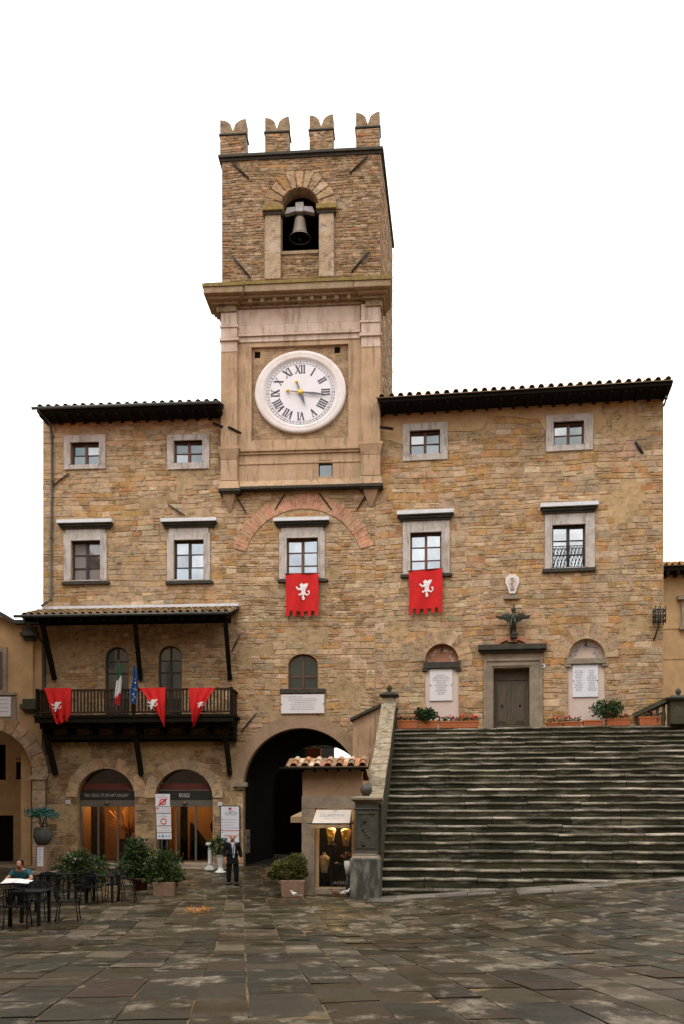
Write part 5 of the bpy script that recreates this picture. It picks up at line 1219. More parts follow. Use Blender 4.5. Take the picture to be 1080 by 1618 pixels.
m.box(e0 + .1, e1 - .1, -1.42, -1.28, zeb - .18, zeb - .05 + .05); m.box(e0 + .3, e1 - .3, -.16, -.02, zwb - .6, zwb - .3)
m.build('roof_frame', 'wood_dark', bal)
m = MB(); tile_field(m, e0, e1, -1.76, zeb, 1.7, sl, rg, .27, [(.22, .13, .07), (.26, .16, .08), (.19, .12, .06), (.28, .2, .11)]); m.build('roof_tiles', 'tiles', bal)
m = MB(); m.bar(((e0 + .15), -.12, zwb + .04), (e1 + .02, -.12, zwb + .04), .22, .1); m.build('white_strip', 'cool_white', bal)  # pale flashing along the roof's joint with the wall
m = MB(); m.tube([(e0 - .22, -1.84, zeb - .06), (e1 - .02, -1.84, zeb - .06)], .055, 8); m.build('gutter', 'zinc', bal)
# unseen houses behind and beside the viewer, added to shade square and lower facade
def shade_house(x0, x1, y0, y1, h, label, mt):
    t = thing('shade_house', ((x0 + x1) / 2, (y0 + y1) / 2, .3), label, 'house')
    m = MB(); m.box(x0, x1, y0, y1, -1, h); m.build('wall', mt, t)
    m = MB(); m.box(x0 - .5, x1 + .5, y0 - .5, y1 + .5, h, h + .25); m.frustum(x0 - .5, x1 + .5, y0 - .5, y1 + .5, h + .25, h + 1.8, -3); m.build('roof', 'terracotta', t)
    m = MB()
    for fl in range(3):
        for k in range(4):
            if x1 - x0 > y1 - y0: u = x0 + (x1 - x0) * (k + .5) / 4; m.box(u - .5, u + .5, y1 - .05, y1 + .03, 2.2 + 3.6 * fl, 3.9 + 3.6 * fl)
            else: v = y0 + (y1 - y0) * (k + .5) / 4; q = x1 if x1 < 0 else x0; m.box(q - .04, q + .04, v - .5, v + .5, 2.2 + 3.6 * fl, 3.9 + 3.6 * fl)
    m.build('shutters', 'wood_door', t)
shade_house(-24, -4.2, -20, -5, 17, 'unseen plastered house added for shade behind the viewer, on the left of the side opposite the palace', 'plaster_ochre')
shade_house(-4, 12, -20, -5.5, 17.5, 'unseen tall plastered house added for shade behind the viewer, directly opposite the palace', 'plaster')
shade_house(12.2, 30, -20, -5, 16.5, 'unseen plastered house added for shade behind the viewer, on the right of the side opposite the palace', 'plaster_ochre')
shade_house(-26, -12.3, -4.5, 30, 14, 'long house added for shade on the left side of the square, outside the view', 'plaster')
shade_house(17.5, 30, -4.5, 24, 16, 'long house added for shade on the right side of the square, outside the view', 'plaster_ochre')
pipe(FL, '', [(36, 972, 1.8), (40, 984, 1.6), (56, 1002, .9), (68, 1016, .3), (70.5, 1030, .12), (70.5, 1180, .12), (72, 1300, .12), (73, 1370, .12)], 'long dark drainpipe from the balcony roof gutter down past the left shop arch', .05)

# ------------------------------------------------------------------ neighbours
nb_h = thing('ochre_house', (FL.px(0, 1200)[0], 0, 0), 'ochre plastered house at the left edge with a stone carriage arch and pilaster', 'house', FL)
P_ = lambda x, y, o=.1: FL.px(x, y, o)
cu, cz = P_(-15, 1226); r = 70 / 1400 * 33.5; hole = [(cu - r, -.3), (cu + r, -.3)] + circle(cu, cz, r, r * 1.07, 24, 0, 180)
wl_ = FL.px(68, 1100)[0] - .01
m = MB(); top = [P_(x, y) for x, y in ((69, 987), (22, 987), (0, 974), (-150, 890))]
m.mesh(filled([(cu - 6, -.3), (wl_, -.3), (wl_, top[0][1]), top[1], top[2], top[3], (cu - 6, top[3][1])], [hole], .5), lambda v: (v.x, .15 - v.z, v.y)); m.build('wall', 'plaster_ochre', nb_h)
m = MB(); tt = [P_(x, y, .3) for x, y in ((70, 983), (22, 983), (-1, 969), (-150, 886))]
for a, b in zip(tt, tt[1:]): m.bar((a[0], -.05, a[1]), (b[0], -.05, b[1]), .75, .14)
m.build('cornice', 'slab_dark', nb_h)
m = MB(); rr = random.Random(6); voussoirs(m, cu, cz, r, r * 1.07, .58, -2, 182, 15, .09, .17, rr, tones(rr, (1, .2, 5, 2, .3, 2, 0)), gap=.02)
z = -.2
while z < cz - .1:
    h = min(rr.uniform(.35, .55), cz - .05 - z); m.box(cu + r, cu + r + .5, -.17, .2, z + .01, z + h - .01, jit(GREY, .2, rr)); z += h
m.box(cu + r - .08, cu + r + .55, -.24, .2, cz - .14, cz + .02, GREY); m.build('arch_stones', 'stone', nb_h)
m = MB(); pbox(m, FL, 37, 1012, 52, 1104, .2); m.build('pilaster', 'plaster_ochre', nb_h)
m = MB(); pbox(m, FL, 37, 1004, 54, 1012, .28); pbox(m, FL, 31, 998, 57, 1004, .4); pbox(m, FL, 35, 990, 55, 998, .3); m.build('pilaster_capital', 'slab_dark', nb_h)
m = MB(); pbox(m, FL, 35, 1104, 57, 1112, .32); pbox(m, FL, 31, 1112, 60, 1120, .42); u0, u1, z0, z1 = FL.rect(35, 1120, 57, 1126, .3); m.frustum(u0 + .1, u1 - .1, -.25, 0, z0, z1, .1); m.build('corbel', 'wall_mossy', nb_h)
m = MB(); pbox(m, FL, -6, 1022, 10, 1094, .2); pbox(m, FL, -8, 1094, 24, 1098, .26); w = m.build('window_surround', 'pietra_dull', nb_h); m = MB(); u0, u1, z0, z1 = FL.rect(-30, 1030, 3, 1088, .22); m.box(u0, u1, -.23, -.2, z0, z1); m.build('shutter', 'wood_door', w)
m = MB(); pbox(m, FL, -30, 1099, 25, 1140, .18); m.build('plaque_frame', 'pietra_dull', nb_h, bevel=.03)
# the courtyard wall seen through its arch
m = MB(); y = 3.4; Q = lambda x, yy: FL.px(x, yy, -y)
a, b = Q(-60, 1200)[0], Q(80, 1200)[0]; ztp = Q(0, 1120)[1]
wh = box4(Q(-8, 1200)[0], Q(9, 1200)[0], Q(0, 1232)[1], Q(0, 1176)[1]); wh2 = box4(Q(25, 1200)[0], Q(33, 1200)[0], Q(30, 1231)[1], Q(30, 1204)[1]); dh = box4(Q(-20, 1300)[0], Q(21, 1300)[0], -.2, Q(0, 1288)[1])
m.mesh(filled(box4(a - 2, b + 1, -.3, ztp + 1), [wh, wh2, dh], .3), lambda v: (v.x, y + .15 - v.z, v.y)); m.box(b, b + .4, .5, y, -.3, ztp + .6)
ct = m.build('courtyard_wall', 'plaster_ochre', nb_h)
for h_, nm_ in ((wh, 'window'), (wh2, 'window'), (dh, 'doorway')): m = MB(); m.box(h_[0][0], h_[1][0], y + .1, y + .16, h_[0][1], h_[2][1]); m.build(nm_, 'near_black', ct)
m = MB(); m.box(a - 2, b + .4, .4, y + .3, ztp + .6, ztp + .8); m.build('ceiling', 'alley', nb_h)
m = MB(); pq = Q(41, 1210), Q(41, 1345); m.tube([(pq[0][0] - .4, y - .08, pq[0][1] + .3), (pq[0][0], y - .08, pq[0][1] + .25), (pq[1][0], y - .08, pq[1][1])], .04, 7); m.build('pipe', 'zinc', nb_h)
m = MB(); u0, u1, z0, z1 = FL.rect(-14, 1101, 17, 1132, .22); m.box(u0, u1, -.24, -.185, z0, z1)
o = m.build('marble_plaque', 'marble', frame=FL, label='white marble plaque in a stone frame over the carriage arch of the ochre house', cat='plaque')
m = MB()
for i in range(4): m.box(u1 - .55, u1 - .08, -.246, -.24, z1 - .12 - i * .15, z1 - .10 - i * .15)
m.build('inscription', 'ink_grey', o)

FB = Frame((18, 44, 0), -7.3)
far = thing('yellow_house', (FB.px(1090, 1000)[0], 0, 0), 'yellow plastered house with tiled eaves beyond the right end of the palace', 'house', FB)
u0 = FB.px(1030, 1000)[0]; u1 = u0 + 7; zt = FB.px(1065, 905)[1]; ze = FB.px(1065, 893, .8)[1]
m = MB(); m.box(u0, u1, 0, 6, -.5, zt + .5)
for yy in (992, 1040): zz = FB.px(1065, yy)[1]; m.box(u0, u1, -.03, 0, zz - .05, zz + .05)
m.build('wall', 'plaster_ochre', far)
m = MB(); m.box(u0 - .3, u1, -.8, 0, ze - .25, ze - .02)
for i in range(12): m.box(u0 + i * .5, u0 + .14 + i * .5, -.78, 0, ze - .42, ze - .25)
m.build('eaves', 'wood_dark', far)
m = MB(); tile_field(m, u0 - .3, u1, -.88, ze, 3, R_(17), random.Random(9), .3, [(.45, .24, .08), (.5, .28, .1)]); m.build('roof_tiles', 'tiles', far)
m = MB(); a, za = FB.px(1076, 990, .1); zb2 = FB.px(1076, 948, .1)[1]; m.box(a, a + 1.4, -.12, 0, za, zb2); m.box(a - .2, a + 1.6, -.3, 0, zb2, zb2 + .2); m.box(a - .1, a + 1.5, -.2, 0, za - .15, za); w = m.build('window_surround', 'pietra_dull', far)
m = MB(); m.box(a + .3, a + 1.1, -.125, -.1, za + .1, zb2 - .1); m.build('pane', 'pane_dim', w)

# house beyond the tunnel archway
FA = Frame((world_at(440, 44.5), 44.5, 0), -4)
al = thing('alley_house', (FA.px(470, 1300)[0], 0, 0), 'dark house seen through the tunnel archway', 'house', FA)
u0, u1 = FA.px(380, 1300)[0], FA.px(508, 1300)[0]
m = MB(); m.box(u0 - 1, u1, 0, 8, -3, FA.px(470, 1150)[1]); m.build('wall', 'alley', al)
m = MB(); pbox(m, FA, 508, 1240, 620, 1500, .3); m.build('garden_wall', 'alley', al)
# crates of colour under the vault: teal and red balcony boxes
FV = Frame((world_at(480, 43), 43, 0), -4)
def hang(x0, y0, x1, y1, name, mt, label, cat, plant):
    u0, u1, z0, z1 = FV.rect(x0, y0, x1, y1); t = thing(name, ((u0 + u1) / 2, 0, z0), label, cat, FV)
    m = MB(); m.box(u0, u1, -.15, .15, z0, z1); m.box(u0 - .03, u1 + .03, -.18, .18, z1, z1 + .06); m.build('panel', mt, t, bevel=.02)
    m = MB(); m.bar((u0 - .9, 0, z1 + .09), (u1 + .7, 0, z1 + .09), .05); m.bar((u0 + .1, 0, z1 + .05), (u0 + .1, 0, z1 + 1.0), .04); m.build('bracket', 'iron', t)
    if plant:
        m = MB(); leaves(m, ((u0 + u1) / 2, 0, z1 + .25), ((u1 - u0) * .55, .2, .22), 160, .1, [(.20, .15, .02), (.12, .10, .02), (.05, .08, .02)], random.Random(3)); m.build('foliage', 'leaf', t)
hang(484, 1184, 507, 1206, 'flower_box', 'terracotta', 'red flower box high under the tunnel archway', 'flower box', True)
hang(462, 1185, 482, 1206, 'shop_banner', 'teal_paint', 'dark teal panel hanging beside the red flower box under the archway', 'sign', False)
# folded parasol seen beside the kiosk
u, z = FK.px(470, 1290, -3.0)
t = thing('parasol', (u, 3.0, 0), 'tan parasol half hidden behind the kiosk in the archway', 'parasol', FK)
m = MB(); u += .36; vs = [(u + .15, 3.0, z + .36)]; 
for i in range(8):
    q = 2 * math.pi * i / 8 + .3; vs.append((u + .15 + .75 * math.cos(q), 3.0 + .75 * math.sin(q), z))
for i in range(8):
    q = 2 * math.pi * i / 8 + .3; vs.append((u + .15 + .75 * math.cos(q), 3.0 + .75 * math.sin(q), z - .2))
m.faces(vs, [(0, i + 1, (i + 1) % 8 + 1) for i in range(8)] + [(i + 1, i + 9, (i + 1) % 8 + 9, (i + 1) % 8 + 1) for i in range(8)]); m.build('canopy', 'canvas_tan', t)
m = MB(); m.tube([(u + .15, 3.0, 0), (u + .15, 3.0, z + .4)], .025, 8); m.build('pole', 'iron', t)
# ------------------------------------------------------------------ cloth: banners and flags
BEAST = [(.38, .95), (.5, 1), (.58, .9), (.72, .97), (.93, .96), (.85, .79), (.74, .66), (.68, .5), (.72, .38), (.66, .3), (.57, .3), (.6, .2), (.66, .1), (.6, .0), (.45, .02), (.5, .08), (.43, .14), (.49, .24), (.42, .32), (.3, .24), (.2, .3), (.26, .37), (.36, .37), (.43, .48), (.37, .58), (.24, .56), (.12, .62), (.02, .74), (.1, .79), (.22, .68), (.34, .7), (.35, .8), (.29, .87)]
TAIL = [(.66, .34), (.84, .24), (1.0, .36), (1.02, .52), (.9, .58), (.84, .5), (.9, .46), (.94, .5), (.93, .38), (.84, .32), (.7, .42)]
def emblem(mb, fn):
    for pl in (BEAST, TAIL):
        mb.faces([fn(a, b) for a, b in pl], [list(t) for t in geometry.tessellate_polygon([[Vector((a, b, 0)) for a, b in pl]])])
def banner(F, x0, y0, x1, y1, off, label, skew=0.0):
    u0, u1, z0, z1 = F.rect(x0, y0, x1, y1, off); w, h = u1 - u0, z1 - z0; ph = rnd.uniform(0, 6)
    t = thing('banner', ((u0 + u1) / 2, -off, z0), label, 'banner', F, 'red heraldic banners')
    def P(a, b): # a across, b down
        return (u0 + w * a + .01 * math.sin(b * 5 + ph), -off - (.022 + .045 * b) * math.sin(a * 9 + ph + b * 1.2) - .02 * b, z1 - h * b - .012 * math.sin(a * math.pi) + skew * (a - .5))
    m = MB(); nx, nz_ = 27, 14; tb_ = .885
    for i in range(nx):
        a, b = i / nx, (i + 1) / nx
        for j in range(nz_): c, d = tb_ * j / nz_, tb_ * (j + 1) / nz_; m.faces([P(a, d), P(b, d), P(b, c), P(a, c)], [(0, 1, 2, 3)], None, 0, True)
        if (i // 3) % 2 == 0: m.faces([P(a, 1), P(b, 1), P(b, tb_), P(a, tb_)], [(0, 1, 2, 3)], None, 0, True)
    m.build('cloth', 'red_cloth', t)
    m = MB()
    def E(a, b): p = P(.30 + .42 * a, .62 - .40 * b); return (p[0], p[1] - .022, p[2])
    emblem(m, E); m.build('emblem', 'white_cloth', t)
    m = MB(); p, q = P(-.03, 0), P(1.03, 0); m.tube([(p[0], -off, p[2]), (q[0], -off, q[2])], .018, 6); m.build('rod', 'wood_frame_dark', t)
banner(FL, 451, 906, 503, 973, .17, 'red banner with white beast emblem hanging straight below the middle hooded window, over the archway')
banner(FR, 645.5, 900, 698.5, 969, .17, 'red banner with white beast emblem hanging straight below a hooded window of the right wing', .06)
def drape(TL, TR, BL, BR, em, label, seed, sz=.36):
    off = BO + .1; q = [FL.px(x, y, off) for x, y in (TL, TR, BL, BR)]
    t = thing('banner', ((q[0][0] + q[1][0]) / 2, -off, min(q[2][1], q[3][1])), label, 'banner', FL, 'red heraldic banners')
    rr = random.Random(seed)
    def P(a, b):
        bb2 = b ** .8; x = q[0][0] + (q[1][0] - q[0][0]) * a; X = q[2][0] + (q[3][0] - q[2][0]) * a; zz = q[0][1] + (q[1][1] - q[0][1]) * a; Z = q[2][1] + (q[3][1] - q[2][1]) * a
        return (x + (X - x) * bb2, -off - .02 - (.01 + .06 * b) * math.sin(a * 15 + seed + b * 1.5) - .05 * math.sin(b * 3), zz + (Z - zz) * b + .03 * math.sin(a * 15 + seed) * b)
    m = MB(); nx, nz_ = 30, 16
    for i in range(nx):
        for j in range(nz_):
            a, b, c, d = i / nx, (i + 1) / nx, j / nz_, (j + 1) / nz_; m.faces([P(a, d), P(b, d), P(b, c), P(a, c)], [(0, 1, 2, 3)], None, 0, True)
        if (i // 5) % 2 == 0: m.faces([P(i / nx, 1.1), P((i + 1) / nx, 1.1), P((i + 1) / nx, 1), P(i / nx, 1)], [(0, 1, 2, 3)], None, 0, True)
    m.build('cloth', 'red_cloth', t)
    eu, ez = FL.px(em[0], em[1], off); m = MB()
    emblem(m, lambda a, b: (eu + (a - .5) * sz * 1.1 + (b - .5) * .1, -off - .15 - .02 * b, ez + (b - .5) * sz)); m.build('emblem', 'white_cloth', t)
drape((69, 1087), (113, 1087), (88, 1140), (112, 1134), (91, 1117), 'red banner slung over the left end of the balcony railing, gathered to a point', 1)
drape((219, 1087), (262, 1086), (256, 1141), (260, 1144), (242, 1113), 'red banner slung over the balcony railing right of the blue flag', 2)
drape((298, 1087), (341, 1086), (303, 1143), (310, 1141), (317, 1114), 'red banner slung over the right end of the balcony railing, twisted with its emblem folded', 3, .22)
def flag(x0, x1, y0, y1, zones, name, label, stars=False):
    off = BO + .35; u0, u1, z0, z1 = FL.rect(x0, y0, x1, y1, off); t = thing(name, ((u0 + u1) / 2, -off, z0), label, 'flag', FL)
    m = MB(); nz_ = 24; nx = 10
    def P(a, b):
        w = (u1 - u0) * (.35 + .65 * min(1, b * 1.6)) * (1 - .25 * max(0, b - .8) / .2)
        return ((u0 + u1) / 2 + (a - .5) * w + .03 * math.sin(b * 5), -off - .07 * math.sin(a * 12 + b * 2), z1 - (z1 - z0) * b - .05 * a * b)
    for j in range(nz_):
        for i in range(nx):
            a, b, c, d = i / nx, (i + 1) / nx, j / nz_, (j + 1) / nz_; col = [k for lim, k in zones if c + .16 * (a - .5) < lim][0]
            m.faces([P(a, d), P(b, d), P(b, c), P(a, c)], [(0, 1, 2, 3)], col, 0, True)
    m.build('cloth', 'flag_cloth', t)
    if stars:
        m = MB()
        for a, b in ((.3, .35), (.6, .45), (.35, .6), (.7, .62), (.45, .75), (.65, .82), (.4, .9)):
            p = P(a, b); m.faces([(p[0] + .045 * math.cos(q * math.pi / 5 + math.pi / 2) * (1 if q % 2 == 0 else .42), p[1] - .03, p[2] + .045 * math.sin(q * math.pi / 5 + math.pi / 2) * (1 if q % 2 == 0 else .42)) for q in range(10)], [list(range(10))])
        m.build('stars', 'gold', t)
    m = MB(); m.tube([((u0 + u1) / 2 + .06, -BO - .04, z0 + .45), ((u0 + u1) / 2, -off, z1 + .06)], .018, 6); m.ball(((u0 + u1) / 2, -off, z1 + .08), .035, 8); m.build('pole', 'wood_frame', t)
flag(183, 192, 1048, 1113, [(.32, (.03, .16, .06)), (.72, (.7, .7, .7)), (9, (.55, .02, .03))], 'tricolour_flag', 'limp green, white and red flag on the balcony railing')
flag(207, 218, 1052, 1111, [(9, (.015, .10, .30))], 'star_flag', 'limp blue flag with yellow stars on the balcony railing', True)

# ------------------------------------------------------------------ plaques, arms, statue, ironwork on the walls
def plaque(F, x0, y0, x1, y1, off, label, lines, mt='marble', head=None, cols=1, name='marble_plaque'):
    u0, u1, z0, z1 = F.rect(x0, y0, x1, y1, off); t = thing(name, ((u0 + u1) / 2, -off, z0), label, 'plaque', F); w, h = u1 - u0, z1 - z0
    m = MB(); m.box(u0, u1, -off, -off + .05, z0, z1); m.build('slab', mt, t, bevel=.008)
    m = MB(); rr = random.Random(int(x0)); y = -off - .004
    if head: write(m, head, u0 + w * .27, y, z1 - h * .12, w * .44, h * .075)
    for c in range(cols):
        for i in range(lines):
            zz = z1 - h * (.24 if head else .2) - (h * .66) * i / lines; ww = w / cols * rr.uniform(.3, .75); uc_ = u0 + w * (c + .5) / cols; uu = uc_ - ww / 2
            while uu < uc_ + ww / 2: k_ = rr.uniform(.03, .1) * w / cols * 2; m.poly([(uu, y, zz), (min(uu + k_, uc_ + ww / 2), y, zz), (min(uu + k_, uc_ + ww / 2), y, zz + h * .022), (uu, y, zz + h * .022)]); uu += k_ + .02
    m.build('inscription', 'ink_grey', t)
    m = MB()
    for a in (u0 + .03, u1 - .03): m.ball((a, -off - .01, (z0 + z1) / 2), .022, 6)
    m.build('stud', 'iron', t)
plaque(FL, 443.5, 1097, 512, 1127, .08, 'wide white marble plaque with inscription over the tunnel archway', 7, head='IL 13 MAGGIO 1944')
plaque(FR, 678.5, 1057, 714.5, 1107, .0, 'white marble plaque in the left wall niche, beside the door', 12, 'marble', None, 1)
plaque(FR, 904, 1050, 944.5, 1101, .0, 'bluish white marble plaque with two columns of names in the right wall niche', 13, 'marble_blue', None, 2)
def number_tile(F, x0, y0, x1, y1, off, txt, label):
    u0, u1, z0, z1 = F.rect(x0, y0, x1, y1, off); t = thing('house_number', ((u0 + u1) / 2, -off, z0), label, 'house number', F)
    m = MB(); m.box(u0, u1, -off, -off + .03, z0, z1); m.build('tile', 'sign_white', t); m = MB(); write(m, txt, (u0 + u1) / 2, -off - .003, (z0 + z1) / 2, (u1 - u0) * .4, (z1 - z0) * .5); m.build('figure', 'ink', t)
number_tile(FL, 104, 1264, 110.5, 1270, .05, '8', 'small white house number tile left of the gallery arch')
number_tile(FL, 344, 1267, 350.5, 1272.5, .05, '10', 'small white house number tile above the information board')
number_tile(FR, 853.5, 1048.5, 860.5, 1055, .05, '1', 'small white house number tile right of the wing door frame')
u0, u1, z0, z1 = FR.rect(798, 907, 820, 938, .06); t = thing('coat_of_arms', ((u0 + u1) / 2, -.06, z0), 'white marble coat of arms above the winged statue', 'coat of arms', FR); w, h = u1 - u0, z1 - z0
sh = [(.28, 0), (.72, 0), (.82, .25), (1, .55), (.98, .82), (.8, .88), (.72, 1), (.5, .95), (.28, 1), (.2, .88), (.02, .82), (0, .55), (.18, .25)]
m = MB(); m.prism([(u0 + a * w, z0 + b * h) for a, b in sh], -.09, .0); m.build('shield', 'marble', t, bevel=.015)
m = MB(); m.prism([(u0 + w * (.5 + (a - .5) * .62), z0 + h * (.5 + (b - .5) * .72)) for a, b in sh], -.11, -.085); m.build('inner_shield', 'plaster_pink', t, bevel=.01)
m = MB()
for i in range(5): m.box(u0 + w * (.36 + .05 * (i % 2)), u0 + w * (.62 - .04 * (i % 3)), -.125, -.105, z0 + h * (.2 + .13 * i), z0 + h * (.26 + .13 * i))
m.build('carving', 'pietra_dull', t)
m = MB(); a, b, c, d = FR.rect(796, 940, 821, 946, .1); m.box(a, b, -.12, .02, c, d); m.build('bracket', 'pietra_dull', t)

u, z = FR.px(811, 1004, .35); zt = FR.px(811, 957, .35)[1]; H = zt - z
st = thing('winged_statue', (u, -.32, z), 'dark bronze winged statue with outspread wings above the door', 'statue', FR)
m = MB(); m.lathe([(.13, 0), (.15, .04), (.13, .09), (.065, H * .10), (.075, H * .22), (.11, H * .42), (.13, H * .55), (.12, H * .66), (.07, H * .74), (.06, H * .78), (.075, H * .84), (.085, H * .89), (.05, H * .95), (.02, H * .98)], (u, -.32, z), 14, 1, .8)
m.tube([(u + .02, -.44, z + H * .6), (u + .05, -.5, z + H * .4), (u + .04, -.46, z + H * .12)], [.05, .045, .03], 8); m.tube([(u - .08, -.4, z + H * .55), (u - .1, -.42, z + H * .3), (u - .07, -.36, z + .02)], [.06, .05, .035], 8); m.build('figure', 'bronze', st)
for s in (-1, 1):
    pl = [(.05, .66), (.18, .76), (.3, .75), (.46, .68), (.62, .70), (.6, .64), (.48, .57), (.36, .56), (.28, .52), (.2, .47), (.12, .42), (.05, .50)]
    m = MB(); m.prism([(u + s * a * 1.0, z + b * H) for a, b in pl], -.06, .0)
    m.v = [Vector((v.x, v.y - .30 + .12 * abs(v.x - u), v.z)) for v in m.v]
    for k_ in range(5): m.tube([(u + s * (.12 + .09 * k_), -.375 + .01 * k_, z + H * (.66 - .01 * k_)), (u + s * (.16 + .1 * k_), -.36 + .012 * k_, z + H * (.50 + .022 * k_))], .018, 5)
    m.build('wing', 'bronze', st, bevel=.01)
m = MB(); m.box(u - .12, u + .12, -.42, -.2, z - .08, z); m.tube([(u, -.32, z + H * .93), (u, -.32, z + H * 1.08)], .022, 6); m.bar((u - .09, -.32, z + H * 1.03), (u + .09, -.32, z + H * 1.03), .03); m.build('base', 'bronze', st)

u, z = FR.px(1041, 975, .3); t = thing('torch_holder', (u, -.3, z), 'wrought iron torch cage bracketed to the right end of the wing wall', 'torch holder', FR)
m = MB()
for zz in (-.16, .02, .2): m.box(u - .2, u + .2, -.5, -.46, z + zz, z + zz + .035); m.box(u - .2, u + .2, -.16, -.12, z + zz, z + zz + .035); m.box(u - .2, u - .165, -.46, -.16, z + zz, z + zz + .035); m.box(u + .165, u + .2, -.46, -.16, z + zz, z + zz + .035)
for a in (-.17, 0, .17):
    for b in (-.48, -.14): m.tube([(u + a, b, z - .25), (u + a, b, z + .36)], .022, 6)
m.build('cage', 'iron', t)
m = MB(); m.tube([(u, -.3, z - .2), (u - .06, -.2, z - .5), (u - .14, -.04, z - .75)], .03, 6); m.tube([(u, -.3, z - .1), (u, .02, z - .1)], .03, 6); m.build('bracket', 'iron', t)

# ------------------------------------------------------------------ planters on the landing
def trough(x0, x1, y0, y1, label, flowers, bush, seed):
    off = .72; u0, u1, z0, z1 = FR.rect(x0, y0, x1, y1, off); z0 = ZL + .015; y = -off
    t = thing('planter', ((u0 + u1) / 2, y + .14, z0), label, 'planter', FR, 'terracotta planters along the landing'); rr = random.Random(seed)
    m = MB(); m.frustum(u0 + .02, u1 - .02, y + .02, y + .28, z0, z1 - .05, .025); m.box(u0 - .02, u1 + .02, y - .02, y + .32, z1 - .05, z1); m.build('trough', 'terracotta', t, bevel=.012)
    m = MB(); m.box(u0 + .03, u1 - .03, y + .03, y + .27, z1, z1 + .01); m.build('soil', 'soil', t)
    if flowers:
        p = thing('geranium', ((u0 + u1) / 2, y + .14, z1), flowers, 'flowers', FR, 'red geraniums in the landing planters')
        m = MB(); n = max(1, int((u1 - u0) / .22))
        for i in range(n): leaves(m, (u0 + (u1 - u0) * (i + .5) / n, y + .14, z1 + .06), (.16, .18, .11), 70, .08, GREENS, rr)
        m.build('foliage', 'leaf', p)
        m = MB()
        for i in range(n * 5): m.ball((rr.uniform(u0, u1), y + .1 + rr.uniform(-.14, .12), z1 + .12 + rr.uniform(-.06, .08)), rr.uniform(.02, .04), 6)
        m.build('blossom', 'flower_red', p)
    if bush:
        w = bush[1] / 1400 * 31.5; zc_ = FR.px((x0 + x1) / 2, bush[2], off)[1]; p = thing('shrub', (bush[0] and FR.px(bush[0], 1125, off)[0], y + .14, z1), bush[3], 'shrub', FR)
        uu = FR.px(bush[0], 1125, off)[0]; m = MB()
        for k_ in range(9): q = 2 * math.pi * k_ / 9; leaves(m, (uu + w * .5 * math.cos(q) * rr.uniform(.5, 1), y + .14 + .15 * math.sin(q), zc_ + .1 * math.sin(q * 2.3)), (w * .45, .22, w * .38), 110, .11, GREENS[:3], rr)
        m.build('foliage', 'leaf', p); m = MB(); m.tube([(uu, y + .14, z1 - .02), (uu, y + .14, zc_)], .03, 6); m.build('stem', 'bark', p)
trough(628, 660, 1138, 1149, 'terracotta planter nearest the left stair post', 'red geraniums in the planter nearest the left stair post', None, 1)
trough(661, 691, 1138.5, 1149, 'terracotta planter holding the shrub below the left marble plaque', None, (671, 22, 1129, 'spiky green shrub in a terracotta planter left of the door'), 2)
trough(692, 756, 1139, 1149, 'long terracotta planter ending beside the left door jamb', 'red geraniums in the long planter left of the door', None, 3)
trough(864, 888, 1141, 1149, 'smallest terracotta planter, first to the right of the door', 'thick red geraniums just right of the door', None, 4)
trough(889.5, 919, 1139.5, 1148.5, 'terracotta planter below the right niche, second from the door', 'sparse geraniums below the right niche', None, 5)
trough(921, 952, 1137.5, 1148, 'terracotta planter at the left side of the rounded green shrub', None, (960, 30, 1120, 'rounded dark green shrub in the planters right of the niche'), 6)
trough(958, 996, 1135, 1147.5, 'terracotta planter at the right side of the rounded green shrub', 'geraniums right of the rounded green shrub', None, 7)
trough(1010, 1050, 1132, 1147, 'large terracotta planter standing alone by the right landing parapet', 'low geraniums by the right landing parapet', None, 8)

# ------------------------------------------------------------------ square: pots, plants, signs
def place(px, d): x = world_at(px, d); return x, d, gz(x, d)
def pot_plant(px, d, name, label, cat, lobes, n, size, cols, seed, pot=None, base=.0):
    x, y, z = place(px, d); rr = random.Random(seed); t = thing(name, (x, y, z + base), label, cat); m = MB()
    for (dx, dz, rx, rz) in lobes: leaves(m, (x + dx, y, z + dz), (rx, rx * .85, rz), n, size, cols, rr, lump=.2 if n > 1000 else .4)
    m.build('foliage', 'leaf', t); m = MB()
    for k_ in range(5): q = rr.uniform(-1, 1); m.tube([(x + q * .08, y, z + base), (x + lobes[0][0] + q * .25, y + rr.uniform(-.15, .15), z + lobes[0][1] + .1)], [.022, .008], 5)
    m.build('stem', 'bark', t); return t
def box_pot(px, d, w, h, name, label, mt='concrete_pot'):
    x, y, z = place(px, d); t = thing(name, (x, y, z), label, 'planter'); a = w / 2
    m = MB(); m.frustum(x - a * .9, x + a * .9, y - a * .9, y + a * .9, z - .03, z + h, a * .1); m.build('pot', mt, t, bevel=.025)
    m = MB(); m.box(x - a * .86, x + a * .86, y - a * .86, y + a * .86, z + h, z + h + .012); m.build('soil', 'soil', t)
def round_pot(px, d, r, h, name, label, mt):
    x, y, z = place(px, d); t = thing(name, (x, y, z), label, 'planter'); m = MB(); m.lathe([(r * .7, -.02), (r * .95, h * .85), (r * 1.05, h * .86), (r * 1.05, h), (r * .85, h)], (x, y, z), 18); m.build('pot', mt, t); m = MB(); m.lathe([(r * .84, 0), (r * .84, .012)], (x, y, z + h), 16, sm=False); m.build('soil', 'soil', t)
box_pot(261.5, 26.4, .66, .40, 'planter', 'square rough planter at the foot of the traffic sign post')
pot_plant(259, 26.4, 'shrub', 'leafy green shrub in the square planter around the sign post', 'shrub', [(0, .72, .50, .46), (.12, 1.0, .4, .4), (-.2, .5, .42, .25), (.25, .55, .34, .28), (-.2, .9, .36, .36)], 560, .10, GREENS + [(.08, .09, .016)], 11, base=.38)
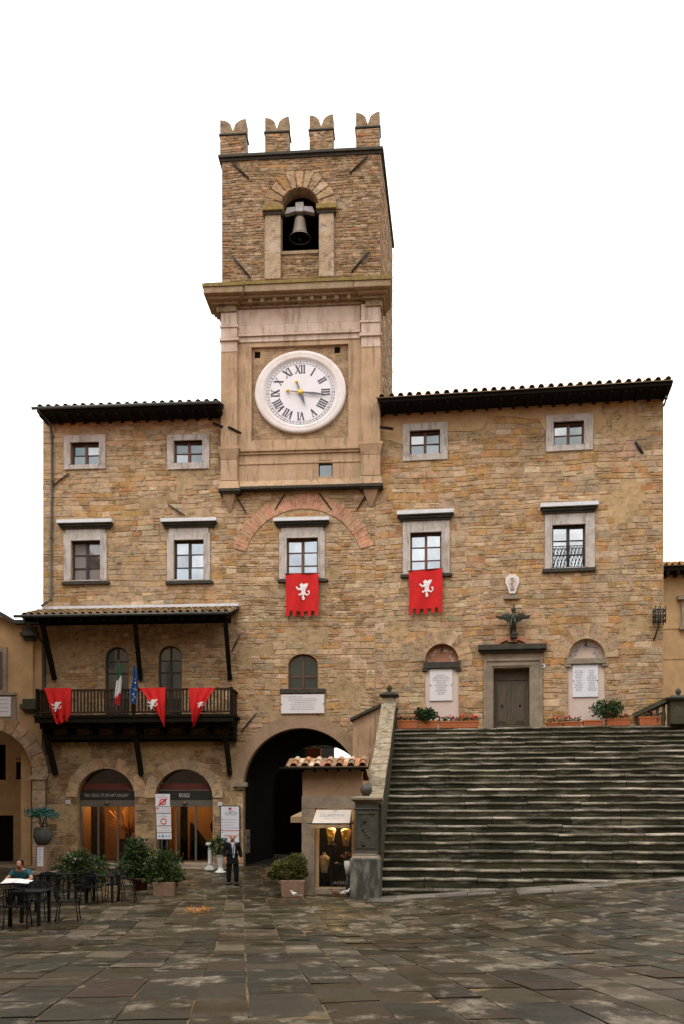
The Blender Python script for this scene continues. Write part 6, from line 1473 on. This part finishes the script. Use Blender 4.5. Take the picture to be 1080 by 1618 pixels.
round_pot(222, 27.6, .26, .38, 'flower_pot', 'dark red round pot under the tall shrub left of the sign post', 'band_red')
pot_plant(216, 27.6, 'tall_shrub', 'tall loose green shrub between the gallery arch and the sign post', 'shrub', [(0, .9, .46, .6), (-.26, .72, .4, .42), (.28, .82, .38, .5), (.0, 1.28, .36, .38), (.1, .5, .36, .3)], 620, .10, GREENS, 12, base=.36)
round_pot(130, 27.4, .3, .36, 'flower_pot', 'grey round pot under the wide shrub left of the gallery arch', 'urn_dark')
t = pot_plant(130, 27.4, 'wide_shrub', 'wide shrub with pale young leaves in front of the gallery arch', 'shrub', [(0, .75, .55, .42), (-.45, .68, .48, .4), (.47, .66, .45, .38), (-.05, 1.0, .45, .28), (.2, .4, .6, .25)], 560, .10, GREENS, 13, base=.34)
x, y, z = place(130, 27.4); m = MB(); leaves(m, (x - .15, y, z + 1.02), (.6, .4, .22), 130, .09, [(.22, .25, .14), (.3, .32, .22)], random.Random(5)); m.build('pale_shoots', 'leaf', t)
box_pot(463, 26.2, .72, .48, 'planter', 'square rough planter beside the left jamb of the kiosk')
pot_plant(457, 26.2, 'rounded_shrub', 'rounded yellowish green shrub in the planter beside the kiosk', 'shrub', [(-.12, .78, .46, .32), (.2, .95, .34, .32), (-.34, .70, .32, .25), (.25, .7, .3, .25)], 1500, .07, [(.11, .10, .02), (.08, .09, .02), (.14, .11, .03), (.05, .08, .02)], 14, base=.46)
# white urn and slim pedestal in front of the second shop
x, y = world_at(348, 31.6), 31.6; z = gz(x, y)
t = thing('white_urn', (x, y, z), 'white footed urn in front of the right shop arch, behind the standing man', 'urn'); zz = 2.24 - 80 / 1400 * 31.6 - z
m = MB(); m.lathe([(.2, 0), (.2, .05), (.1, .12), (.07, .22), (.1, .3), (.14, .5), (.16, .62), (.18, .64)], (x, y, z), 16); m.build('urn', 'urn_white', t)
pot_plant(346, 31.6, 'topiary', 'clipped ball of greenery growing in the white urn', 'plant', [(0, .98, .36, .34)], 800, .085, GREENS, 15, base=.6)
x, y = world_at(331.5, 32.2), 32.2; z = gz(x, y)
t = thing('white_pedestal', (x, y, z), 'slim white pedestal beside the right shop doorway', 'pedestal'); m = MB(); m.box(x - .17, x + .17, y - .17, y + .17, z, z + .1); m.box(x - .12, x + .12, y - .12, y + .12, z + .1, z + .16); m.build('foot', 'urn_white', t, bevel=.015); m = MB(); m.lathe([(.09, 0), (.075, .1), (.07, .7), (.1, .76)], (x, y, z + .16), 12); m.box(x - .13, x + .13, y - .13, y + .13, z + .92, z + 1.0); m.build('shaft', 'urn_white', t)
# big stone bowl on a pedestal at the left, blue green flowers above
x, y = world_at(67.5, 27.2), 27.2; z = gz(x, y); Zp = lambda py: 2.24 + (1290 - py) / 1400 * 27.2; W_ = lambda p: p / 1400 * 27.2
t = thing('stone_bowl', (x, y, z), 'dark round stone bowl on a square pedestal by the left pier', 'urn')
m = MB(); m.box(x - W_(20), x + W_(22), y - .35, y + .4, z - .03, Zp(1381)); m.build('base', 'urn_dark', t, bevel=.02)
m = MB(); m.box(x - W_(21), x + W_(24), y - .4, y + .45, Zp(1381) + .003, Zp(1376)); m.build('base_slab', 'pietra_dull', t, bevel=.01)
m = MB(); m.box(x - W_(8.5), x + W_(9), y - .17, y + .17, Zp(1376) + .003, Zp(1335)); m.build('pedestal', 'concrete_pot', t, bevel=.015)
m = MB(); h = Zp(1307) - Zp(1335); m.lathe([(W_(7), 0), (W_(11), h * .12), (W_(14.5), h * .45), (W_(14.5), h * .7), (W_(12.5), h * .9), (W_(13.5), h), (W_(11), h), (W_(10), h * .9)], (x, y, Zp(1335) + .003), 20); m.build('bowl', 'urn_dark', t)
m = MB(); a, b = x - W_(5.5), x + W_(4); m.box(a, b, y - .178, y - .172, Zp(1368), Zp(1338)); nt_ = m.build('notice', 'sign_white', t)
m = MB()
for i in range(6): m.box(a + .04, b - .05 - .02 * (i % 3), y - .181, y - .178, Zp(1342 + 4 * i), Zp(1341 + 4 * i))
m.build('notice_lines', 'sign_blue', nt_)
zf_ = Zp(1284) ; t = thing('blue_plant', (x, y, Zp(1309)), 'blue green trailing flowers growing high out of the dark stone bowl', 'plant'); m = MB(); rr = random.Random(17)
for k_ in range(9): leaves(m, (x + W_(rr.uniform(-20, 21)), y + rr.uniform(-.2, .2), zf_ + rr.uniform(-.07, .07)), (.24, .2, .13), 150, .06, [(.02, .10, .095), (.03, .14, .13), (.018, .07, .06), (.05, .17, .14)], rr)
m.build('foliage', 'leaf', t); m = MB()
for k_ in range(8): m.tube([(x + rr.uniform(-.1, .1), y, Zp(1309)), (x + rr.uniform(-.3, .3), y, zf_)], .012, 5)
m.build('stem', 'bark', t)

# traffic sign post
d = 26.45; x0 = world_at(258, d); zg_ = gz(x0, d); Zs = lambda py: 2.24 + (1290 - py) / 1400 * d; Xs = lambda px: world_at(px, d)
t = thing('traffic_sign', (x0, d, zg_), 'stack of white traffic sign panels with red circles on a dark post', 'traffic sign')
m = MB(); m.tube([(x0 - .06, d + .05, zg_), (x0 - .06, d + .05, Zs(1256))], .035, 10); m.tube([(x0 + .10, d + .05, zg_), (x0 + .10, d + .05, Zs(1256))], .035, 10); m.build('post', 'zinc', t)
def panel(xa, xb, ya, yb):
    m = MB(); m.box(Xs(xa), Xs(xb), d - .012, d + .012, Zs(yb), Zs(ya)); return m.build('panel', 'sign_white', t)
def circ_ring(mb, cx, cz_, ro, ri, y, n=32):
    for i in range(n):
        a, b = 2 * math.pi * i / n, 2 * math.pi * (i + 1) / n
        mb.poly([(cx + ri * math.cos(a), y, cz_ + ri * math.sin(a)), (cx + ro * math.cos(a), y, cz_ + ro * math.sin(a)), (cx + ro * math.cos(b), y, cz_ + ro * math.sin(b)), (cx + ri * math.cos(b), y, cz_ + ri * math.sin(b))])
Y_ = d - .016
p1 = panel(245.5, 268.3, 1254.2, 1273.8); cx, cz_ = Xs(257), Zs(1266.8); R1 = .098
m = MB(); circ_ring(m, cx, cz_, R1, R1 * .68, Y_); q = Vector((.77, 0, .62)); pr_ = Vector((-.62, 0, .77)) * .024; A, B = Vector((cx, Y_ - .003, cz_)) - q * .16, Vector((cx, Y_ - .003, cz_)) + q * .16; m.poly([A - pr_, B - pr_, B + pr_, A + pr_]); m.build('prohibition_mark', 'sign_red', p1)
m = MB(); write(m, 'VARCO', Xs(257), Y_, Zs(1256.6), .11, .022); write(m, 'NON ATTIVO', Xs(257), Y_, Zs(1259.4), .32, .026); m.build('lettering', 'ink', p1)
p2 = panel(246.8, 269.6, 1274.8, 1284.2); m = MB(); write(m, 'DALLE ORE', Xs(261), Y_, Zs(1277.2), .26, .03); m.box(Xs(248), Xs(251), Y_ - .002, Y_, Zs(1278.3), Zs(1276)); m.build('red_lettering', 'sign_red', p2)
m = MB(); write(m, 'ESCLUSO AUTORIZZATI', Xs(259), Y_, Zs(1280.4), .32, .018); write(m, 'FERIALI E FESTIVI', Xs(259), Y_, Zs(1282.4), .32, .016); m.build('lettering', 'ink_grey', p2)
p3 = panel(247.2, 270, 1285.4, 1304); m = MB(); circ_ring(m, Xs(258.5), Zs(1297.6), R1 * .96, R1 * .66, Y_); m.build('prohibition_mark', 'sign_red', p3); m = MB(); write(m, 'VARCO', Xs(258), Y_, Zs(1287.4), .1, .022); write(m, 'ATTIVO ZTL', Xs(258), Y_, Zs(1290.2), .3, .026); m.build('lettering', 'ink', p3)
p4 = panel(247.6, 270.4, 1305.2, 1315); m = MB(); write(m, 'DALLE ORE', Xs(261), Y_, Zs(1308), .26, .03); m.build('orange_lettering', 'sign_orange', p4); m = MB(); write(m, 'ESCLUSO AUTORIZZATI', Xs(259), Y_, Zs(1312), .34, .02); m.build('lettering', 'ink_grey', p4)
p5 = panel(248, 270.8, 1316, 1325.5); m = MB()
for i, px in enumerate((251.5, 257, 262.6, 267.4)): m.lathe([(.035 if i == 1 else .024, 0), (.02, .002)], (0, 0, 0), 10, sm=False); m.v[-20:] = [Vector((v.x + Xs(px), Y_ - v.z, v.y + Zs(1320.6))) for v in m.v[-20:]]
m.build('icon', 'sign_blue', p5)
# information board on the pier
u0, u1, z0, z1 = FL.rect(347.5, 1272.5, 379, 1333.5, .1); t = thing('information_board', ((u0 + u1) / 2, -.1, z0), 'white information board in a dark frame on the pier beside the archway', 'sign', FL)
m = MB(); m.box(u0, u1, -.09, -.02, z0, z1); m.build('frame', 'iron', t); m = MB(); a, b, c, d_ = u0 + .035, u1 - .035, z0 + .035, z1 - .035; m.box(a, b, -.1, -.089, c, d_); m.build('panel', 'sign_white', t)
h = d_ - c; w = b - a; uc = (a + b) / 2; y = -.104; m = MB(); write(m, 'RISTORANTE', uc + .04, y, d_ - h * .135, w * .36, h * .03); write(m, 'AL PRELUDIO', uc + .05, y, d_ - h * .18, w * .74, h * .04); write(m, 'TAVOLA CALDA', uc + .04, y, d_ - h * .23, w * .6, h * .025)
for i in range(5): m.box(a + .03, a + .07, y - .002, y, d_ - h * (.36 + .09 * i), d_ - h * (.335 + .09 * i))
m.build('lettering', 'ink', t)
m = MB()
for i in range(5): m.box(a + .12, b - .05 - .09 * (i % 3), y - .001, y + .001, d_ - h * (.36 + .075 * i), d_ - h * (.35 + .075 * i))
m.build('small_print', 'ink_grey', t)
m = MB(); m.box(a + .01, b - .01, y - .002, y, d_ - h * .665, d_ - h * .65); m.box(a + .1, b - .02, y - .002, y, d_ - h * .80, d_ - h * .785); m.prism([(uc - .05, d_ - h * .09), (uc + .05, d_ - h * .09), (uc + .06, d_ - h * .02), (uc, d_ - h * .04), (uc - .06, d_ - h * .02)], y - .002, y); m.build('red_print', 'sign_red', t)
u, z = FL.px(395, 1329, -.9); t = thing('notice_panel', (pu - PR + .03, .9, z - .4), 'tall pale notice panel inside the archway on its left wall', 'sign', FL); m = MB(); m.box(pu - PR - .01, pu - PR + .03, .55, 1.35, z - .45, z + .45); m.build('panel', 'pietra_dull', t); m = MB(); m.box(pu - PR + .031, pu - PR + .034, .7, 1.2, z + .1, z + .2); m.box(pu - PR + .031, pu - PR + .034, .7, 1.1, z - .2, z - .1); m.build('lettering', 'ink', t)

# ------------------------------------------------------------------ tables and chairs
def make_table(x, y, w, dp, label):
    z = gz(x, y); t = thing('cafe_table', (x, y, z), label, 'table', None, 'dark outdoor cafe tables'); m = MB(); m.box(x - w / 2, x + w / 2, y - dp / 2, y + dp / 2, z + .70, z + .735); m.build('table_top', 'chair_black', t, bevel=.006)
    for a in (-1, 1):
        for b in (-1, 1): m = MB(); m.box(x + a * (w / 2 - .06) - .03, x + a * (w / 2 - .06) + .03, y + b * (dp / 2 - .06) - .03, y + b * (dp / 2 - .06) + .03, z - .02, z + .699); m.build('leg', 'chair_black', t)
    return z + .735
chair_src = None
def make_chair(x, y, rot, label):
    global chair_src
    if chair_src is None:
        t = thing('cafe_chair', (0, 0, 0), label, 'chair', None, 'dark outdoor cafe chairs')
        m = MB(); n = 6
        for i in range(n): m.box(-.21, .21, -.21 + .07 * i, -.15 + .07 * i, .435, .455)
        m.box(-.22, .22, -.215, -.205, .42, .452); m.build('seat', 'chair_black', t)
        m = MB(); m.tube([(-.23, .2, .44), (-.235, .26, .62), (-.2, .29, .82), (0, .31, .85), (.2, .29, .82), (.235, .26, .62), (.23, .2, .44)], .016, 6)
        for i in range(7): a = -.17 + .34 * i / 6; m.bar((a, .215, .46), (a, .295, .835), .03, .01)
        m.build('backrest', 'chair_black', t)
        for sx in (-1, 1):
            for sy in (-1, 1): m = MB(); m.tube([(sx * .21, sy * .19, .44), (sx * .24, sy * .24, .005)], .014, 6); m.build('leg', 'chair_black', t)
            m = MB(); m.tube([(sx * .22, -.2, .44), (sx * .26, -.18, .64), (sx * .26, .1, .66), (sx * .235, .26, .66)], .014, 6); m.build('armrest', 'chair_black', t)
        chair_src = t; c = t
    else: c = copy_tree(chair_src)
    c.location = (x, y, gz(x, y)); c.rotation_euler = (0, 0, R_(rot)); c['label'] = label
zt1 = make_table(-6.72, 19.1, .72, .78, 'dark cafe table nearest the camera at the left edge, empty top')
zt2 = make_table(-7.95, 21.3, 1.1, .75, 'dark cafe table with an open menu on it, in front of the seated person')
make_table(-6.55, 24.3, .8, .8, 'dark cafe table in front of the tall shrub, two chairs at its sides')
make_table(-8.0, 25.0, .9, .8, 'dark cafe table below the stone bowl, behind the seated person')
for a in ((-7.22, 18.45, 170, 'cafe chair cut by the left edge, its back to the viewer, nearest of all'), (-6.75, 18.45, 188, 'cafe chair with its back to the viewer, tucked under the nearest table'), (-6.1, 19.75, 100, 'cafe chair standing askew at the right side of the nearest table'), (-6.9, 20.0, 8, 'cafe chair behind the nearest table, facing the viewer'),
          (-7.2, 24.4, -95, 'cafe chair left of the table in front of the tall shrub'), (-5.9, 24.3, 98, 'cafe chair right of the table in front of the tall shrub'), (-6.7, 23.7, 178, 'cafe chair with its back to the viewer at the table before the tall shrub'), (-6.4, 25.0, 5, 'cafe chair behind the table before the tall shrub, facing the viewer'),
          (-7.9, 24.2, 175, 'cafe chair pulled to the table below the stone bowl'), (-7.95, 22.1, 0, 'cafe chair the seated person sits on')): make_chair(*a)
t = thing('menu', (-7.9, 21.1, zt2), 'open white menu lying on the table before the seated person', 'menu'); m = MB()
m.faces([(-8.08, 20.95, zt2 + .01), (-7.78, 20.95, zt2 + .03), (-7.78, 21.35, zt2 + .10), (-8.08, 21.35, zt2 + .10)], [(0, 1, 2, 3)]); m.faces([(-7.77, 20.95, zt2 + .03), (-7.42, 20.97, zt2 + .01), (-7.42, 21.33, zt2 + .06), (-7.77, 21.35, zt2 + .10)], [(0, 1, 2, 3)]); m.build('page', 'white_cloth', t)

# ------------------------------------------------------------------ people
def skin(nodes, edges, root=0, sub=2):
    me = bpy.data.meshes.new('tmp'); me.from_pydata([n[0] for n in nodes], edges, []); o = bpy.data.objects.new('tmp', me); COL.objects.link(o)
    s_ = o.modifiers.new('s', 'SKIN'); s_.use_smooth_shade = True
    for i, n in enumerate(nodes):
        r = n[1] if isinstance(n[1], tuple) else (n[1], n[1]); me.skin_vertices[0].data[i].radius = r; me.skin_vertices[0].data[i].use_root = (i == root)
    b = o.modifiers.new('b', 'SUBSURF'); b.levels = b.render_levels = sub
    r = bpy.data.meshes.new_from_object(o.evaluated_get(bpy.context.evaluated_depsgraph_get())); bpy.data.objects.remove(o); return r
def put(name, me, mt, root, M):
    m = MB(); c = OFF[root.name]; m.mesh(me, lambda v: M @ v, None, 0, True); return m.build(name, mt, root)
def fingers(nodes, edges, wrist_i, w, dirv, side, curl):
    w = Vector(w); d = Vector(dirv).normalized(); s = Vector(side).normalized(); cu_ = Vector(curl)
    palm = w + d * .07; nodes.append((tuple(palm), (.032, .016))); pi = len(nodes) - 1; edges.append((wrist_i, pi))
    for k_, ln in enumerate((.066, .075, .07, .055)):
        o = palm + s * (-.026 + .017 * k_) + d * .012; a = o + d * ln * .5 + cu_ * .012; b = a + d * ln * .35 + cu_ * .028
        nodes.append((tuple(o), .009)); nodes.append((tuple(a), .0085)); nodes.append((tuple(b), .007)); i = len(nodes); edges += [(pi, i - 3), (i - 3, i - 2), (i - 2, i - 1)]
    o = w + d * .025 - s * .03; a = o - s * .018 + d * .03 + cu_ * .01; nodes.append((tuple(o), .011)); nodes.append((tuple(a), .009)); i = len(nodes); edges += [(wrist_i, i - 2), (i - 2, i - 1)]
def face(root, M, hz, sk, r=.1):
    def bl(p, q, mt, nm, s=1): m = MB(); m.ball((0, 0, 0), q, 10, s); m.xf(M @ Matrix.Translation(p)); m.build(nm, mt, root)
    m = MB()
    for s in (-1, 1): m.ball((s * .034, -.088, hz + .015), .011, 8)
    m.xf(M); m.build('eyes', 'hair_dark', root)
x, y = world_at(367, 29.0), 29.0; z = gz(x, y)
man = thing('person', (x, y, z), 'balding man in dark suit and open pale shirt standing before the archway', 'person'); M = Matrix.Translation((x, y, z)) @ Matrix.Rotation(R_(14), 4, 'Z')
N = [((0, 0, .90), .13), ((0, .005, 1.08), .12), ((0, .01, 1.27), (.15, .11)), ((0, .0, 1.40), .065), ((0, -.02, 1.47), .055), ((0, -.03, 1.53), (.072, .085)), ((0, -.015, 1.60), (.074, .088)), ((0, -.005, 1.655), (.045, .055)),
     ((-.17, .01, 1.34), .065), ((-.25, .04, 1.09), .05), ((-.24, -.08, .88), .034), ((.17, .01, 1.34), .065), ((.25, .05, 1.09), .05), ((.27, -.03, .86), .034),
     ((-.09, 0, .84), .09), ((-.11, -.01, .47), .065), ((-.12, .02, .10), .045), ((-.13, -.06, .05), .03), ((.09, 0, .84), .09), ((.12, -.03, .47), .065), ((.13, .0, .10), .045), ((.14, -.08, .05), .03), ((0, -.125, 1.535), .014)]
E = [(0, 1), (1, 2), (2, 3), (3, 4), (4, 5), (5, 6), (6, 7), (2, 8), (8, 9), (9, 10), (2, 11), (11, 12), (12, 13), (0, 14), (14, 15), (15, 16), (16, 17), (0, 18), (18, 19), (19, 20), (20, 21), (5, 22)]
fingers(N, E, 10, (-.24, -.08, .88), (.08, -.25, -1), (1, .3, 0), (.3, -.5, 0)); fingers(N, E, 13, (.27, -.03, .86), (0, -.2, -1), (-1, .2, 0), (-.3, -.5, 0))
put('body', skin(N, E), 'skin', man, M); face(man, M, 1.555, 'skin')
J = [((0, .005, .86), (.19, .145)), ((0, .005, 1.02), (.18, .14)), ((0, .01, 1.16), (.175, .135)), ((0, .01, 1.29), (.165, .12)), ((0, .015, 1.385), (.09, .075)), ((-.18, .01, 1.335), .085), ((-.262, .04, 1.09), .072), ((-.245, -.07, .905), .055), ((.18, .01, 1.335), .085), ((.262, .05, 1.09), .072), ((.272, -.025, .89), .055), ((0, .005, .74), (.19, .15))]
put('jacket', skin(J, [(0, 1), (1, 2), (2, 3), (3, 4), (3, 5), (5, 6), (6, 7), (3, 8), (8, 9), (9, 10), (0, 11)]), 'suit', man, M)
T = [((0, .0, .90), .14), ((-.1, 0, .80), .115), ((-.115, -.01, .47), .09), ((-.12, .02, .08), .078), ((.1, 0, .80), .115), ((.125, -.03, .47), .09), ((.13, .0, .08), .078)]
put('trousers', skin(T, [(0, 1), (1, 2), (2, 3), (0, 4), (4, 5), (5, 6)]), 'suit', man, M)
m = MB(); pl = [(-.05, 1.41), (.055, 1.41), (.075, 1.25), (.06, 1.05), (.04, .9), (-.005, .9), (-.03, 1.2)]
m.faces([(u, -.128 - .02 * math.sin((1.41 - zz) * 5) + (.06 if zz > 1.38 else 0), zz) for u, zz in pl], [list(range(len(pl)))]); m.v = [M @ v for v in m.v]; m.build('shirt', 'shirt_pale', man)
m = MB()
for s, yy in ((-1, -.09), (1, -.11)): m.ball((s * .135, yy, .05), .085, 10, .7)
m.v = [Vector((v.x, v.y * 1.0 + (v.y + .1) * .9, v.z)) for v in m.v]; m.xf(M); m.build('shoes', 'hair_dark', man)
m = MB(); rr = random.Random(3); vs = []
for s in (-1, 1): m.ball((s * .068, .03, 1.585), .045, 8, 1.3)
m.ball((0, .055, 1.585), .06, 10, 1.2); m.xf(M); m.build('hair', 'hair_grey', man)
m = MB()
for s in (-1, 1): m.ball((s * .085, -.005, 1.56), .022, 8, 1.5)
m.xf(M); m.build('ears', 'skin', man)
# seated reader
x, y = -7.95, 22.05; z = gz(x, y)
sp = thing('person', (x, y, z), 'person in a teal shirt seated at a table, bent over the open menu', 'person'); M = Matrix.Translation((x, y, z))
N = [((0, .05, .52), .13), ((0, .03, .70), .12), ((0, -.04, .90), (.15, .11)), ((0, -.12, 1.03), .06), ((0, -.17, 1.08), .055), ((0, -.21, 1.13), (.072, .085)), ((0, -.20, 1.20), (.075, .088)), ((0, -.17, 1.25), (.045, .05)),
     ((-.17, -.05, .96), .062), ((-.30, -.22, .80), .045), ((-.22, -.52, .78), .032), ((.17, -.05, .96), .062), ((.31, -.22, .80), .045), ((.3, -.52, .79), .032),
     ((-.1, 0, .50), .09), ((-.13, -.40, .50), .07), ((-.13, -.42, .1), .045), ((-.13, -.56, .035), .035), ((.1, 0, .50), .09), ((.13, -.4, .5), .07), ((.13, -.42, .1), .045), ((.13, -.56, .035), .035), ((0, -.305, 1.12), .014)]
E = [(0, 1), (1, 2), (2, 3), (3, 4), (4, 5), (5, 6), (6, 7), (2, 8), (8, 9), (9, 10), (2, 11), (11, 12), (12, 13), (0, 14), (14, 15), (15, 16), (16, 17), (0, 18), (18, 19), (19, 20), (20, 21), (5, 22)]
fingers(N, E, 10, (-.22, -.52, .78), (.3, -1, -.05), (1, .2, 0), (0, -.2, -.4)); fingers(N, E, 13, (.3, -.52, .79), (-.2, -1, 0), (-1, .2, 0), (0, -.2, -.4))
put('body', skin(N, E), 'skin', sp, M)
J = [((0, .05, .50), (.17, .15)), ((0, .03, .70), (.165, .14)), ((0, -.04, .91), (.165, .125)), ((0, -.11, 1.0), .08), ((-.18, -.05, .955), .08), ((-.27, -.17, .84), .068), ((.18, -.05, .955), .08), ((.275, -.17, .84), .068)]
put('shirt', skin(J, [(0, 1), (1, 2), (2, 3), (2, 4), (4, 5), (2, 6), (6, 7)]), 'shirt_teal', sp, M)
T = [((0, .04, .50), .15), ((-.11, -.02, .50), .11), ((-.13, -.41, .50), .09), ((-.13, -.42, .1), .07), ((.11, -.02, .5), .11), ((.13, -.41, .5), .09), ((.13, -.42, .1), .07)]
put('trousers', skin(T, [(0, 1), (1, 2), (2, 3), (0, 4), (4, 5), (5, 6)]), 'suit', sp, M)
m = MB(); m.ball((0, -.165, 1.205), .095, 12, .95); m.ball((0, -.13, 1.16), .085, 10); m.xf(M); m.build('hair', 'hair_dark', sp)

# ------------------------------------------------------------------ pigeons and spilled grain
def pigeon(px, d, rot, mt, label, wing):
    x, y, z = place(px, d); z += .005; t = thing('pigeon', (x, y, z), label, 'pigeon', None, 'pigeons on the paving'); M = Matrix.Translation((x, y, z)) @ Matrix.Rotation(R_(rot), 4, 'Z')
    N = [((0, 0, .11), (.058, .06)), ((-.09, 0, .10), (.045, .045)), ((-.19, 0, .075), (.03, .012)), ((.07, 0, .14), (.045, .05)), ((.10, 0, .19), .026), ((.115, 0, .225), .028), ((.15, 0, .22), .009)]
    put('body', skin(N, [(0, 1), (1, 2), (0, 3), (3, 4), (4, 5), (5, 6)]), mt, t, M)
    m = MB()
    for s in (-1, 1): m.faces([M @ Vector(p) for p in ((.05, s * .058, .15), (-.05, s * .066, .16), (-.17, s * .03, .10), (-.05, s * .062, .09))], [(0, 1, 2, 3)])
    m.build('wing', wing, t); m = MB()
    for s in (-1, 1): m.tube([M @ Vector((.01, s * .025, .06)), M @ Vector((.015, s * .025, 0))], .006, 5)
    m.build('leg', 'flower_red', t)
pigeon(466, 25.3, 200, 'bird_white', 'white and grey pigeon on the paving below the rounded shrub planter', 'bird_grey')
pigeon(529, 26.0, 160, 'bird_brown', 'brown pigeon on the paving below the kiosk window', 'bird_brown')
pigeon(546, 26.0, 15, 'bird_white', 'white pigeon on the paving beside the stone pedestal', 'bird_white')
m = MB(); rr = random.Random(77); gx, gy = world_at(313, 22.2), 22.2
for i in range(150):
    a, b = gx + rr.gauss(0, .16), gy + rr.gauss(0, .35); m.ball((a, b, gz(a, b) + .012), rr.uniform(.008, .016), 6)
m.build('spilled_grain', 'grain', label='orange bird feed scattered on the paving left of the archway', cat='bird feed', kind='stuff')
